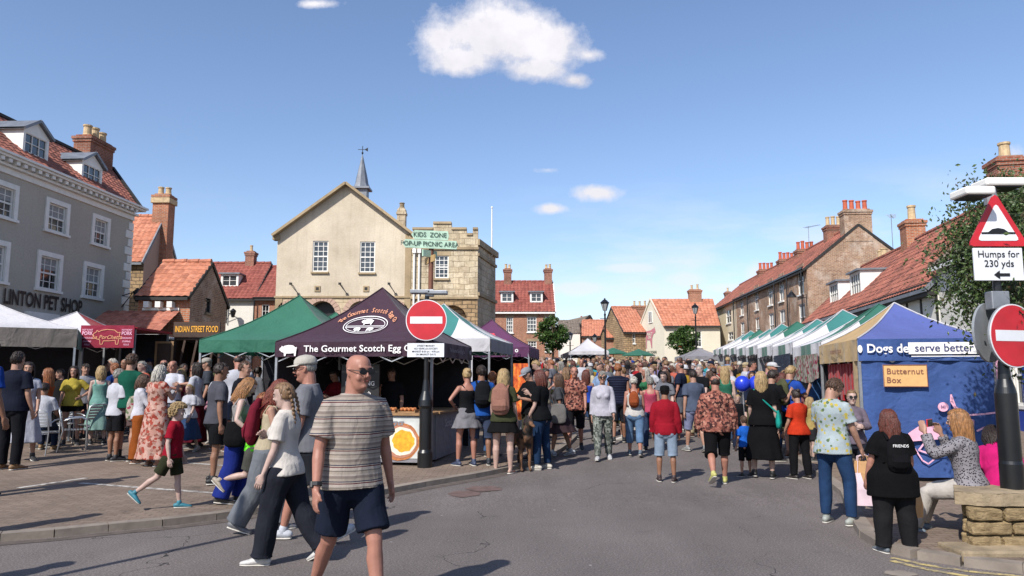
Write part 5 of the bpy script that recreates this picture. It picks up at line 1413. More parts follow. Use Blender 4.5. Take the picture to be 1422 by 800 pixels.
# left sign post
Yp = 13.2; xp = at(590, 640, Yp).x; zg = gz(xp, Yp)
lp = thing('sign_post', 'black bollard post carrying no entry disc, twin floodlights and pale green boards', 'sign post', (xp, Yp, zg), 0)
def RZ(py): return at(590, py, Yp).z-zg
mb = MB(); mb.lathe([(.13, 0), (.13, .25), (.105, .3), (.105, 1.0), (.13, 1.05), (.12, 1.15), (.07, 1.3), (.045, 1.5)], 44); mb.build('bollard', [MT['blackp']], lp, smooth=False)
mb = MB(); mb.cyl((0,0,1.4), (0,0,RZ(408)), .04, n=12); mb.build('pole', [MT['blackp']], lp)
mb = MB(); mb.cyl((.06,.02,RZ(408)), (.06,.02,RZ(345)), .045, n=10); mb.build('upper_pole', [MT['bronze']], lp)
def no_entry(parent, c, rad, ang, M0=None):
    rt = Matrix.Translation(c) @ Matrix.Rotation(ang, 4, 'Z') @ Matrix.Rotation(R(90), 4, 'X')
    mb = MB(); mb.M = rt; mb.cyl((0,0,-.02), (0,0,.0), rad, n=48); mb.build('sign_plate', [MT['sgrey']], parent)
    mb = MB(); mb.M = rt; mb.cyl((0,0,.001), (0,0,.006), rad*.995, n=48); a = mb.build('white_rim', [MT['swhite']], parent)
    mb = MB(); mb.M = rt; mb.cyl((0,0,.0065), (0,0,.009), rad*.955, n=48); mb.build('red_disc', [MT['sred']], a)
    mb = MB(); mb.M = rt; mb.box(-rad*.78, rad*.78, -rad*.17, rad*.17, .0095, .012); mb.build('white_bar', [MT['swhite']], a)
no_entry(lp, (0, -.07, RZ(445)), .362, 0)
mb = MB(); mb.box(-.32, .32, -.1, -.08, RZ(496), RZ(477)); pt_ = mb.build('notice_plate', [MT['swhite']], lp)
mb = MB(); fp_ = plane_fn((0, -.1, RZ(486.5)), (1,0,0), (0,0,1), .008)
for i, t in enumerate(('STREET MARKET', 'NO VEHICLES EXCEPT', 'MARKET 8.00 am - 4.00 pm', 'ON MARKET DAYS')): put_text(mb, t, .042, lambda x, y, i=i: fp_(x, y+.075-.05*i), bold=.006)
mb.build('lettering', [MT['sblack']], pt_, uv=False)
mb = MB(); mb.box(-.29, .06, -.12, .1, RZ(408), RZ(403)); mb.box(.02, .36, -.12, .1, RZ(409), RZ(404)); mb.box(-.03, .12, -.05, .05, RZ(412), RZ(402)); mb.build('floodlight', [MT['galv']], lp, bevel=.01)
z = RZ(334)
def board(x0, x1, z0, z1, y, name, mt, body, size, tip=.06, tilt=0):
    mb = MB(); pts = [(x0+tip, z0), (x1-tip*.3, z0), (x1, (z0+z1)/2), (x1-tip*.3, z1), (x0+tip, z1), (x0, (z0+z1)/2)]
    f = [(a, y, b+tilt*a) for a, b in pts]; k = [(a, y+.025, b+tilt*a) for a, b in pts]
    mb.poly(f); mb.poly(k[::-1])
    for i in range(6): mb.poly([f[i], k[i], k[(i+1) % 6], f[(i+1) % 6]])
    b = mb.build(name, [MT[mt]], lp)
    mb = MB(); put_text(mb, body, size, lambda X, Y: Vector(((x0+x1)/2+X, y-.012, (z0+z1)/2+Y+tilt*((x0+x1)/2+X))), bold=.006, sx=.92); mb.build('lettering', [MT['sgreend']], b, uv=False)
xq = lambda px: _x(px, Yp)-xp
board(xq(572)-.02, xq(623), RZ(333.5), RZ(321), -.06, 'direction_board', 'sgreen', 'KIDS  ZONE', .12, tilt=-.04)
board(xq(558), xq(635), RZ(345.5), RZ(334), -.055, 'direction_board', 'sgreen', 'POP-UP PICNIC AREA', .118, tilt=-.04)
mb = MB(); mb.cyl((.06,.02,RZ(345)), (.06,.02,RZ(322)), .035, n=10); mb.build('upper_pole', [MT['bronze']], lp)
for a, zz, L_ in ((R(50), RZ(353), .34), (R(-65), RZ(360), .5)):
    mb = MB(); mb.M = Matrix.Translation((.06, .0, zz)) @ Matrix.Rotation(a, 4, 'Z'); mb.box(-L_*.6, L_*.4, -.015, .015, -.06, .06); mb.build('finger_sign', [MT['sgreen' if a > 0 else 'ctan']], lp)
# far no entry sign
xf = _x(942, 58); fn_ = thing('no_entry_sign', 'small distant no entry sign before the mural house tree', 'road sign', (xf, 58, gz(xf, 58)), 0)
mb = MB(); mb.cyl((0,0,0), (0,0,2.3), .03); mb.build('pole', [MT['galv']], fn_); no_entry(fn_, (0,-.06, at(942, 478, 58).z-gz(xf, 58)), .3, R(20))

# right sign pole (stands in the stone planter)
Yr = 7.46; xr_ = at(1407, 683, Yr).x; zr0 = .52
rp = thing('sign_post', 'tall black sign pole rising from the stone planter with hump warning', 'sign post', (xr_, Yr, zr0), 0)
def RR(py): return at(1400, py, Yr).z-zr0
mb = MB(); mb.lathe([(.105, 0), (.105, .3), (.098, .33), (.098, .98), (.085, 1.04), (.06, 1.12), (.045, 1.3)], 44); mb.build('bollard', [MT['blackp']], rp)
mb = MB(); mb.cyl((0,0,1.2), (0,0,RR(262)), .04, n=12); mb.build('pole', [MT['blackp']], rp)
# triangle
tcx = .0; zb, ztp = RR(342), RR(273); ww = .56
def tri(parent, k, y0, y1, m, nm):
    cz = zb+(ztp-zb)/3; P = []
    for (x, z) in ((-ww/2, zb), (ww/2, zb), (0, ztp)):
        d = Vector((x, z-cz))*k
        # rounded corners
        for t in (-1, 0, 1):
            a = math.atan2(d.y, d.x)+t*.085; rr = d.length*(1-.055*abs(t)*1.0); P.append((tcx+rr*math.cos(a), cz+rr*math.sin(a)))
    P.sort(key=lambda p: math.atan2(p[1]-cz, p[0]-tcx))
    mb = MB(); f = [(a, y1, b) for a, b in P]; bk = [(a, y0, b) for a, b in P]; mb.poly(f); mb.poly(bk[::-1])
    for i in range(len(P)): j = (i+1) % len(P); mb.poly([f[i], bk[i], bk[j], f[j]])
    return mb.build(nm, [MT[m]], parent)
tp = tri(rp, 1.0, -.05, -.075, 'sred', 'warning_triangle'); tri(tp, .70, -.0755, -.079, 'swhite', 'white_field')
mb = MB(); fh = plane_fn((tcx, -.079, zb+.11), (1,0,0), (0,0,1), .004); put_shape(mb, [(-.17, 0), (.17, 0), (.17, .018), (.1, .02), (.06, .05), (0, .062), (-.06, .05), (-.1, .02), (-.17, .018)], fh); mb.build('hump_symbol', [MT['sblack']], tp, uv=False)
mb = MB(); mb.box(tcx-.26, tcx+.23, -.075, -.05, RR(391), RR(346)); pt_ = mb.build('notice_plate', [MT['swhite']], rp, bevel=.006)
mb = MB(); fh = plane_fn((tcx-.015, -.075, 0), (1,0,0), (0,0,1), .006); put_text(mb, 'Humps for', .096, lambda x, y: fh(x, y+RR(355)), bold=.006); put_text(mb, '230 yds', .096, lambda x, y: fh(x, y+RR(368)), bold=.006)
mb.poly([fh(-.06, RR(383)), fh(-.0, RR(377)), fh(0, RR(381)), fh(.1, RR(381)), fh(.1, RR(385)), fh(0, RR(385)), fh(0, RR(389))]); mb.build('lettering', [MT['sblack']], pt_, uv=False)
no_entry(rp, (.07, -.09, RR(467)), .315, R(17)); 
rt = Matrix.Translation((-.04, .13, RR(461))) @ Matrix.Rotation(R(32), 4, 'Z') @ Matrix.Rotation(R(90), 4, 'X')
mb = MB(); mb.M = rt; mb.cyl((0,0,-.012), (0,0,.012), .3, n=40); mb.build('sign_plate', [MT['sgrey']], rp)
mb = MB(); mb.box(-.1, .08, -.06, .06, RR(430), RR(405)); cb = mb.build('control_box', [MT['galv']], rp, bevel=.01)
for x0, x1, ya, yb, zt_, zz, nm in ((-.42, -.13, -.3, .0, RR(268), RR(279), 'floodlight'), (-.1, .3, -.12, .16, RR(250), RR(261), 'floodlight')):
    mb = MB(); mb.box(x0, x1, ya, yb, zz, zt_); fl_ = mb.build(nm, [MT['wpaint']], rp, bevel=.02)
    mb = MB(); mb.box(x0+.03, x1-.03, ya+.03, yb-.03, zz-.012, zz-.001); mb.build('lens', [MT['sblack']], fl_)
mb = MB(); mb.cyl((0,0,RR(285)), (0,0,RR(255)), .06, n=12); mb.bar((-.3, -.1, RR(270)), (0,0,RR(262)), .03); mb.bar((.0, 0, RR(262)), (.35,.1,RR(258)), .03); mb.build('bracket', [MT['galv']], rp)

# stone planter wall built of separate courses
pw_ = thing('stone_planter', 'low rubble stone planter wall with thick weathered coping slabs', 'planter', (4.3, 7.2, gz(5, 7.2)), 0)
zb_ = KERB_H
WX0, WX1, WY0, WY1 = 4.2, 9.0, 7.2, 8.1
rr_ = random.Random(3)
mb = MB(); mb.poly([(-.02,.0,-.1),(4.7,.0,-.1),(4.7,.0,.4),(-.02,.0,.4)]); mb.poly([(.5,.85,-.1),(-.02,.0,-.1),(-.02,.0,.4),(.5,.85,.4)]); mb.poly([(4.7,.85,-.1),(.5,.85,-.1),(.5,.85,.4),(4.7,.85,.4)])
mb.build('core', [MT['wallstone']], pw_)
mb = MB()
def stones(p, q, nrm, z0, z1, rows):
    p = Vector(p); q = Vector(q); L_ = (q-p).length; t = (q-p)/L_; n_ = Vector(nrm); z = z0
    for r_ in range(rows):
        h = (z1-z0)/rows; x = 0
        while x < L_:
            w = rr_.uniform(.22, .5); w = min(w, L_-x)
            if w < .08: break
            c = p+t*(x+w/2)+n_*rr_.uniform(.0, .03)+Vector((0,0,z+h/2))
            m = Matrix((t, n_, Vector((0,0,1)))).transposed() @ Matrix.Rotation(rr_.uniform(-.04, .04), 3, 'Y')
            mb.cbox(c, (w-.018, .12, h-.016), m); x += w
        z += h
stones((WX0-4.3+.04, 0, 0), (WX1-4.3, 0, 0), (0,-1,0), 0, .39, 3); stones((.5, .85, 0), (.02, .06, 0), (-.83,.56,0), 0, .39, 3)
o = mb.build('stonework', [MT['wallstone']], pw_); b = o.modifiers.new('b', 'BEVEL'); b.width = .022; b.segments = 3
sb = o.modifiers.new('s', 'SUBSURF'); sb.subdivision_type = 'SIMPLE'; sb.levels = sb.render_levels = 2
tx = bpy.data.textures.new('rough', 'CLOUDS'); tx.noise_scale = .09
dm = o.modifiers.new('d', 'DISPLACE'); dm.texture = tx; dm.strength = .035; dm.mid_level = .5
x = -.14
for i, w in enumerate((.85, 1.1, 1.0, 1.2, 1.0)):
    mb = MB()
    if i == 0:
        pts = [(x+.02, .06), (x+.2, -.08), (x+w-.01, -.08), (x+w-.01, .93), (x+.52, .93)]
    else: pts = [(x, -.08), (x+w-.01, -.08), (x+w-.01, .93), (x, .93)]
    f = [(a, b_, .40+.0) for a, b_ in pts]; k = [(a, b_, .515) for a, b_ in pts]; mb.poly(f[::-1]); mb.poly(k)
    for j in range(len(pts)): jj = (j+1) % len(pts); mb.poly([f[j], f[jj], k[jj], k[j]])
    o = mb.build('coping_slab', [MT['slab']], pw_, bevel=.02); x += w
    sb = o.modifiers.new('s', 'SUBSURF'); sb.subdivision_type = 'SIMPLE'; sb.levels = sb.render_levels = 4; dm = o.modifiers.new('d', 'DISPLACE'); dm.texture = tx; dm.strength = .022; dm.mid_level = .5
# stone step at its foot
mb = MB(); mb.box(WX0-4.3-.2, WX1-4.3, -.32, .1, -.05, .05); mb.build('foot_step', [MT['slab']], pw_, bevel=.02)

# ---------- trees ----------
def tree(label, x, y, H, cr, ch, trunk=.07, n=3500, leaf=.07, m='leaf', seed=1, z0=None, name='street_tree', squash=1.0, core=None):
    rr = random.Random(seed); z0 = gz(x, y) if z0 is None else z0
    t = thing(name, label, 'tree', (x, y, z0), 0)
    mb = MB(); zc_ = H-ch/2
    mb.loft([(0,0,-.1), (.02,0,(H-ch)*.6), (0,.02,H-ch*.6), (0,0,H-ch*.3)], [trunk*1.2, trunk, trunk*.7, trunk*.3], 8, 'flat')
    br = []
    for i in range(16):
        a = rr.uniform(0, 6.28); e = rr.uniform(.2, 1.1); L_ = cr*rr.uniform(.55, .9); s = Vector((0,0,H-ch*rr.uniform(.5, .95)))
        d = Vector((math.cos(a)*math.cos(e), math.sin(a)*math.cos(e), math.sin(e)*ch/cr*.5)); mb.loft([s, s+d*L_*.5+Vector((0,0,.03)), s+d*L_], [trunk*.35, trunk*.2, trunk*.08], 5, None); br.append(s+d*L_)
    mb.build('trunk', [MT['bark']], t)
    mb = MB()
    cl = []
    for i in range(46):
        while True:
            p = Vector((rr.uniform(-1,1), rr.uniform(-1,1), rr.uniform(-1,1)))
            if .25 < p.length < 1: break
        cl.append((Vector((p.x*cr*.88, p.y*cr*.88*squash, zc_+p.z*ch*.46)), cr*rr.uniform(.14, .34)))
    for i in range(n):
        c, rd = cl[rr.randrange(len(cl))]
        d = Vector((rr.gauss(0,1), rr.gauss(0,1), rr.gauss(0,.8))); d = d.normalized()*rd*rr.uniform(.3, 1.1)
        p = c+d; s = leaf*rr.uniform(.6, 1.3)
        u = Vector((rr.gauss(0,1), rr.gauss(0,1), rr.gauss(0,.5)-.3)).normalized(); v = u.cross(Vector((rr.gauss(0,1), rr.gauss(0,1), rr.gauss(0,1)))).normalized()*s*.32; u = u*s
        mb.poly([p, p+u*.5+v, p+u, p+u*.5-v])
    mb.build('crown', [MT[m]], t, uv=False); return t
x = _x(767, 44); tree('round green street tree before the brick house with dormers', x, 44, at(767, 438, 44).z-gz(x, 44), .95, 2.1, .08, 5200, .16, seed=4)
x = _x(950, 52); tree('small bushy tree against the white mural house', x, 52, at(950, 449, 52).z-gz(x, 52), 1.3, 2.6, .08, 4200, .17, seed=9)
# big tree overhanging from the right
def spray_tree():
    rr = random.Random(21)
    bx, by = 8.3, 9.6; z0 = gz(bx, by)
    t = thing('cherry_tree', 'dark leaved tree whose sprays overhang the right sign pole', 'tree', (bx, by, z0), 0)
    mb = MB(); mb.loft([(0,0,-.1), (-.05,0,1.2), (-.1,-.1,2.4), (-.2,-.1,3.4)], [.2, .16, .13, .07], 10, 'flat')
    lf = MB(); tips = []
    def O(px, py, Y): return at(px, py, Y)-Vector((bx, by, z0))
    targets = []
    for px, py, Y in ((1345,300,8.8),(1330,400,8.9),(1322,330,9.0),(1338,420,9.2),(1320,385,9.3),(1365,350,8.4),(1372,412,8.3),(1400,300,8.4),(1415,330,7.9),(1420,420,7.5),(1432,408,7.6),(1445,355,7.5),(1440,290,8.4),(1450,380,7.6),(1460,460,7.8),(1480,330,8.2),(1380,455,8.6),(1360,420,9.0),(1318,360,9.4),(1420,275,8.8),(1345,330,8.9),(1352,270,9.2),(1390,430,8.9),(1375,300,9.2), (1360,380,9.2), (1400,380,8.8), (1425,500,7.6)):
        targets.append(O(px, py, Y))
    for T_ in targets:
        s = Vector((-.15, -.1, rr.uniform(2.0, 3.2)))
        mid = (s+T_)/2+Vector((0,0,.35))
        pts = [s, s*.6+mid*.4+Vector((0,0,.1)), mid, mid*.4+T_*.6+Vector((0,0,.12)), T_]
        mb.loft(pts, [.045, .035, .024, .014, .005], 6, None)
        for j in range(950):
            f = rr.uniform(.38, 1.05); base = mid*(1-f)+T_*f+Vector((0,0,.15*math.sin(f*3.1)))
            p = base+Vector((rr.gauss(0,.17), rr.gauss(0,.17), rr.gauss(0,.16)-.05)); s_ = rr.uniform(.04, .075)
            u = Vector((rr.gauss(0,.7), rr.gauss(0,.7), rr.gauss(0,.6)-.6)).normalized(); v = u.cross(Vector((rr.gauss(0,1), rr.gauss(0,1), rr.gauss(0,1)))).normalized()*s_*.26; u *= s_
            n_ = u.cross(v).normalized()*s_*.1
            lf.poly([p, p+u*.5+v, p+u*.5-n_]); lf.poly([p+u*.5+v, p+u, p+u*.5-n_]); lf.poly([p+u, p+u*.5-v, p+u*.5-n_]); lf.poly([p+u*.5-v, p, p+u*.5-n_])
    mb.build('trunk', [MT['bark']], t); lf.build('crown', [MT['leafd']], t, uv=False)
spray_tree()

# ---------- chairs ----------
def alu_chair():
    t = thing('cafe_chair', 'x', 'chair', (0,0,0), 0, 'aluminium cafe chairs')
    # facing +y : backrest at y=-.24
    mb = MB(); 
    for s in (-1, 1):
        mb.loft([(s*.25,.2,0), (s*.25,.2,.42), (s*.26,.19,.62), (s*.27,.1,.67), (s*.27,-.1,.66), (s*.25,-.2,.62)], [.012]*6, 8)
        mb.loft([(s*.22,-.3,0), (s*.22,-.22,.42), (s*.22,-.26,.62), (s*.21,-.3,.82), (s*.12,-.31,.86), (0,-.31,.865)], [.013]*6, 8)
    mb.bar((-.25,.2,.4), (.25,.2,.4), .02); mb.bar((-.22,-.22,.4), (.22,-.22,.4), .02)
    mb.build('frame', [MT['alu']], t, smooth=True)
    mb = MB()
    for i in range(8): y = -.2+i*.055; mb.box(-.23, .23, y, y+.042, .425, .437)
    mb.build('seat', [MT['alu']], t)
    mb = MB()
    for i in range(5): z = .54+i*.06; y = -.245-(z-.5)*.16; mb.box(-.2, .2, y-.006, y+.006, z, z+.04)
    mb.build('backrest', [MT['alu']], t)
    return t
ch0 = alu_chair()
CH = [(55, 631, 10, 'aluminium cafe chair occupied by the man in white'), (103, 626, -60, 'empty aluminium chair beside the man in white'), (84, 616, 175, 'empty aluminium chair turned to face the camera'), (124, 617, 60, 'empty aluminium chair nearest the seated man in blue'), (143, 611, 100, 'aluminium chair occupied by the seated man in blue')]
for i, (px, py, a, lb) in enumerate(CH):
    p = gp(px, py, K); o = ch0 if i == 0 else copy_tree(ch0); o.location = (p.x, p.y, gz(p.x, p.y)); o.rotation_euler[2] = R(a); o['label'] = lb
# ================= people =================
def vfrom(me):
    a = np.empty(len(me.vertices)*3); me.vertices.foreach_get('co', a); return a.reshape(-1, 3)
def remesh(mb, voxel, it=3, fold=0.0, fs=1.0, seed=0, name='m'):
    me0 = mb.mesh('tmp', uv=False); o = bpy.data.objects.new('tmp', me0); COL.objects.link(o)
    r = o.modifiers.new('r', 'REMESH'); r.mode = 'VOXEL'; r.voxel_size = voxel; r.use_smooth_shade = True
    s = o.modifiers.new('s', 'SMOOTH'); s.iterations = it; s.factor = .5
    dg = bpy.context.evaluated_depsgraph_get(); me = bpy.data.meshes.new_from_object(o.evaluated_get(dg)); me.name = name
    bpy.data.objects.remove(o); bpy.data.meshes.remove(me0)
    if fold:
        c = vfrom(me); nn = np.empty(len(me.vertices)*3); me.vertices.foreach_get('normal', nn); nn = nn.reshape(-1, 3)
        x, y, z = c.T*fs; q = seed*1.7
        wv = np.sin(9*z+7*x+2.3*np.sin(5*y+q)+q)+.8*np.sin(17*z-9*y+3*np.sin(6*x+q))+.6*np.sin(26*x+8*z+2*np.sin(9*y)+q*2)+.5*np.sin(34*y+12*z+q)
        c = c+nn*(wv*fold*.4)[:, None]; me.vertices.foreach_set('co', c.ravel()); me.update()
    me.polygons.foreach_set('use_smooth', [True]*len(me.polygons))
    return me
def join_raw(me, mb, mats_n=1):
    """append loose raw geometry (hands, eyes) to a mesh"""
    bm = bmesh.new(); bm.from_mesh(me); off = [bm.verts.new(v) for v in mb.v]
    for f, mi in zip(mb.f, mb.m):
        try: q = bm.faces.new([off[i] for i in f]); q.smooth = True; q.material_index = mi
        except ValueError: pass
    bmesh.ops.recalc_face_normals(bm, faces=bm.faces[:]) if len(bm.faces) < 20000 else None
    bm.to_mesh(me); bm.free(); return me
Y1, X1, Z1 = Vector((0,1,0)), Vector((1,0,0)), Vector((0,0,1))
POSES = {
 # legs: (thigh forward, knee bend, splay, heel lift); arms: (forward, out, elbow, inward)
 'stand': dict(L=(2,3,4,0), R=(-2,2,4,0), al=(4,9,14,6), ar=(0,8,18,4)),
 'relax': dict(L=(10,16,7,6), R=(-3,1,3,0), al=(8,7,22,8), ar=(-6,9,12,2), lean=2),
 'walkL': dict(L=(24,8,2,0), R=(-16,26,2,34), al=(-18,8,16,4), ar=(22,8,24,6), lean=4),
 'walkR': dict(L=(-16,26,2,34), R=(24,8,2,0), al=(22,8,24,6), ar=(-18,8,16,4), lean=4),
 'stepL': dict(L=(13,6,2,0), R=(-10,10,2,14), al=(-8,8,14,4), ar=(12,8,20,6), lean=2),
 'stepR': dict(L=(-10,10,2,14), R=(13,6,2,0), al=(12,8,20,6), ar=(-8,8,14,4), lean=2),
 'eat': dict(L=(3,3,4,0), R=(-3,2,5,0), al=(8,9,22,6), ar=(28,10,105,26), hp=12),
 'phone': dict(L=(3,3,4,0), R=(-3,2,5,0), al=(20,8,80,26), ar=(26,8,85,30), hp=25),
 'cross': dict(L=(3,3,5,0), R=(-3,2,5,0), al=(22,12,88,62), ar=(18,12,82,60)),
 'hip': dict(L=(4,3,6,0), R=(-2,2,3,0), al=(-12,42,70,75), ar=(6,9,16,4)),
 'point': dict(L=(3,3,4,0), R=(-3,2,5,0), al=(4,9,14,6), ar=(74,12,12,4)),
 'sit': dict(L=(86,88,8,0), R=(82,80,10,0), al=(25,10,45,14), ar=(25,10,50,14), lean=6),
 'run': dict(L=(38,40,2,0), R=(-20,62,2,60), al=(-30,12,60,6), ar=(30,12,60,6), lean=10),
 'bags': dict(L=(6,6,4,0), R=(-4,4,4,0), al=(14,8,12,3), ar=(2,10,8,2), hp=18),
}
class Sk: pass
def rotv(v, ax, a): return Matrix.Rotation(a, 3, ax) @ v
def skeleton(pose, female=False, fat=1.0, child=False):
    P = dict(POSES[pose]) if isinstance(pose, str) else dict(pose); k = Sk(); k.P = P
    k.hw = .098 if not female else .1; k.sw = (.188 if not female else .162)*(1+.18*(fat-1))
    k.legs = []
    low = 9
    for sgn, key in ((-1, 'L'), (1, 'R')):
        a, kn, sp, hl = P[key]; a, kn, sp, hl = R(a), R(kn), R(sp), R(hl)
        hip = Vector((sgn*k.hw, 0, 0)); th = Vector((sgn*math.sin(sp)*math.cos(a)*.9, math.sin(a), -math.cos(a)*math.cos(sp))).normalized()
        knee = hip+th*.415; b = a-kn; sh = Vector((sgn*math.sin(sp)*.3, math.sin(b), -math.cos(b))).normalized(); ank = knee+sh*.415
        fd = Vector((sgn*math.sin(sp+.12), math.cos(sp+.12)*math.cos(hl), -math.sin(hl))).normalized(); fu = fd.cross(Vector((math.cos(.1*sgn), -math.sin(.1*sgn)*0, 0))).normalized()
        if fu.z < 0: fu = -fu
        m = min((ank-fu*.085-fd*.05).z, (ank-fu*.085+fd*.17).z); low = min(low, m)
        k.legs.append([hip, knee, ank, fd, fu])
    k.pz = -low; up = Vector((0, 0, k.pz))
    for l in k.legs:
        for i in range(3): l[i] = l[i]+up
    k.pel = up; ln = R(P.get('lean', 0)); tw = R(P.get('twist', 0))
    def U(p):
        """upper-body point given relative to a pelvis at z=.92, bent forward by the lean"""
        p = Vector(p); d = p-Vector((0, 0, .92)); f = max(0, min(1, (p.z-.95)/.2)); d = rotv(d, 'X', -ln*f); d = rotv(d, 'Z', tw*f); return d+k.pel
    k.U = U
    k.arms = []
    for sgn, key in ((-1, 'al'), (1, 'ar')):
        a, o, e, inn = [R(x) for x in P[key]]
        sh = Vector((sgn*k.sw*.97, -.005, 1.405)); ua = Vector((sgn*math.sin(o), math.sin(a)*math.cos(o), -math.cos(a)*math.cos(o))).normalized()
        o2 = o-inn; fa = Vector((sgn*math.sin(o2), math.sin(a+e)*math.cos(o2), -math.cos(a+e)*math.cos(o2))).normalized()
        shp = U(sh); q = U(sh+Vector((0,.0001,0)))
        M3 = Matrix.Rotation(tw, 3, 'Z') @ Matrix.Rotation(-ln, 3, 'X')
        ua, fa = M3 @ ua, M3 @ fa
        el = shp+ua*.285; wr = el+fa*.255; k.arms.append([shp, el, wr, fa, sgn, M3])
    k.hy, k.hpi, k.hr = R(P.get('hy', 0)), R(P.get('hp', 0)), R(P.get('hroll', 0))
    k.neck = U((0, -.012, 1.49)); k.M3 = Matrix.Rotation(tw, 3, 'Z') @ Matrix.Rotation(-ln*.4, 3, 'X')
    HM = k.M3 @ Matrix.Rotation(k.hy, 3, 'Z') @ Matrix.Rotation(-k.hpi, 3, 'X') @ Matrix.Rotation(k.hr, 3, 'Y')
    k.HM = HM; piv = U((0, .0, 1.535)); k.Hf = lambda p: piv+HM @ (Vector(p)*(1.12 if child else 1.0)+Vector((0, .02, .105)))
    return k
def torso_rings(female, fat, off=0, z0=.84, z1=1.48, clamp=None):
    if female: T = [(.80,.10,.09,0),(.84,.155,.112,-.01),(.90,.178,.125,-.012),(.97,.168,.115,-.006),(1.04,.142,.098,.0),(1.11,.126,.09,.004),(1.18,.13,.094,.006),(1.26,.145,.106,.008),(1.33,.152,.108,.002),(1.40,.150,.092,-.006),(1.44,.125,.075,-.01),(1.475,.075,.06,-.012),(1.50,.055,.055,-.012)]
    else: T = [(.80,.10,.09,0),(.84,.150,.105,-.006),(.90,.168,.118,-.008),(.97,.166,.114,-.004),(1.04,.158,.108,.002),(1.11,.153,.106,.004),(1.18,.158,.108,.004),(1.26,.172,.114,.004),(1.33,.182,.115,-.002),(1.40,.180,.1,-.008),(1.44,.150,.082,-.012),(1.475,.09,.066,-.014),(1.50,.062,.06,-.014)]
    out = []
    for z, a, b, c in T:
        w = fat if z < 1.25 else 1+(fat-1)*.55
        wy = 1+(fat-1)*(1.5 if .95 < z < 1.22 else 1.0)
        if z > 1.45: w = wy = 1
        out.append((z, a*w+off, b*wy+off, c+(wy-1)*.05))
    def ev(z):
        if clamp: z = max(z, clamp)
        for i in range(len(out)-1):
            if out[i][0] <= z <= out[i+1][0]:
                t = (z-out[i][0])/(out[i+1][0]-out[i][0]); return tuple(out[i][j]+(out[i+1][j]-out[i][j])*t for j in range(4))
        return out[0] if z < out[0][0] else out[-1]
    zs = sorted({z0, z1, *[t[0] for t in out if z0 < t[0] < z1]})
    return [ev(z) if z not in (z0, z1) or True else None for z in zs], zs
def add_torso(mb, k, female, fat, off, z0, z1, cap='flat', n=20, flare=0, clamp=None):
    rings, zs = torso_rings(female, fat, off, z0, z1, clamp)
    pts = []; rad = []
    for z, r_ in zip(zs, rings):
        pts.append(k.U((0, r_[3], z))); f = flare*max(0, 1.12-z)
        rad.append((r_[1]+f, r_[2]+f))
    mb.loft(pts, rad, n, cap)
def hand(mb, wr, fa, sgn, M3, pose='hang', n=6, s=1.0, fr=.0088):
    """palm, four fingers and a thumb"""
    d = fa.normalized(); side = (M3 @ Vector((sgn, 0, 0))); side = (side-d*side.dot(d))
    side = side.normalized() if side.length > .1 else Vector((0,0,1)); fw = d.cross(side)*(1 if sgn > 0 else -1)
    # palm faces the body; knuckle row runs along fw, palm normal = -side
    pn = -side
    if fw.dot(M3 @ Y1) < 0: fw = -fw
    if pose == 'palm': pass
    c0 = wr; c1 = wr+d*.045*s; c2 = wr+d*.09*s
    mb.loft([c0-d*.02, c0, c1, c2], [(.026, .021), (.027*s, .02), (.018, .04*s), (.015, .041*s)], 10, 'round', ref=tuple(side))
    curl = {'hang': .28, 'grip': 1.1, 'palm': .1}[pose]
    for i, (o, L_) in enumerate(((.03, .068), (.0105, .077), (-.0095, .071), (-.029, .056))):
        b = c2-d*.008+fw*o*s; a = curl*(1+.08*i); dirs = []; p = b; pts = [b-d*.02, b]
        for j, q in enumerate((.42, .32, .26)):
            a_ = a*(.55+.6*j); v = d*math.cos(min(a_*1.0*(j+1)*.6, 2.7))+pn*math.sin(min(a_*(j+1)*.6, 2.7))+fw*(o*.9*(1 if curl < .5 else .0)); p = p+v.normalized()*L_*q*s*1.05; pts.append(p)
        mb.loft(pts, [fr*1.05*s, fr*1.05*s, fr*s, fr*.92*s, fr*.75*s], n, 'round')
    t0 = c0+d*.025*s+fw*.03*s; mb.loft([c0+d*.01+fw*.012, t0, t0+(d*.75+fw*.55+pn*.3).normalized()*.034*s, t0+(d*.75+fw*.5+pn*.3).normalized()*.034*s+(d+pn*.35*(1+curl)).normalized()*.03*s], [.013*s, .0125*s, .0108*s, .0085*s], n, 'round')
HEADP = [(-.118,.022,.02,.062),(-.108,.04,.038,.05),(-.09,.052,.056,.036),(-.065,.06,.07,.022),(-.03,.067,.086,.008),(.01,.073,.094,.0),(.045,.075,.097,-.004),(.072,.07,.091,-.007),(.092,.059,.077,-.009),(.106,.043,.056,-.01),(.114,.022,.03,-.01)]
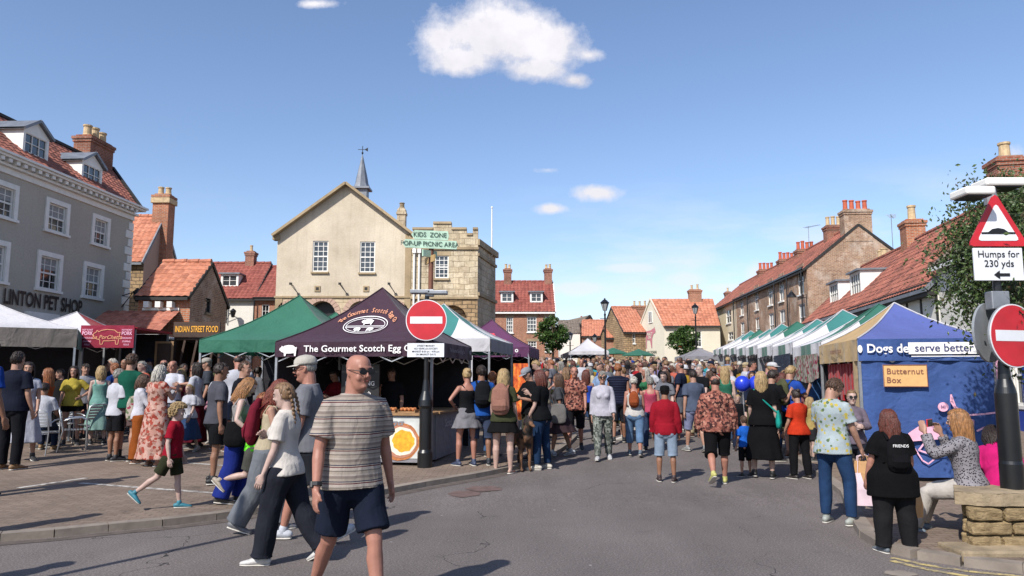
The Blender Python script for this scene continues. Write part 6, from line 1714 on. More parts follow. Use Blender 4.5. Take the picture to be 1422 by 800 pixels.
def build_body(mb, k, female, fat, legw=1.0, armw=1.0, detail=False):
    f = .9 if female else 1.0; lw = legw*(1+(fat-1)*.6)
    add_torso(mb, k, female, fat, 0, .93, 1.50, 'round', 18)
    for hip, kn, an, fd, fu in k.legs:
        hp = hip+Vector((0, 0, .0)); m = hip*.5+kn*.5; c1 = kn*.72+an*.28+(-(k.M3 @ Y1))*.012
        mb.loft([hp+Vector((0,0,.02)), hp*.8+kn*.2, m, kn*.93+hip*.07, kn, kn*.9+an*.1, c1, kn*.35+an*.65, an+(kn-an).normalized()*.04, an], [.088*lw, .088*lw, .073*lw, .056*lw, .054*lw, .05*lw, .056*lw, .044*lw, .034*lw, .036], 12, 'round')
        mb.loft([an-fd*.045-fu*.045, an-fu*.04, an+fd*.08-fu*.055, an+fd*.155-fu*.068], [(.03,.032), (.034,.038), (.038,.026), (.036,.016)], 10, 'round')
    for sh, el, wr, fa, sg, M3 in k.arms:
        aw = armw*f
        mb.loft([sh+Vector((-sg*.03, 0, .004)), sh, sh*.7+el*.3, el*.85+sh*.15, el, el*.75+wr*.25, el*.3+wr*.7, wr], [.05*aw, .058*aw, .05*aw, .041*aw, .039*aw, .041*aw, .031*aw, (.026, .022)], 10, 'round')
    if female:
        for s in (-1, 1): mb.ell(k.U((s*.068, .085, 1.275)), (.062*(.8+.2*fat),)*3, 10, 7)
    for s in (-1, 1): mb.ell(k.U((s*.075, -.075*fat, .885)), (.085*lw, .07, .085), 10, 7)
    # neck and head
    nr = .052 if female else .062
    mb.loft([k.neck+Vector((0,0,-.03)), k.Hf((0, -.03, -.07)), k.Hf((0, -.02, -.02))], [nr*1.12, nr, nr], 12, 'round')
    H = k.Hf; mb.loft([H((0, c, z)) for z, a, b, c in HEADP], [(a*(.95 if female else 1), b) for z, a, b, c in HEADP], 18, 'flat', ref=tuple(k.HM @ X1))
    mb.loft([H((0,.088,.018)), H((0,.103,-.005)), H((0,.112,-.026)), H((0,.098,-.034))], [(.008,.008), (.009,.009), (.015,.012), (.014,.006)], 8, 'round', ref=tuple(k.HM @ X1))
    mb.ell(H((0, .07, -.095)), (.024, .022, .018), 8, 6)
    for s in (-1, 1):
        mb.loft([H((s*.073,-.005,.02)), H((s*.08,-.012,.012)), H((s*.079,-.008,-.012)), H((s*.074,0,-.03))], [(.006,.012), (.008,.017), (.007,.014), (.005,.008)], 6, 'round', ref=tuple(k.HM @ X1))
        mb.ell(H((s*.038, .062, -.035)), (.023, .021, .026), 8, 6)
    mb.loft([H((-.045,.082,.032)), H((0,.094,.03)), H((.045,.082,.032))], [.01, .009, .01], 6, 'round')
def face_bits(mb, k, mouth=True):
    H = k.Hf
    for s in (-1, 1):
        mb.mi = 2; mb.ell(H((s*.031, .0865, .006)), (.0115, .0065, .0046), 8, 5); mb.mi = 1; mb.ell(H((s*.031, .0915, .006)), (.0054, .0035, .0046), 7, 5)
        mb.loft([H((s*.018,.0945,.027)), H((s*.034,.0935,.031)), H((s*.05,.084,.026))], [(.0025,.004)]*3, 4, 'round')
    mb.mi = 3; mb.loft([H((-.022,.092,-.058)), H((0,.101,-.056)), H((.022,.092,-.058))], [(.003,.0025), (.006,.0045), (.003,.0025)], 6, 'round'); mb.mi = 0
def hair_mesh(k, style, seed=1, quality=1, capped=False):
    rr = random.Random(seed); mb = MB(); H = k.Hf
    longs = {'bob': .2, 'long': .38, 'mid': .27, 'curly': .16, 'wavy': .36, 'pony': .05, 'bun': .05, 'braids': .06, 'childcurl': .09}
    Lh = longs.get(style, 0); amp = {'curly': .012, 'childcurl': .014, 'wavy': .008}.get(style, .004)
    th = {'buzz': .002, 'short': .012, 'crop': .009, 'fringe': .016}.get(style, .014)
    if style == 'curly' or style == 'childcurl': th = .026
    if capped: th = min(th, .006); amp = .002
    C0 = Vector((0, -.004, .018)); rx, ry, rz_ = .075+th, .1+th, .1+th
    def surf(az, el, ex=0):
        d = Vector((math.sin(az)*math.cos(el), -math.cos(az)*math.cos(el), math.sin(el))); return C0+Vector((d.x*(rx+ex), d.y*(ry+ex), d.z*(rz_+ex)))
    lowb = -.75 if Lh or style in ('short', 'fringe') else -.55
    def limit(az):
        """lowest elevation covered at azimuth from the back"""
        a = abs(az)
        if a < 1.3: return lowb
        if a < 1.75: return lowb+(a-1.3)/.45*(.3-lowb) if not Lh else lowb+(a-1.3)/.45*(-.1-lowb)
        return .52 if style != 'fringe' else .36
    n, m = (28, 14) if quality else (16, 9)
    ids = {}
    for j in range(m+1):
        for i in range(n):
            az = -math.pi+2*math.pi*i/n; lo = limit(az); el = lo+(math.pi/2-lo)*(j/m); e = rr.uniform(-amp, amp) if 0 < j < m else 0
            p = surf(az, el, e)
            if j == 0: p = C0+(p-C0)*.86
            ids[i, j] = mb.pt(H(p))
    for j in range(m):
        for i in range(n): mb.f.append([ids[i, j], ids[(i+1) % n, j], ids[(i+1) % n, j+1], ids[i, j+1]]); mb.m.append(0)
    # locks
    if style in ('short', 'fringe', 'crop', 'curly', 'childcurl'):
        N = 0 if capped else {0: 30, 1: 150, 2: 380}[quality]
        if style == 'crop': N //= 2
        for _ in range(N):
            az = rr.uniform(-math.pi, math.pi); lo = limit(az); el = rr.uniform(lo*.8 if lo < 0 else lo, 1.5); L_ = rr.uniform(.025, .05)
            if style in ('curly', 'childcurl'):
                c = surf(az, el, .004); tt = rr.uniform(0, 6); pts = [H(c+Vector((.016*math.cos(tt+q*1.5), .016*math.sin(tt+q*1.5), -.009*q+.012))) for q in range(5)]; mb.loft(pts, [.008, .009, .009, .008, .004], 5, 'round')
            else:
                d2 = rr.uniform(-.25, .25); pts = [H(surf(az+d2*q*.3, el-q*L_*3.2, .001+.004*math.sin(q*1.5))) for q in range(4)]; mb.loft(pts, [.003, .0075, .006, .0015], 4, None)
    if Lh and style not in ('pony', 'bun', 'curly', 'childcurl', 'braids'):
        N = {0: 34, 1: 150, 2: 330}[quality]
        for _ in range(N):
            az = rr.uniform(-1.95, 1.95); el = rr.uniform(.0, 1.3); L_ = Lh*rr.uniform(.8, 1.05); pts = []; p = surf(az, el, .004)
            e = el
            while e > -.25: pts.append(surf(az, e, .006)); e -= .32
            last = pts[-1] if pts else surf(az, .0, .006)
            steps = 5; zz = C0.z-.03-last.z; out = Vector((math.sin(az), -math.cos(az), 0)); ph = rr.uniform(0, 6)
            wav = .012 if style == 'wavy' else .004
            for q in range(1, steps+1):
                t = q/steps; sh = out*(.012-.02*t*t+wav*math.sin(t*9+ph)); pts.append(last+Vector((0, 0, -L_*t))+sh+Vector((wav*math.cos(t*8+ph), -.012*t, 0)))
            r0 = .014 if quality == 0 else rr.uniform(.006, .010); mb.loft([H(q) for q in pts], [r0*min(1, .6+.2*i)*(1 if i < len(pts)-2 else (.8 if i == len(pts)-2 else .3)) for i in range(len(pts))], 5, None)
    if style == 'pony':
        for _ in range(10+20*quality):
            ph = rr.uniform(0, 6); a = rr.uniform(.0, .02); pts = [H(Vector((a*math.cos(ph)*(1+t), -.1-.07*min(t*3, 1)+a*math.sin(ph), .07-.26*t*t-.03*t))) for t in (0, .15, .35, .6, .85, 1)]
            mb.loft(pts, [.012, .013, .013, .011, .008, .003], 5, None)
    if style == 'bun': mb.ell(H((0, -.1, .085)), (.042, .04, .04), 12, 8)
    if style == 'braids':
        for s in (-1, 1):
            for q in range(17):
                t = q/16; zz = .06-.34*t; yy = -.075-.035*math.sin(min(t*2, 1)*1.5); xx = s*(.055+.0*t)
                off = .009*(1 if q % 2 else -1); mb.ell(H((xx+off, yy, zz)), (.019-.006*t, .017, .02), 8, 5)
            mb.loft([H((s*.055, -.11, -.28)), H((s*.055, -.112, -.34))], [.012, .004], 6, 'round')
    return mb
def cap_mesh(k, kind='cap'):
    H = k.Hf; mb = MB(); C0 = Vector((0, -.004, .03))
    if kind == 'cap':
        mb.loft([H(C0+Vector((0,0,z))) for z in (.012, .03, .06, .085, .1, .108)], [(.087,.11), (.088,.111), (.085,.106), (.071,.087), (.045,.055), (.01,.012)], 18, 'flat', ref=tuple(k.HM @ X1))
        b = []
        for i in range(9):
            a = (i/8-.5)*2.1; b.append((math.sin(a)*.078, .085+math.cos(a)*.0+.0, 0))
        top = []; n = 8
        for r_ in (0, 1):
            for i in range(n+1):
                a = (i/n-.5)*2.3; x = math.sin(a)*(.086); y = math.cos(a)*.105+(.075*math.cos(a*.8)**2 if r_ else 0); top.append(H(C0+Vector((x, y, .018-.012*r_))))
        for i in range(n): mb.poly([top[i], top[i+1], top[n+2+i], top[n+1+i]])
        dn = [p-(k.HM @ Z1)*.004 for p in top]
        for i in range(n): mb.poly([dn[i], dn[i+1], dn[n+2+i], dn[n+1+i]][::-1])
        for i in range(n): mb.poly([top[n+1+i], top[n+2+i], dn[n+2+i], dn[n+1+i]])
    else:
        br = .145 if kind == 'hat' else .12
        mb.loft([H(C0+Vector((0,0,z))) for z in (.0, .004, .012, .05, .085, .1)], [(br*.93,br+.0), (br,br+.02), (.092,.115), (.089,.111), (.077,.095), (.03,.04)], 22, 'flat', ref=tuple(k.HM @ X1))
    return mb
def sleeve(mb, k, frac, add, f=1.0, taper=1.0):
    """sleeve along the arm; frac 0..2 (1 = elbow, 2 = wrist)"""
    for sh, el, wr, fa, sg, M3 in k.arms:
        pts = [sh+M3 @ Vector((-sg*.06, 0, -.005)), sh+M3 @ Vector((-sg*.012, 0, .0))]; rad = [.054*f+add*.4, .059*f+add*.4]
        S = [.25, .5, .75, 1.0, 1.15, 1.4, 1.7, 2.0]; base = [.056, .051, .047, .045, .045, .044, .038, .033]
        for s, b in zip(S, base):
            if s >= frac: break
            pts.append(sh+(el-sh)*s if s <= 1 else el+(wr-el)*(s-1)); rad.append(b*f+add*taper*min(.85, .45+s*.6))
        s = frac; pts.append(sh+(el-sh)*s if s <= 1 else el+(wr-el)*(s-1)*.97); b = float(np.interp(s, S, base)); rad.append(b*f+add*(1.15*taper))
        mb.loft(pts, rad, 12, 'flat')
def make_top(k, kind, female, fat, add=.025):
    mb = MB(); f = .92 if female else 1.0
    hem = {'tee': .87, 'polo': .87, 'long': .87, 'jacket': .86, 'tank': .88, 'strapless': .93, 'crop': 1.12, 'dress': .9, 'shirt': .84, 'vest': .86, 'tunic': .70}.get(kind, .88)
    fl = {'tee': .10, 'dress': 0, 'shirt': .14, 'jacket': .05, 'long': .05, 'vest': .05, 'tunic': .03}.get(kind, .05)
    if kind == 'strapless' or kind == 'crop': add_torso(mb, k, female, fat, add*.7, hem, 1.37, 'flat', 22)
    elif kind == 'tank':
        add_torso(mb, k, female, fat, add*.7, hem, 1.36, 'flat', 22, .03, .92)
        for s in (-1, 1): mb.loft([k.U((s*.1, .085, 1.33)), k.U((s*.1, .035, 1.445)), k.U((s*.1, -.045, 1.45)), k.U((s*.1, -.1, 1.34))], [(.03,.012)]*4, 8, 'round', ref=(1,0,0))
    else:
        add_torso(mb, k, female, fat, add, hem, 1.495, 'flat', 24, fl, .92)
        for s in (-1, 1): mb.loft([k.U((s*.05, -.012, 1.45)), k.U((s*(k.sw*.55), -.01, 1.432)), k.U((s*(k.sw*.95), -.006, 1.405))], [(.05,.06), (.044+add*.35,.06+add*.3), (.05+add*.45,.055+add*.4)], 10, 'round', ref=(0,0,1))
    if female and kind not in ('jacket',):
        for s in (-1, 1): mb.ell(k.U((s*.068, .088, 1.275)), (.066*(.8+.2*fat)+add*.4,)*3, 10, 7)
    if kind in ('tee', 'tunic'): sleeve(mb, k, .72, add*1.35, f*fat**.4)
    elif kind == 'polo' or kind == 'shirt': sleeve(mb, k, .68, add*1.3, f*fat**.4)
    elif kind in ('long', 'jacket'): sleeve(mb, k, 1.93, add*(1.3 if kind == 'jacket' else .9), f*fat**.3)
    elif kind == 'threeq': pass
    elif kind == 'dress': sleeve(mb, k, .45, add, f)
    elif kind == 'vest': sleeve(mb, k, .12, add*1.1, f)
    if kind == 'jacket': add_torso(mb, k, female, fat, add*1.6, .87, 1.05, 'flat', 22); mb.loft([k.neck+Vector((0,0,-.01)), k.neck+Vector((0,0,.03))], [.078,.07], 14, 'flat')
    return mb
def make_bottom(k, kind, female, fat, legw=1.0):
    mb = MB(); lw = legw*(1+(fat-1)*.6)
    add = {'shorts': .022, 'trousers': .014, 'jeans': .011, 'leggings': .005, 'wide': .02, 'skirt': .015, 'longskirt': .015, 'cargo': .024, 'joggers': .02, 'bikeshorts': .006}.get(kind, .015)
    if 'skirt' in kind:
        zk = {'skirt': .5, 'longskirt': .12, 'miniskirt': .68, 'midiskirt': .32}[kind]
        zw = 1.05; pts = []; rad = []; n = 26
        lx = [l[1] for l in k.legs]+[l[2] for l in k.legs]; ymx = max(v.y for v in lx)-k.pel.y; ymn = min(v.y for v in lx)-k.pel.y
        rings, _ = torso_rings(female, fat, add, .84, zw)
        pel = k.pel.z; kz = pel*zk/.92*1.0
        for t in (0, .25, .5, .75, 1):
            z = kz+(pel-.04-kz)*t; w = 1-t; s = Vector((0, (ymx+ymn)/2*w, 0)); pts.append(Vector((k.pel.x, k.pel.y, z))+s)
            rad.append((.185*fat+add+w*.10*(1-zk*.4), .13*fat+add+w*(.06+max(.03, (ymx-ymn)*.35)*(1 if zk < .6 else .4))))
        for z in (.93, 1.0, zw):
            r_ = [q for q in torso_rings(female, fat, add, z, 1.3)[0]][0]; pts.append(k.U((0, r_[3], z))); rad.append((r_[1], r_[2]))
        for s in (-1, 1): mb.ell(k.U((s*.072, -.075*fat, .89)), (.095, .07+add, .1), 10, 7)
        mb.ell(k.U((0, .04, .95)), (.13, .09*fat, .1), 10, 7)
        mb.loft(pts, rad, n*2, 'flat', fn=lambda a, x, y, i: (x*(1+.05*max(0, 1-i/4)*math.sin(a*9)), y*(1+.05*max(0, 1-i/4)*math.sin(a*9))))
        return mb
    mb.ell(k.U((0, -.005, .835)), (.1*lw, .1+add, .085), 12, 8); mb.ell(k.U((0, .0, .79)), (.07*lw, .075, .06), 10, 7)
    add_torso(mb, k, female, fat, min(add, .012), .79, .99 if kind != 'wide' else 1.08, 'flat', 20)
    for s in (-1, 1): mb.ell(k.U((s*.075, -.072*fat, .885)), (.09*lw, .07+add*.6, .088), 10, 7)
    for hip, kn, an, fd, fu in k.legs:
        B = [(0, .092), (.2, .092), (.5, .078), (.9, .062), (1.0, .06), (1.3, .06), (1.65, .049), (1.95, .042)]
        end = {'shorts': .84, 'longshorts': 1.08, 'bikeshorts': .8, 'capri': 1.55, 'miniskort': .5, 'hotpants': .42}.get(kind, 1.96)
        pts = [hip+Vector((0,0,.03))]; rad = [.094*lw+add]
        for t, b in B:
            if t >= end: break
            p = hip+(kn-hip)*t if t <= 1 else kn+(an-kn)*(t-1); ex = 0
            if kind in ('wide',): ex = .022*max(0, t-.3)+.02
            if kind == 'cargo': ex = .012*t+.008
            if kind in ('jeans', 'trousers', 'joggers', 'capri'): ex = .006*t if kind != 'jeans' else .004*t
            if kind in ('shorts', 'longshorts'): ex = .014*t
            pts.append(p); rad.append(b*lw+add+ex)
        t = end; p = hip+(kn-hip)*t if t <= 1 else kn+(an-kn)*(t-1); b = float(np.interp(t, [q[0] for q in B], [q[1] for q in B]))
        ex = {'wide': .06, 'cargo': .042, 'shorts': .02, 'longshorts': .022, 'jeans': .012, 'trousers': .02, 'joggers': .004}.get(kind, .004)
        if kind in ('wide', 'cargo', 'trousers'): p = p+(an-kn).normalized()*.02
        pts.append(p); rad.append(b*lw+add+ex); mb.loft(pts, rad, 16, 'flat')
    return mb
def shoes_mesh(k, kind='trainer', leg=0):
    mb = MB(); so = []
    for hip, kn, an, fd, fu in k.legs[leg:leg+1]:
        sdv = fd.cross(fu)
        mb.mi = 0
        if kind in ('trainer', 'boot'):
            mb.loft([an-fd*.06-fu*.04, an-fd*.02-fu*.035, an+fd*.06-fu*.042, an+fd*.12-fu*.054, an+fd*.19-fu*.062], [(.034,.036), (.041,.044), (.044,.036), (.047,.026), (.036,.016)], 14, 'round', ref=tuple(sdv))
            mb.loft([an-fu*.03, an+(kn-an).normalized()*(.02 if kind == 'trainer' else .1)], [.043, .041], 12, 'round')
        else:
            mb.loft([an+fd*.05-fu*.05, an+fd*.09-fu*.052], [(.045,.03), (.046,.026)], 12, 'flat', ref=tuple(sdv))
        mb.mi = 1
        mb.loft([an-fd*.075-fu*.078, an-fd*.03-fu*.078, an+fd*.06-fu*.078, an+fd*.14-fu*.078, an+fd*.195-fu*.077], [(.03,.0085), (.042,.0085), (.043,.0085), (.05,.0085), (.034,.008)], 14, 'round', ref=tuple(sdv))
    mb.mi = 0; return mb
SK = {'f': '#ad8470', 'p': '#b8988a', 't': '#926a54', 'r': '#ab7866', 'd': '#6a4a3c', 'w': '#bda094'}
HC = {'dk': '#2c211c', 'br': '#4f3829', 'lb': '#7d6044', 'bl': '#a58b62', 'rd': '#6e3424', 'gi': '#8d5734', 'gy': '#8d8a84', 'wh': '#b5b0a6', 'au': '#5e3025'}
def setcol(o, c):
    c = hx(c) if isinstance(c, str) else c; o.color = (c[0]*.74, c[1]*.74, c[2]*.74, 1); return o
PROT = {}
def person_parts(pose, female, fat, top, bottom, hair, shoe, voxel, child, legw, armw, hands, seed, cap, add=.025, hq=1):
    """returns list of (name, mesh, mats)"""
    k = skeleton(pose, female, fat, child); out = []
    if child: pass
    mb = MB(); build_body(mb, k, female, fat, legw, armw)
    fine = voxel <= .009
    if fine:
        for a, hpz in zip(k.arms, hands): hand(mb, a[2], a[3], a[4], a[5], hpz, 8)
    me = remesh(mb, voxel, 2 if fine else 3, name='body')
    raw = MB()
    if not fine:
        for a, hpz in zip(k.arms, hands): hand(raw, a[2], a[3], a[4], a[5], hpz, 6, fr=.0095)
    face_bits(raw, k); join_raw(me, raw)
    out.append(('body', me, ['skin', 'eye', 'eyew', 'lip']))
    if top: 
        tm = remesh(make_top(k, top, female, fat, add), voxel*1.05, 3, .007, 1, seed, 'top'); out.append((top if top in ('dress', 'jacket', 'vest', 'shirt') else 'top', tm, ['cloth']))
    if bottom:
        nm = {'shorts': 'shorts', 'longshorts': 'shorts', 'hotpants': 'shorts', 'bikeshorts': 'shorts'}.get(bottom, 'skirt' if 'skirt' in bottom else 'trousers')
        out.append((nm, remesh(make_bottom(k, bottom, female, fat, legw), voxel*1.1, 3, .010 if bottom in ('wide', 'cargo') else (.008 if bottom != 'leggings' else .002), 1.2, seed+3, 'bottom'), ['cloth']))
    if shoe:
        for lg in (0, 1): sm = shoes_mesh(k, shoe, lg).mesh('shoe', uv=False); sm.polygons.foreach_set('use_smooth', [True]*len(sm.polygons)); out.append(('shoe', sm, ['shoe', 'sole']))
    if hair and hair != 'bald':
        hm = hair_mesh(k, hair, seed, hq, bool(cap)).mesh('hair', uv=False); hm.polygons.foreach_set('use_smooth', [True]*len(hm.polygons)); out.append(('hair', hm, ['hair']))
    if cap:
        cm = cap_mesh(k, cap).mesh('cap', uv=False); cm.polygons.foreach_set('use_smooth', [True]*len(cm.polygons)); out.append(('hat' if cap != 'cap' else 'cap', cm, ['cloth']))
    return k, out
ALLP = []   # (x, y) of every placed person
def mkobj(name, me, mats, parent, col=None):
    if len(me.materials) == 0:
        for m in mats: me.materials.append(MT[m] if isinstance(m, str) else m)
    o = bpy.data.objects.new(name, me); COL.objects.link(o); o.parent = parent
    if col is not None: setcol(o, col)
    return o
def person(label, px=None, fy=None, hy_=None, rz=0, pose='stand', female=False, fat=1.0, skin='f', top=('tee', '#888888'), bot=('jeans', '#30405c'), hair=('short', 'br'), shoe=('trainer', '#2a2a2c'), H=None, child=False, voxel=.012, legw=1.0, armw=1.0, hands=('hang', 'hang'), cap=None, xy=None, seed=None, z=None, group=None, Y=None, add=.025, hq=1, category='person'):
    seed = seed if seed is not None else len(ALLP)*7+1
    if xy is None:
        if Y is not None: x, y = at(px, 500, Y).x, Y
        else:
            p = gp(px, fy); p = gp(px, fy, gz(p.x, p.y)-g(p.y)); x, y = p.x, p.y
    else: x, y = xy
    z0 = gz(x, y) if z is None else z
    if H is None:
        H = at(px, hy_, y).z-z0
    k, parts = person_parts(pose, female, fat, top[0] if top else None, bot[0] if bot else None, hair[0] if hair else None, shoe[0] if shoe else None, voxel*1.75/H if H > .9 else voxel, child, legw, armw, hands, seed, cap[0] if cap else None, add, hq)
    s = H/1.765 if (isinstance(pose, dict) and pose.get('raw')) or True else 1
    t = thing('person', label, category, (x, y, z0), R(rz), group); t.scale = (s, s, s)
    cols = {'body': SK[skin], 'shoe': shoe[1] if shoe else None, 'hair': HC.get(hair[1], hair[1]) if hair else None, 'cap': cap[1] if cap else None, 'hat': cap[1] if cap else None}
    for nm, me, mats in parts:
        col = cols.get(nm); mm = mats
        if nm in ('top', 'dress', 'jacket', 'vest', 'shirt') and nm not in cols: col = top[1]; mm = [top[2]] if len(top) > 2 else mats
        elif nm in ('shorts', 'skirt', 'trousers'): col = bot[1]; mm = [bot[2]] if len(bot) > 2 else mats
        mkobj(nm, me, mm, t, col)
    ALLP.append((x, y)); t['_k'] = 0
    del t['_k']
    return t, k, s
def wp(t, k_pt):
    """world position of a point in the person's own frame"""
    s = t.scale[0]; a = t.rotation_euler[2]; p = Vector(k_pt)*s
    return Vector((p.x*math.cos(a)-p.y*math.sin(a), p.x*math.sin(a)+p.y*math.cos(a), p.z))+Vector(t.location)
# ---- things carried (things of their own)
def backpack(pr, label, col, size=1.0, mat='cloth', straps=True, name='backpack', dz=0):
    t, k, s = pr; o = thing(name, label, 'bag', t.location, t.rotation_euler[2]); o.scale = t.scale
    U = k.U; mb = MB(); W, D_, H_ = .155*size, .075*size, .21*size; c = (0, -.175-.02*size, 1.26+dz)
    mb.loft([U((0, c[1], c[2]-H_)), U((0, c[1]-.01, c[2]-H_*.75)), U((0, c[1]-.015, c[2])), U((0, c[1]-.005, c[2]+H_*.7)), U((0, c[1]+.01, c[2]+H_))], [(W*.85, D_*.8), (W, D_*1.1), (W, D_*1.1), (W*.9, D_*.95), (W*.55, D_*.6)], 16, 'round')
    me = remesh(mb, .014, 2, .004, 1, 3); mkobj('bag_body', me, [mat], o, col)
    mb = MB(); mb.loft([U((0, c[1]-D_*1.0, c[2]-H_*.8)), U((0, c[1]-D_*1.15, c[2]-H_*.5)), U((0, c[1]-D_*1.0, c[2]-H_*.05))], [(W*.75, .03), (W*.8, .045), (W*.7, .02)], 12, 'round'); mkobj('pocket', mb.mesh(uv=False), [mat], o, col)
    if straps:
        for sg in (-1, 1):
            mb = MB(); mb.loft([U((sg*.09, -.15, 1.40)), U((sg*.1, -.06, 1.492)), U((sg*.105, .04, 1.475)), U((sg*.11, .125, 1.36)), U((sg*.135, .12, 1.22)), U((sg*.165, .02, 1.12)), U((sg*.14, -.13, 1.12))], [(.02,.006)]*7, 6, None); mkobj('strap', mb.mesh(uv=False), ['cloth'], o, col)
    return o
def shoulder_bag(pr, label, col, side=-1, z=1.0, size=1.0, mat='cloth', y=-.02, cross=True, name='handbag', strapcol=None):
    t, k, s = pr; o = thing(name, label, 'bag', t.location, t.rotation_euler[2]); o.scale = t.scale; U = k.U
    mb = MB(); x = side*(.235+.02*size); c = U((x, y, z)); w, h = .13*size, .13*size
    mb.loft([c+Vector((0,0,-h)), c+Vector((0,0,-h*.6)), c+Vector((0,0,h*.4)), c+Vector((0,0,h))], [(.045, w*.9), (.055, w), (.045, w*.95), (.02, w*.75)], 12, 'round')
    mkobj('bag_body', remesh(mb, .013, 2, .004, 1, 5), [mat], o, col)
    mb = MB(); sx = -side*.12 if cross else side*.13
    mb.loft([c+Vector((0,.06,h*.8)), U((side*.19, .1, 1.15)), U((sx*.4+side*.06, .135, 1.3)), U((sx, .06, 1.46)), U((sx, -.05, 1.465)), U((sx*.4+side*.06, -.125, 1.3)), U((side*.2, -.09, 1.12)), c+Vector((0,-.06,h*.8))], [(.012,.005)]*8, 6, None)
    mkobj('strap', mb.mesh(uv=False), ['cloth'], o, strapcol or col); return o
def carried_bag(pr, label, arm, col_mat, w=.26, h=.32, d=.1, hh=.12, name='paper_bag', cat='bag', ang=0, flare=1.0, loc=None):
    t, k, s = pr; a = k.arms[arm]; hp = a[2]+a[3]*.085; P = wp(t, hp) if loc is None else Vector(loc)
    o = thing(name, label, cat, P, t.rotation_euler[2]+R(ang)); mb = MB(); z1, z0 = -hh, -hh-h; n = 7
    V = []
    for (wz, ww, dd) in ((z0, w, d), ((z0+z1)/2, w*1.03*flare, d*1.05), (z1, w*flare, d*.7)):
        V.append([(-ww/2, -dd/2, wz), (ww/2, -dd/2, wz), (ww/2, dd/2, wz), (-ww/2, dd/2, wz)])
    for i in range(2):
        for j in range(4): mb.poly([V[i][j], V[i][(j+1) % 4], V[i+1][(j+1) % 4], V[i+1][j]])
    mb.poly(V[0][::-1]); b = mb.build('bag_body', [MT[col_mat]], o); sf = b.modifiers.new('s', 'SOLIDIFY'); sf.thickness = .003
    mb = MB()
    for yy in (-d*.3, d*.3): mb.loft([(-w*.25, yy, z1-.01), (-w*.2, yy*.7, -.02), (0, yy*.3, .004), (w*.2, yy*.7, -.02), (w*.25, yy, z1-.01)], [.005]*5, 5, None)
    mb.build('handle', [MT[col_mat]], o); return o
def sunglasses(pr, col='sblack'):
    t, k, s = pr; H = k.Hf; mb = MB()
    for sg in (-1, 1):
        mb.loft([H((sg*.033, .1, .006)), H((sg*.033, .106, .006))], [(.031, .021), (.03, .02)], 12, 'flat', ref=tuple(k.HM @ X1)); mb.loft([H((sg*.058,.096,.012)), H((sg*.077,.06,.014)), H((sg*.083,-.01,.014))], [.0028]*3, 5, None)
    mb.loft([H((-.012,.104,.012)), H((.012,.104,.012))], [.003]*2, 5, None)
    o = mkobj('sunglasses', mb.mesh(uv=False), [MT[col]], t); return o
# ================= the people one can tell apart =================
PP = person
wid = dict(voxel=.0085, hq=2)
# foreground
bald = PP('bald man in striped jersey and navy shorts wearing sunglasses, striding past', xy=(-1.14, 5.45), rz=-145, pose=dict(L=(20,10,2,0), R=(-14,22,2,26), al=(-10,15,12,4), ar=(6,13,14,4), lean=3, hy=12, hp=2), H=1.86, fat=1.04, legw=.98, armw=1.02, skin='r', top=('tee', '#999999', 'p_stripe'), bot=('shorts', '#1a2030'), hair=None, shoe=('trainer', '#20242e'), add=.026, **wid)
sunglasses(bald)
t, k, s = bald; a = k.arms[1]; mb = MB(); q = a[2]-a[3]*.035; mb.loft([q-a[3]*.012, q+a[3]*.012], [.036, .036], 14, 'flat'); mb.loft([q+Vector((.03,0,0))-a[3]*.018, q+Vector((.03,0,0))+a[3]*.018], [.016, .016], 10, 'flat'); mkobj('wristwatch', mb.mesh(uv=False), [MT['sblack']], t)
PP('fair haired girl with braids in white tee and black cargo trousers', 392, 782, 532, rz=82, pose=dict(L=(14,6,2,0), R=(-17,16,2,26), al=(6,10,16,4), ar=(12,6,122,58), lean=1, hp=8), female=True, skin='w', top=('tee', '#c9c2ba'), bot=('cargo', '#23252e'), hair=('braids', 'lb'), shoe=('trainer', '#c9c6c2'), H=1.63, **wid)
capm = PP('tall man in white cap and grey tee walking behind the braided girl', 424, 752, 489, rz=96, pose=dict(L=(-16,20,2,26), R=(20,8,2,0), al=(10,9,20,4), ar=(-6,9,20,4), lean=2, hp=4), skin='r', fat=1.08, top=('tee', '#6f7076'), bot=('shorts', '#23262c'), hair=('buzz', 'gy'), shoe=('trainer', '#b8bcc4'), cap=('cap', '#b9b4aa'), **wid); sunglasses(capm)
rh = PP('red haired woman in cream top and baggy grey trousers stepping right', 368, 738, 524, rz=-82, pose=dict(L=(12,6,2,0), R=(-15,12,3,16), al=(28,8,50,10), ar=(20,10,60,14), lean=6, hp=18), female=True, fat=1.1, skin='f', top=('tank', '#b3a68c'), bot=('wide', '#6a6e74'), hair=('wavy', 'rd'), shoe=('trainer', '#6a6a6e'), **wid)
backpack(rh, 'maroon backpack on the red haired woman in cream top', '#6a1a2a', 1.05)
PP('running boy with red hair in neon green tie dye shirt', 352, 700, 541, rz=-88, pose=dict(L=(28,20,2,0), R=(-14,66,2,40), al=(-10,10,40,6), ar=(20,10,50,6), lean=6, hp=10), child=True, skin='w', top=('tee', '#55cc22', 'p_neon'), bot=('shorts', '#4a4a44'), hair=('short', 'gi'), shoe=('trainer', '#9a8f80'), voxel=.009)
tk = PP('ginger woman in grey vest top and long royal blue trousers', 325, 698, 522, rz=-72, pose=dict(L=(8,6,3,0), R=(-8,8,3,6), al=(30,16,85,30), ar=(-6,30,60,20), lean=6, hp=26), female=True, skin='w', top=('tank', '#8d8a88'), bot=('wide', '#1e2d78'), hair=('mid', '#94683f'), shoe=('trainer', '#3a3430'), voxel=.009, hq=2)
shoulder_bag(tk, 'black shoulder bag on the woman in royal blue trousers', '#131315', 1, .98, 1.15)
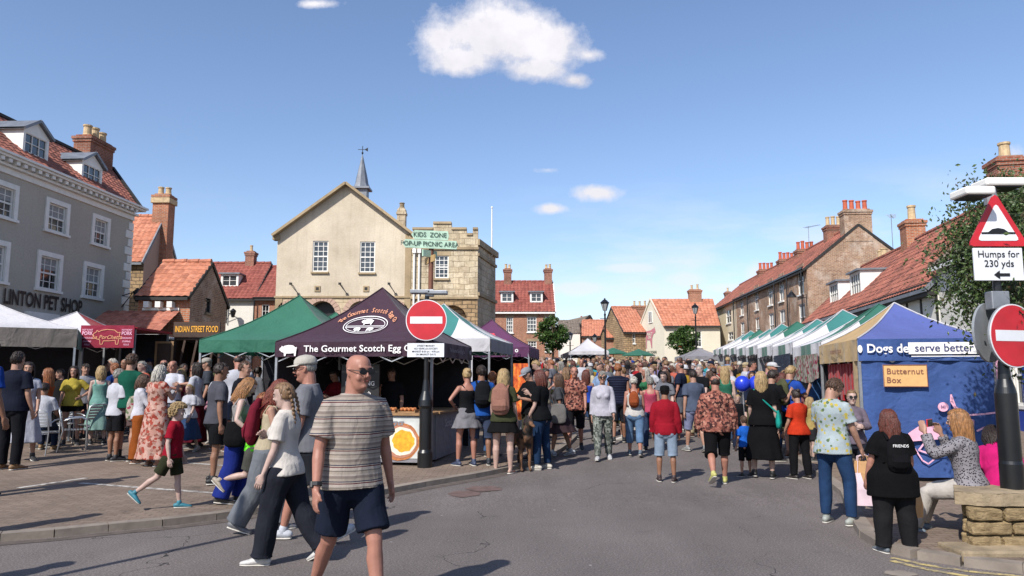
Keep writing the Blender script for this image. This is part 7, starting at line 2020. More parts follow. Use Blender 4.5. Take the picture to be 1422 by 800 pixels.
PP('man in grey tee and black shorts standing beside the blue trousered woman', 296, 672, 504, rz=-52, pose='relax', skin='t', top=('tee', '#4c4d55'), bot=('shorts', '#121316'), hair=('crop', 'dk'), shoe=('trainer', '#18181a'), voxel=.009)
PP('man in black tee with cropped brown hair behind the grey tee man', 333, 655, 501, rz=-100, skin='f', top=('tee', '#15171f'), bot=('shorts', '#22252c'), hair=('crop', 'br'))
PP('curly blond boy in red football shirt striding right', 236, 707, 561, rz=-80, pose=dict(L=(10,4,2,0), R=(-30,24,2,40), al=(6,9,14,4), ar=(-8,9,20,4), lean=3), child=True, skin='w', top=('tee', '#8e1226'), bot=('shorts', '#2c2f1e'), hair=('childcurl', 'bl'), shoe=('trainer', '#2f7a8c'), voxel=.008, hq=2)
# just outside the left border, whose shadows reach into the picture
PP('person in dark coat standing beyond the left border by the kerb', xy=(-4.95, 5.4), rz=60, H=1.75, top=('long', '#333338'), bot=('jeans', '#222833'), voxel=.02, hq=0)
PP('person in pale shirt standing beyond the left border on the paving', xy=(-5.75, 7.5), rz=40, H=1.72, top=('tee', '#8a8a90'), bot=('jeans', '#222833'), voxel=.02, hq=0)
pl2 = thing('pole', 'slender grey pole beyond the left border casting a long thin shadow', 'pole', (-5.46, 3.95, 0)); mb = MB(); mb.cyl((0,0,0), (0,0,5), .045); mb.build('shaft', [MT['galv']], pl2)
# left of the square
PP('grey haired woman in long pink floral dress', 213, 647, 506, rz=-20, female=True, fat=1.15, skin='f', top=('dress', '#bb8877', 'p_floral'), bot=('longskirt', '#bb8877', 'p_floral'), hair=('bob', 'wh'), shoe=('sandal', '#c0a090'), pose='eat')
wo = PP('woman in white blouse and flared rust orange trousers', 190, 643, 519, rz=-60, pose='eat', female=True, fat=1.05, skin='f', top=('long', '#c5c4cc'), bot=('wide', '#8a4a1e'), hair=('bob', 'br'), shoe=('sandal', '#b09a80'))
shoulder_bag(wo, 'large floral shoulder bag on the woman in orange trousers', '#bbaa99', -1, 1.08, 1.75, 'p_bag', cross=False)
PP('tall man in bottle green tee and black boots', 174, 640, 491, rz=-10, skin='f', top=('tee', '#145040'), bot=('shorts', '#5a4a48'), hair=('short', 'br'), shoe=('boot', '#131313'))
PP('man in white tee and black shorts next to green tee man', 157, 640, 512, rz=-30, skin='t', top=('tee', '#bfc0c8'), bot=('shorts', '#15161a'), hair=('short', 'gy'), shoe=('trainer', '#26262a'))
PP('man in white shirt and sunglasses facing the camera near orange kiosk', 235, 618, 500, rz=178, skin='r', top=('polo', '#c5c6d0'), bot=('shorts', '#5a6070'), hair=('buzz', 'br'), pose='cross')
PP('woman in white sleeveless top and long burgundy skirt', 268, 622, 503, rz=84, female=True, skin='f', top=('tee', '#b8bac2'), bot=('longskirt', '#561222'), hair=('bob', 'dk'), shoe=('trainer', '#33303a'), pose='point')
PP('girl in pink top beyond the burgundy skirt', 247, 616, 512, rz=150, female=True, skin='w', top=('tee', '#b0506a'), bot=('shorts', '#44506a'), hair=('mid', 'bl'))
PP('man in pale cap behind the burgundy skirt woman', 283, 612, 497, rz=120, skin='f', top=('tee', '#3a3f48'), bot=('jeans', '#2a3448'), hair=('short', 'gy'), cap=('cap', '#a9a49c'))
PP('dark haired man in navy tee seen from behind at left edge', 12, 652, 488, rz=-6, skin='f', fat=1.08, top=('tee', '#171b2a'), bot=('trousers', '#14151a'), hair=('short', 'dk'), shoe=('trainer', '#8a6a48'), voxel=.01)
PP('man in royal blue shirt cut off by the left border', -34, 690, 470, rz=-20, skin='t', top=('tee', '#1c3f8c'), bot=('trousers', '#2a2d34'), hair=('short', 'dk'), voxel=.01)
PP('woman in short sleeved white dress beside the seated man', 30, 640, 503, rz=-150, female=True, skin='f', top=('dress', '#b9bbc6'), bot=('midiskirt', '#b9bbc6'), hair=('mid', 'dk'), pose='relax')
SE = .0
def seated(label, px, fy, rz, **kw):
    p = gp(px, fy, K); return PP(label, xy=(p.x, p.y), rz=rz, pose='sit', H=1.74, **kw)
seated('seated man in white tee with his back to us', 53, 628, 10, skin='t', top=('tee', '#bcbdc4'), bot=('jeans', '#1f2a40'), hair=('crop', 'dk'), shoe=('trainer', '#8f7350'))
seated('seated man in bright blue polo and white cap', 141, 610, 98, skin='r', fat=1.1, top=('polo', '#2b58a8'), bot=('shorts', '#8a8f98'), hair=('buzz', 'gy'), cap=('cap', '#bfc2c8'))
PP('long haired woman in orange top in front of the brown valance', 60, 622, 511, rz=100, female=True, skin='f', top=('tank', '#a8502a'), bot=('jeans', '#1d2230'), hair=('long', 'gi'))
PP('woman in yellow blouse and black shorts by the empty chairs', 96, 618, 508, rz=-160, female=True, skin='f', top=('tee', '#a8963f'), bot=('hotpants', '#111113'), hair=('long', 'dk'), pose='hip')
PP('man in grey tee behind the yellow bloused woman', 112, 614, 505, rz=-140, top=('tee', '#8c8d95'), bot=('jeans', '#232a38'), hair=('short', 'dk'))
PP('blonde woman in sea green vest beside the seated man', 134, 617, 508, rz=30, female=True, skin='w', top=('tank', '#6f9a90'), bot=('midiskirt', '#7d9c94'), hair=('bob', 'bl'))
PP('man in blue tee with reddish hair under the pork banner', 154, 610, 504, rz=80, skin='r', top=('tee', '#25407f'), bot=('jeans', '#232a38'), hair=('short', 'gi'))
PP('dark clothed server behind the brown valance counter', 78, 612, 512, rz=150, top=('tee', '#1a1a1c'), bot=('jeans', '#111111'), hair=('short', 'dk'))
PP('server in grey hoodie at the pork stall counter', 150, None, None, Y=20.3, rz=170, H=1.72, top=('long', '#5a5a60'), bot=('jeans', '#1a1a1a'), hair=('short', 'dk'))
PP('man with shaved head and khaki shirt near the notice board', 222, 612, 499, rz=40, skin='r', top=('tee', '#59604a'), bot=('shorts', '#6a6250'), hair=('buzz', 'dk'))
# stall
sx_, sy_ = on((px_, py_), TH, .35, -.35); PP('stall server in black apron inside the plum gazebo', xy=(sx_, sy_), rz=175, H=1.7, skin='f', top=('tee', '#1c1c20'), bot=('jeans', '#141414'), hair=('short', 'dk'), pose='eat')
sx_, sy_ = on((px_, py_), TH, -.9, -.1); PP('second stall server in red top inside the plum gazebo', xy=(sx_, sy_), rz=150, H=1.66, female=True, top=('tee', '#7a1c24'), bot=('jeans', '#141414'), hair=('pony', 'dk'), pose='phone')
# queue and road
sg = PP('woman in black bandeau and grey skirt ordering at the counter', 648, 647, 511, rz=25, female=True, fat=1.05, skin='r', top=('strapless', '#131417'), bot=('miniskirt', '#77757a'), hair=('bun', 'bl'), shoe=('trainer', '#3c4660'), pose='hip')
shoulder_bag(sg, 'small black rucksack slung on the bandeau woman', '#17181c', 1, 1.15, 1.1)
bm_ = PP('man in bright blue tee queueing next to the bandeau woman', 668, 646, 507, rz=10, skin='t', top=('tee', '#1f4f9a'), bot=('longshorts', '#39435a'), hair=('short', 'dk'), shoe=('trainer', '#2a3038'))
backpack(bm_, 'black backpack worn by the man in bright blue tee', '#15161a', .95)
PP('woman in faded denim dress between the blue tee man and olive top woman', 683, 634, 516, rz=-20, female=True, skin='r', top=('tank', '#1b1c20'), bot=('jeans', '#46648a'), hair=('short', 'gi'))
ol = PP('long haired woman in olive top and black miniskirt seen from behind', 699, 657, 512, rz=-14, female=True, skin='p', fat=1.08, legw=1.08, top=('tee', '#3c3f2a'), bot=('miniskirt', '#101012'), hair=('long', 'bl'), shoe=('sandal', '#9a6a5a'), voxel=.01, hq=2)
backpack(ol, 'dusty pink backpack on the olive topped woman', '#8d6558', 1.05)
PP('man in black tee and grey cap facing the stall behind the dog', 736, 640, 509, rz=120, skin='f', top=('tee', '#101114'), bot=('shorts', '#4c4a3c'), hair=('crop', 'dk'), cap=('cap', '#8d9096'), pose='phone')
PP('red haired woman in black tee and dark blue jeans with white shoes', 752, 652, 513, rz=62, female=True, fat=1.08, skin='p', top=('tee', '#0f1013'), bot=('jeans', '#1e3350'), hair=('bob', 'au'), shoe=('trainer', '#c3bcae'), pose='eat', voxel=.01)
gd = PP('dark haired woman in charcoal playsuit with grey tote', 778, 634, 519, rz=75, female=True, skin='t', top=('tee', '#45464a'), bot=('skirt', '#3a2c30'), hair=('mid', 'br'), shoe=('trainer', '#a0a4aa'), pose='stepL')
shoulder_bag(gd, 'grey tote bag on the charcoal playsuit woman', '#6d6a68', -1, .93, 1.4, cross=False)
PP('bald man in patterned brown shirt walking towards the camera', 799, 626, 509, rz=172, skin='r', top=('shirt', '#5a4a44', 'p_camo'), bot=('longshorts', '#17181c'), hair=('buzz', 'br'), pose='stepR')
PP('woman in strapless cobalt top and black leggings', 815, 612, 514, rz=8, female=True, skin='f', top=('strapless', '#2f4fb0'), bot=('leggings', '#111114'), hair=('mid', 'au'), pose='stepL')
ww_ = PP('smiling older woman in white top and grey camouflage trousers', 838, 639, 516, rz=176, female=True, fat=1.08, skin='f', top=('long', '#b5b2bc'), bot=('trousers', '#777777', 'p_camog'), hair=('short', 'gy'), shoe=('trainer', '#b8b8ba'), pose='stepR', voxel=.01); sunglasses(ww_)
PP('man in padded navy gilet and dark shorts with white socks', 860, 616, 505, rz=-8, skin='t', fat=1.12, top=('vest', '#222222', 'p_vest'), bot=('longshorts', '#24262c'), hair=('crop', 'gi'), shoe=('trainer', '#1d1d20'), pose='stepR')
wt = PP('white haired woman in white sleeveless top and faded jeans', 882, 634, 523, rz=-10, female=True, fat=1.18, skin='r', top=('tank', '#c0bcb8'), bot=('capri', '#5f7a9a'), hair=('crop', 'wh'), shoe=('trainer', '#5f6c78'), pose='stepL')
backpack(wt, 'small tan leather backpack on the white haired woman', '#8a4526', .72)
PP('boy in red hooded top, black bucket hat and pale denim shorts', 926, 669, 535, rz=-14, skin='t', top=('jacket', '#8f1626'), bot=('longshorts', '#8494a6'), hair=('short', 'dk'), shoe=('trainer', '#3a2a2a'), cap=('hat', '#0e0e10'), pose='stand', voxel=.009)
PP('pink vested woman half hidden by the red hooded boy', 905, 626, 523, rz=-10, female=True, skin='r', fat=1.1, top=('tank', '#a8435a'), bot=('jeans', '#33425e'), hair=('short', 'gy'))
PP('man in slate blue tee and lilac shorts', 966, 628, 514, rz=12, skin='f', fat=1.1, top=('tee', '#4c5568'), bot=('longshorts', '#7c809c'), hair=('crop', 'dk'), shoe=('trainer', '#8d8d8c'), pose='stepL')
PP('heavy man in brown camouflage bomber jacket and black shorts', 998, 673, 519, rz=-8, skin='r', fat=1.18, top=('jacket', '#805548', 'p_camo'), bot=('longshorts', '#0f0f12'), hair=('buzz', 'dk'), shoe=('trainer', '#b8b46a'), pose=dict(L=(-14,34,3,30), R=(14,4,3,0), al=(4,12,18,6), ar=(0,12,18,6), lean=3), voxel=.009, add=.038)
bk = PP('woman in black dress with turquoise bag beside the boy in blue', 1062, 664, 516, rz=-20, female=True, fat=1.1, skin='p', top=('tee', '#0e0e11'), bot=('midiskirt', '#0e0e11'), hair=('mid', 'bl'), shoe=('trainer', '#1a1a1a'), pose='relax', voxel=.01)
shoulder_bag(bk, 'turquoise cross body bag on the black dress woman', '#1f9488', 1, .98, .95)
PP('small boy in bright blue tee with black shorts holding a hand', 1036, 662, 578, rz=20, child=True, skin='f', top=('tee', '#1e5fc0'), bot=('longshorts', '#141417'), hair=('short', 'br'), pose='stand')
PP('blonde woman in green vest between the slate tee and black dress', 1010, 616, 508, rz=-15, female=True, skin='w', top=('tank', '#2f6a54'), bot=('jeans', '#3c4e68'), hair=('long', 'bl'))
PP('dark haired youth in black tee facing the tents', 1076, 640, 513, rz=-70, skin='f', top=('tee', '#121316'), bot=('shorts', '#1c1d22'), hair=('fringe', 'dk'), pose='eat')
wb = PP('auburn woman in white blouse and flared jeans with beige bag', 1090, 630, 518, rz=-12, female=True, skin='p', fat=1.05, top=('long', '#bdb3b4'), bot=('wide', '#3a5c86'), hair=('mid', 'au'), pose='relax')
shoulder_bag(wb, 'beige and tan handbag on the white bloused woman', '#a88d78', 1, .95, 1.25, cross=False)
PP('dark bunned woman in orange red tee and black trousers', 1112, 665, 540, rz=18, female=True, fat=1.12, skin='f', top=('tee', '#b8351c'), bot=('trousers', '#131316'), hair=('bun', 'dk'), shoe=('trainer', '#2c2522'), pose='eat', voxel=.01)
PP('blonde boy in mustard top beside the striped stall', 1128, 640, 552, rz=-80, child=True, skin='w', top=('tee', '#a8925a'), bot=('shorts', '#2a2a2e'), hair=('bob', 'bl'))
PP('man in blue tee leaning over the near stall table', 1133, 616, 507, rz=-88, skin='r', top=('tee', '#3f5f8c'), bot=('shorts', '#3a3a40'), hair=('buzz', 'gy'), pose=dict(POSES['phone'], lean=18, hp=30))
lm = PP('tall man in lemon print shirt and blue jeans holding bags', 1162, 728, 522, rz=-50, skin='f', top=('shirt', '#9fb0bb', 'p_lemon'), bot=('jeans', '#243c5e'), hair=('crop', 'br'), shoe=('trainer', '#9fa39c'), pose=dict(L=(4,4,5,0), R=(6,12,10,0), al=(20,8,70,20), ar=(12,10,16,4), hp=28, hy=-22), voxel=.0085, hq=2)
carried_bag(lm, 'brown paper bag held by the lemon shirt man', 1, 'paper', .2, .27, .12, .07, ang=10)
a = carried_bag(lm, 'white and pink carrier bag held below the brown paper bag', 1, 'carrier', .34, .36, .12, .2, name='carrier_bag', ang=40)
sw_ = PP('woman in dark sunglasses and grey sweatshirt facing the lemon shirt man', 1190, 690, 541, rz=168, female=True, skin='w', top=('long', '#6d626e'), bot=('jeans', '#2a2d38'), hair=('bun', 'lb'), pose='cross', voxel=.009); sunglasses(sw_)
mb = MB()
blk = PP('stout woman with long red hair in oversized black tee', 1246, 768, 568, rz=-4, female=True, fat=1.5, legw=1.2, armw=1.3, skin='r', top=('tunic', '#0c0c0e'), bot=('trousers', '#1d1d1f'), hair=('wavy', 'au'), shoe=('trainer', '#6d757c'), pose=dict(L=(2,3,6,0), R=(0,3,6,0), al=(6,14,14,6), ar=(10,14,22,6), hp=4), voxel=.0085, hq=2, add=.04)
bp_ = backpack(blk, 'small black backpack on the stout woman in black', '#101013', .9, dz=-.02)
t, k, s = blk; mb = MB(); fnt = lambda x, y: k.U((x*1.0, -.285, 1.335+y)); put_text(mb, 'FRIENDS', .05, fnt, bold=.004); o = mkobj('lettering', mb.mesh(uv=False), [MT['wtext']], bp_)
carried_bag(blk, 'crumpled brown bag hanging from the hand of the stout woman', 1, 'paper', .2, .24, .12, .1, ang=30)
# seated on the planter
sp = dict(L=(80,62,8,0), R=(84,66,4,0), al=(66,22,100,34), ar=(58,22,112,40), lean=6, hp=2)
sk_ = PP('seated woman in speckled blouse and white trousers taking a photo', xy=(4.66, 7.78), rz=44, H=1.66, female=True, fat=1.12, skin='f', top=('long', '#888888', 'p_speck'), bot=('jeans', '#bdb6ae'), hair=('mid', '#94683f'), shoe=('trainer', '#75828e'), pose=sp, voxel=.0085, hq=2, z=.02)
t, k, s = sk_; h1 = wp(t, k.arms[0][2]+k.arms[0][3]*.1); h2 = wp(t, k.arms[1][2]+k.arms[1][3]*.1); c = (h1+h2)/2
ph = thing('smartphone', 'red cased phone raised by the seated woman in speckled blouse', 'phone', c, t.rotation_euler[2]); mb = MB(); mb.box(-.08, .08, -.006, .006, -.02, .06); b = mb.build('case', [MT['sred']], ph, bevel=.004); mb = MB(); mb.box(-.074, .074, -.009, -.0065, -.014, .054); mb.build('screen', [MT['sblack']], b)
pk2 = PP('person in magenta top seated on the planter beside the photographer', xy=(4.99, 7.74), rz=-20, H=1.62, female=True, fat=1.2, skin='f', top=('tee', '#c01f6c'), bot=('jeans', '#1d2432'), hair=('bob', 'dk'), pose=dict(POSES['sit'], lean=38, hp=30), voxel=.009, z=.02)
shoulder_bag(pk2, 'thin black cross body bag on the magenta seated person', '#111111', 1, 1.0, .6)
# balloons
for px, py, lb in ((1031, 533, 'round blue balloon left of its twin above the boy'), (1050, 533, 'round blue balloon right of its twin nearer the black dress')):
    c = at(px, py, 12.6); o = thing('balloon', lb, 'balloon', c, 0, 'blue balloons'); mb = MB(); mb.ell((0,0,0), (.125,.125,.135), 20, 14); mkobj('balloon_skin', mb.mesh(uv=False), [plain('blue_rubber', '#1f35b0', .3, 0, .05)], o).data.polygons.foreach_set('use_smooth', [True]*(20*12+40))
    mb = MB(); mb.loft([(0,0,-.13), (.01,0,-.4), (.03,.02,-.75)], [.003]*3, 4, None); mkobj('string', mb.mesh(uv=False), [MT['cwhite']], o)
# dog
def dog():
    p = gp(722, 652); d = thing('dog', 'black and tan shepherd dog sitting by the queue', 'dog', (p.x, p.y, gz(p.x, p.y)), R(-160)); mb = MB()
    mb.loft([(0,-.34,.50), (0,-.2,.53), (0,.05,.55), (0,.26,.56), (0,.36,.60)], [(.09,.11), (.1,.12), (.115,.15), (.12,.16), (.08,.1)], 14, 'round')
    mb.loft([(0,.3,.6), (0,.42,.74), (0,.46,.8)], [.1, .075, .07], 12, 'round'); mb.ell((0,.48,.83), (.07,.09,.075), 12, 8)
    mb.loft([(0,.54,.82), (0,.63,.795), (0,.69,.785)], [(.042,.04), (.032,.03), (.022,.02)], 10, 'round')
    for s in (-1, 1):
        mb.loft([(s*.04,.44,.88), (s*.05,.43,.96), (s*.052,.43,1.0)], [(.03,.014), (.018,.01), (.004,.004)], 8, 'round')
        mb.loft([(s*.075,.27,.55), (s*.08,.25,.36), (s*.08,.27,.2), (s*.08,.26,.05), (s*.08,.31,.025)], [.065, .045, .03, .025, .03], 10, 'round')
        mb.loft([(s*.08,-.26,.5), (s*.1,-.16,.34), (s*.09,-.3,.2), (s*.09,-.29,.05), (s*.09,-.24,.025)], [.09, .065, .032, .026, .03], 10, 'round')
    mb.loft([(0,-.4,.5), (0,-.5,.38), (0,-.54,.22), (0,-.5,.14)], [.035, .045, .045, .015], 8, 'round')
    mkobj('body', remesh(mb, .014, 3, .003, 3, 2), [MT['fur']], d)
    mb = MB(); mb.loft([(0,.34,.66), (0,.375,.69)], [.098, .094], 14, 'flat'); mkobj('collar', mb.mesh(uv=False), [MT['sblack']], d)
dog()
# red pizza oven glow board: orange flame banner behind the queue
fb_ = thing('flame_banner', 'tall orange flame printed feather board behind the queue', 'banner', (_x(723, 16.2), 16.2, gz(.2, 16.2)), 0)
mb = MB(); mb.box(-.16, .16, 0, .03, .55, 1.75)
o = mb.build('board', [mat('flame_print', lambda n: n.set(col=n.ramp(n.noise(n.map(n.obj(), (4,1,1.6)), 2.5, 4, .6), [(.35, hx('#7a1f10')), (.5, hx('#c8561a')), (.65, hx('#e8a23a'))]), rough=.7))], fb_); mb = MB(); mb.cyl((0,.015,0), (0,.015,.55), .02); mb.build('stand', [MT['galv']], fb_)

# ================= the crowd further up the street =================
KINDS = []
cfg = [('m', 'stand', 'tee', 'longshorts', 1.05), ('m', 'stepL', 'tee', 'jeans', 1.0), ('m', 'eat', 'polo', 'shorts', 1.12), ('m', 'walkR', 'shirt', 'trousers', 1.0), ('m', 'relax', 'tee', 'shorts', 1.0),
       ('f', 'stand', 'tank', 'jeans', 1.0), ('f', 'stepR', 'tee', 'midiskirt', 1.08), ('f', 'eat', 'tee', 'jeans', 1.1), ('f', 'relax', 'tank', 'shorts', 1.0), ('f', 'walkL', 'dress', 'midiskirt', 1.0), ('f', 'hip', 'long', 'trousers', 1.05), ('m', 'phone', 'long', 'jeans', 1.0)]
hs = {'m': [('short', None), ('crop', None), ('buzz', None), ('short', 'cap')], 'f': [('bob', None), ('long', None), ('mid', None), ('pony', None), ('short', 'sunhat')]}
for sx, pose, tp, bt_, ft in cfg:
    fem = sx == 'f'; k, parts = person_parts(pose, fem, ft, tp, bt_, None, 'trainer', .02, False, 1, 1, ('hang', 'hang'), len(KINDS)*3+2, None, .025, 0)
    heads = []
    for st_, cp in hs[sx]:
        hm = hair_mesh(k, st_, len(heads)+3, 0, bool(cp)).mesh('hair', uv=False); hm.polygons.foreach_set('use_smooth', [True]*len(hm.polygons)); hp_ = [('hair', hm, ['hair'])]
        if cp: cm = cap_mesh(k, 'cap' if cp == 'cap' else 'hat').mesh('cap', uv=False); cm.polygons.foreach_set('use_smooth', [True]*len(cm.polygons)); hp_.append((cp if cp == 'cap' else 'sun_hat', cm, ['cloth']))
        heads.append((st_, cp, hp_))
    KINDS.append((sx, pose, tp, bt_, parts, heads, k))
CT = [('white', '#b9bac2'), ('cream', '#b3a88f'), ('pale blue', '#7f97b8'), ('navy', '#1c2438'), ('black', '#121317'), ('grey', '#6c6e75'), ('red', '#9c2028'), ('coral', '#b8604e'), ('pink', '#b07a8c'), ('teal', '#2c6a6c'), ('green', '#2f6a48'), ('mustard', '#a3822f'), ('royal blue', '#24489c'), ('lilac', '#8a7fae'), ('burgundy', '#541a2a'), ('orange', '#b85a24'), ('khaki', '#6a6648'), ('turquoise', '#2f8f98')]
CB = [('blue', '#33486a'), ('black', '#15161a'), ('beige', '#9a8b70'), ('grey', '#5b5e66'), ('white', '#b4b0aa'), ('olive', '#4a4c34'), ('navy', '#1c2336')]
CH_ = [('dark', 'dk'), ('brown', 'br'), ('fair', 'lb'), ('blonde', 'bl'), ('grey', 'gy'), ('white', 'wh'), ('auburn', 'au'), ('ginger', 'gi')]
TW = [14, 6, 7, 6, 9, 6, 5, 4, 4, 3, 3, 2, 4, 3, 2, 2, 3, 2]
rr = random.Random(11); used = set(); cnt = 0
def zone(x, y):
    d = 'near' if y < 20 else ('midway' if y < 29 else ('upstreet' if y < 42 else 'far'))
    s = 'by left gazebos' if x < y*.045 else ('in mid road' if x < y*.13 else ('before right row' if x < y*.2 else 'against right row'))
    return d, s
def crowd(x, y, rz=None, only=None):
    global cnt
    d, s_ = zone(x, y)
    for _ in range(60):
        ki = rr.randrange(len(KINDS)); K_ = KINDS[ki]; he = rr.choice(K_[5]); ct = rr.choices(CT, TW)[0]; cb = rr.choice(CB); ch = rr.choices(CH_, [6, 7, 5, 4, 4, 2, 2, 1])[0]
        wtop = {'tee': 'tee', 'polo': 'polo', 'shirt': 'shirt', 'tank': 'vest', 'dress': 'dress', 'long': 'jumper'}[K_[2]]; wb_ = {'longshorts': 'long shorts', 'jeans': 'jeans', 'shorts': 'shorts', 'trousers': 'trousers', 'midiskirt': 'skirt'}[K_[3]]
        hw_ = {'cap': 'cap', 'sunhat': 'sun hat'}.get(he[1])
        hstr = f"{ch[0]} {dict(short='short hair', crop='cropped hair', buzz='shaved hair', bob='bob', long='long hair', mid='loose hair', pony='ponytail')[he[0]]}"
        hcap = rr.choice([('black', '#141416'), ('white', '#bdbdc0'), ('beige', '#a8987a'), ('navy', '#1c2438')])
        kid = rr.random() < .08; who = (('boy' if kid else 'man') if K_[0] == 'm' else ('girl' if kid else 'woman'))
        if kid and (he[1] or ch[0] in ('grey', 'white') or he[0] == 'buzz'): continue
        lab_ = (f"{who} in {ct[0]} {wtop}" + ('' if K_[2] == 'dress' else f", {cb[0]} {wb_}") + f", {hcap[0]+' '+hw_ if hw_ else hstr}, {d} {s_}")
        if lab_ not in used and len(lab_.split()) <= 16: break
    used.add(lab_); H = rr.uniform(1.15, 1.42) if kid else rr.gauss(1.76, .06) if K_[0] == 'm' else rr.gauss(1.64, .06)
    t = thing('person', lab_, 'person', (x, y, gz(x, y)), R(rr.choice([0, 0, 180, 180, 150, 90, -90])+rr.uniform(-40, 40)) if rz is None else R(rz), 'crowd of market visitors in the street')
    sc = H/1.765; t.scale = (sc*rr.uniform(.96, 1.08), sc*rr.uniform(.96, 1.1), sc); skn = rr.choice(['f', 'p', 't', 'r', 'f', 'w', 'f', 'p', 'd'] if rr.random() < .6 else ['f', 'p', 'r', 'w'])
    for nm, me, mats in K_[4]:
        if nm == 'body': c = SK[skn]
        elif nm == 'shoe': c = rr.choice(['#222226', '#b0aca6', '#6d4a38', '#4a4a50'])
        elif nm in ('top', 'dress', 'shirt'): c = ct[1]
        elif K_[2] == 'dress': c = ct[1]
        else: c = cb[1]
        mkobj(nm, me, mats, t, c)
    for nm, me, mats in he[2]: mkobj(nm, me, mats, t, HC[ch[1]] if nm == 'hair' else hcap[1])
    if cnt % 7 == 3 and not kid:
        bc = rr.choice([('black', '#17181b'), ('navy', '#1d2a48'), ('tan', '#7d5535'), ('red', '#7d2026'), ('grey', '#5f6268'), ('olive', '#4b4d36')]); bl_ = f"{bc[0]} backpack on {who} in {ct[0]} {wtop}, {ch[0]} hair, {d} {s_}"
        if bl_ not in used:
            used.add(bl_); key = (ki, 'bp')
            if key not in PROT:
                b0 = backpack((t, K_[6], 1), bl_, bc[1]); PROT[key] = b0
            else:
                b0 = copy_tree(PROT[key]); b0['label'] = bl_; b0.location = t.location; b0.rotation_euler = t.rotation_euler; b0.scale = t.scale
                for q in b0.children: setcol(q, bc[1])
            b0['group'] = 'backpacks worn in the crowd'
    ALLP.append((x, y)); cnt += 1
def free(x, y, r_): return all((x-a)**2+(y-b)**2 > r_*r_ for a, b in ALLP)
def scatter(n, ya, yb, left, right, r_, tries=4000, bias=1.0):
    k = 0
    for _ in range(tries):
        if k >= n: break
        y = ya+(yb-ya)*rr.random()**bias; a, b = left(y), right(y)
        if b <= a: continue
        x = rr.uniform(a, b)
        if free(x, y, r_): crowd(x, y); k += 1
rgt = lambda y: 6.0+.19*(y-14.5)-.35
lft = lambda y: .55 if y < 21 else 1.15
scatter(5, 15.2, 18.5, lambda y: .7, lambda y: rgt(y)-.6, .75)
scatter(38, 18.5, 25, lft, rgt, .62)
scatter(66, 25, 34, lft, rgt, .66)
scatter(66, 34, 47, lambda y: 1.3, lambda y: rgt(y), .72)
scatter(44, 47, 62, lambda y: 1.0, lambda y: rgt(y)-2, .8)
# left square, in front of and behind the green gazebo
scatter(20, 17.5, 21.5, lambda y: -.53*y, lambda y: -.26*y-2.2+1.6, .62)
scatter(10, 20.8, 23.5, lambda y: -.42*y, lambda y: -.30*y, .7)
scatter(10, 15.3, 17.6, lambda y: -.44*y, lambda y: -.36*y, .6)
# people browsing along the right row
for dd in [13.9+.95*i for i in range(22)]:
    x, y = rowpt(dd, -.25-rr.random()*.5)
    if free(x, y, .5): crowd(x, y, rz=-95+rr.uniform(-35, 35))
# ---------- camera, light, world ----------
cam = bpy.data.cameras.new('camera'); co = bpy.data.objects.new('camera', cam); COL.objects.link(co)
co.location = (0, 0, CAMZ); co.rotation_euler = (R(90)+PITCH, 0, 0)
cam.sensor_width = 36; cam.lens = FOC/1422*36; cam.clip_end = 5000; cam.clip_start = .05
scene.camera = co
SUN_EL = R(43); sd = Vector((-.53, -.85, 0)).normalized()
sdir = Vector((sd.x*math.cos(SUN_EL), sd.y*math.cos(SUN_EL), math.sin(SUN_EL)))
sl_ = bpy.data.lights.new('sun', 'SUN'); sl_.energy = 5.0; sl_.angle = R(.53); sl_.color = (1, .955, .89)
so = bpy.data.objects.new('sun', sl_); COL.objects.link(so); so.rotation_euler = (-sdir).to_track_quat('-Z', 'Y').to_euler(); so.location = (-20, -30, 40)
w = bpy.data.worlds.new('World'); scene.world = w; w.use_nodes = True
class WN(NT):
    def __init__(s, w): s.t = w.node_tree; s.n = s.t.nodes; s.b = None
n = WN(w); bg = n.n['Background']
sky = n.node('ShaderNodeTexSky', sky_type='NISHITA', sun_disc=False, sun_elevation=SUN_EL, sun_rotation=math.atan2(sd.x, sd.y), altitude=50, air_density=1.0, dust_density=.7, ozone_density=2.0)
gen = n.node('ShaderNodeTexCoord').outputs['Generated']
def dotc(v): return n.node('ShaderNodeVectorMath', {0: gen, 1: v}, operation='DOT_PRODUCT').outputs['Value']
cr, cu_, cf = Vector((1,0,0)), Vector((0, -math.sin(PITCH), math.cos(PITCH))), Vector((0, math.cos(PITCH), math.sin(PITCH)))
D = n.math('MAXIMUM', dotc(cf), .05)
A = n.math('DIVIDE', dotc(cr), D); B = n.math('DIVIDE', dotc(cu_), D)
vec = n.node('ShaderNodeCombineXYZ', {0: A, 1: B, 2: 0.0}).outputs[0]
warp = n.node('ShaderNodeTexNoise', {'Vector': vec, 'Scale': 9, 'Detail': 8, 'Roughness': .62}).outputs['Fac']
warp2 = n.node('ShaderNodeTexNoise', {'Vector': n.map(vec, (1,1,1), (5.3,2.1,0)), 'Scale': 30, 'Detail': 6, 'Roughness': .65}).outputs['Fac']
total = None
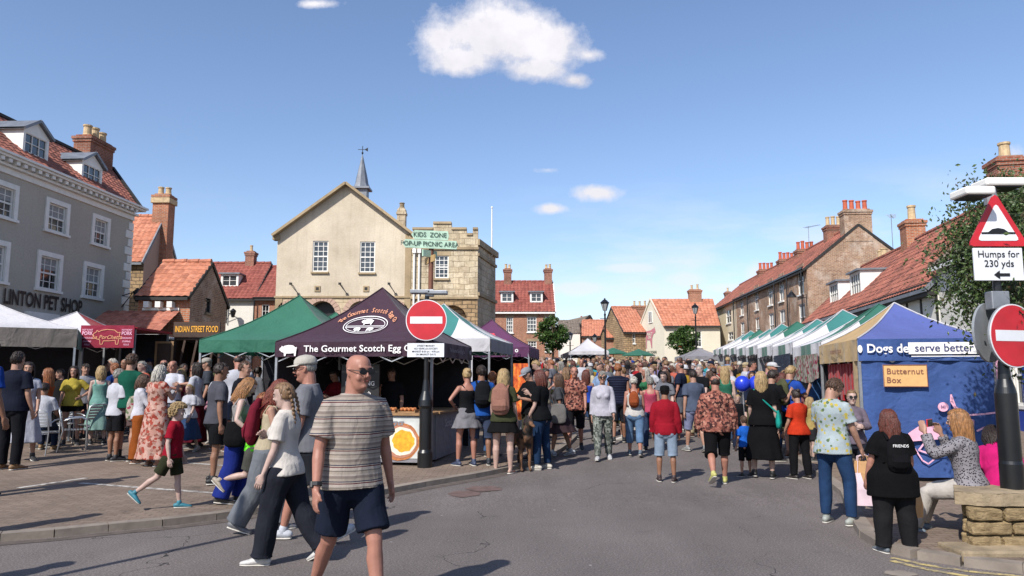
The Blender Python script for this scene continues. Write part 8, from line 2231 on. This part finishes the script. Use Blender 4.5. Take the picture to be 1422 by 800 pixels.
for px, py, rx, ry, dens in ((690, 48, 112, 60, 1.15), (640, 82, 62, 26, 1), (770, 62, 58, 44, 1), (610, 55, 34, 40, .9), (818, 76, 24, 12, .75), (800, 112, 30, 14, .85), (745, 96, 62, 22, .9), (830, 267, 42, 15, .95), (765, 290, 30, 9, .75), (762, 236, 16, 5, .4), (440, 5, 34, 8, .7), (1408, 215, 20, 12, .3)):
    ax, ay = (px-711)/FOC, (400-py)/FOC; sx, sy = rx/FOC, ry/FOC
    dx = n.math('DIVIDE', n.math('SUBTRACT', A, ax), sx); dy = n.math('DIVIDE', n.math('SUBTRACT', B, ay), sy)
    rr = n.math('SQRT', n.math('ADD', n.math('MULTIPLY', dx, dx), n.math('MULTIPLY', dy, dy)))
    f = n.math('MULTIPLY', n.math('SUBTRACT', 1.0, rr), dens)
    total = f if total is None else n.math('SMOOTH_MAX', total, f, .25)
tt = n.math('ADD', total, n.math('ADD', n.math('MULTIPLY', n.math('SUBTRACT', warp, .5), 1.5), n.math('MULTIPLY', n.math('SUBTRACT', warp2, .5), .9)))
mask = n.ramp(tt, [(-.0, (0,0,0)), (.2, (.3,.3,.3)), (.58, (.97,.97,.97))])
shade = n.ramp(n.math('ADD', n.math('MULTIPLY', n.math('ADD', B, -.29), 2.2), n.math('ADD', n.math('MULTIPLY', warp, .9), .0)), [(.25, (4.3,4.2,4.6)), (.6, (6.0,5.85,6.1))])
shade = n.mix(n.math('LESS_THAN', B, .2), shade, (5.3,5.2,5.5,1))
# thin bands low over the roofs
lown = n.node('ShaderNodeTexNoise', {'Vector': n.map(vec, (2.2, 9, 1), (1.7, .4, 0)), 'Scale': 1.6, 'Detail': 8, 'Roughness': .6}).outputs['Fac']
el = dotc(Vector((0,0,1)))
lowband = n.math('MULTIPLY', n.ramp(lown, [(.45, (0,0,0)), (.68, (1,1,1))]), n.math('MULTIPLY', n.rng(el, 1, 0, .1, .26), n.rng(A, .15, 1, -.1, .2)))
bump1 = None
for px, py, rx, ry in ((955, 388, 44, 20), (1010, 400, 60, 12), (870, 372, 60, 10), (1050, 380, 22, 24), (800, 400, 70, 14)):
    dx = n.math('DIVIDE', n.math('SUBTRACT', A, (px-711)/FOC), rx/FOC); dy = n.math('DIVIDE', n.math('SUBTRACT', B, (400-py)/FOC), ry/FOC)
    f = n.math('SUBTRACT', 1.0, n.math('SQRT', n.math('ADD', n.math('MULTIPLY', dx, dx), n.math('MULTIPLY', dy, dy))))
    bump1 = f if bump1 is None else n.math('SMOOTH_MAX', bump1, f, .3)
b2 = n.ramp(n.math('ADD', bump1, n.math('MULTIPLY', n.math('SUBTRACT', warp, .5), 1.6)), [(.0, (0,0,0)), (.6, (.6,.6,.6))])
pink = n.mix(.55, sky.outputs[0], (1.45,1.55,2.0,1))
lowm = n.math('MAXIMUM', n.math('MULTIPLY', lowband, .95), b2)
tint = n.mix(1.0, sky.outputs[0], (1.0, 1.0, 1.07, 1), 'MULTIPLY')
c = n.mix(lowm, tint, (5.6,5.6,6.1,1))
c = n.mix(mask, c, shade)
n.t.links.new(c, bg.inputs[0]); bg.inputs[1].default_value = .134
vs = scene.view_settings; vs.view_transform = 'Standard'; vs.look = 'None'; vs.exposure = .33; vs.gamma = 1; vs.use_curve_mapping = False
scene.cycles.max_bounces = 5; scene.cycles.diffuse_bounces = 2; scene.cycles.glossy_bounces = 2; scene.cycles.transmission_bounces = 3; scene.cycles.use_denoising = True
scene.cycles.sample_clamp_indirect = 4
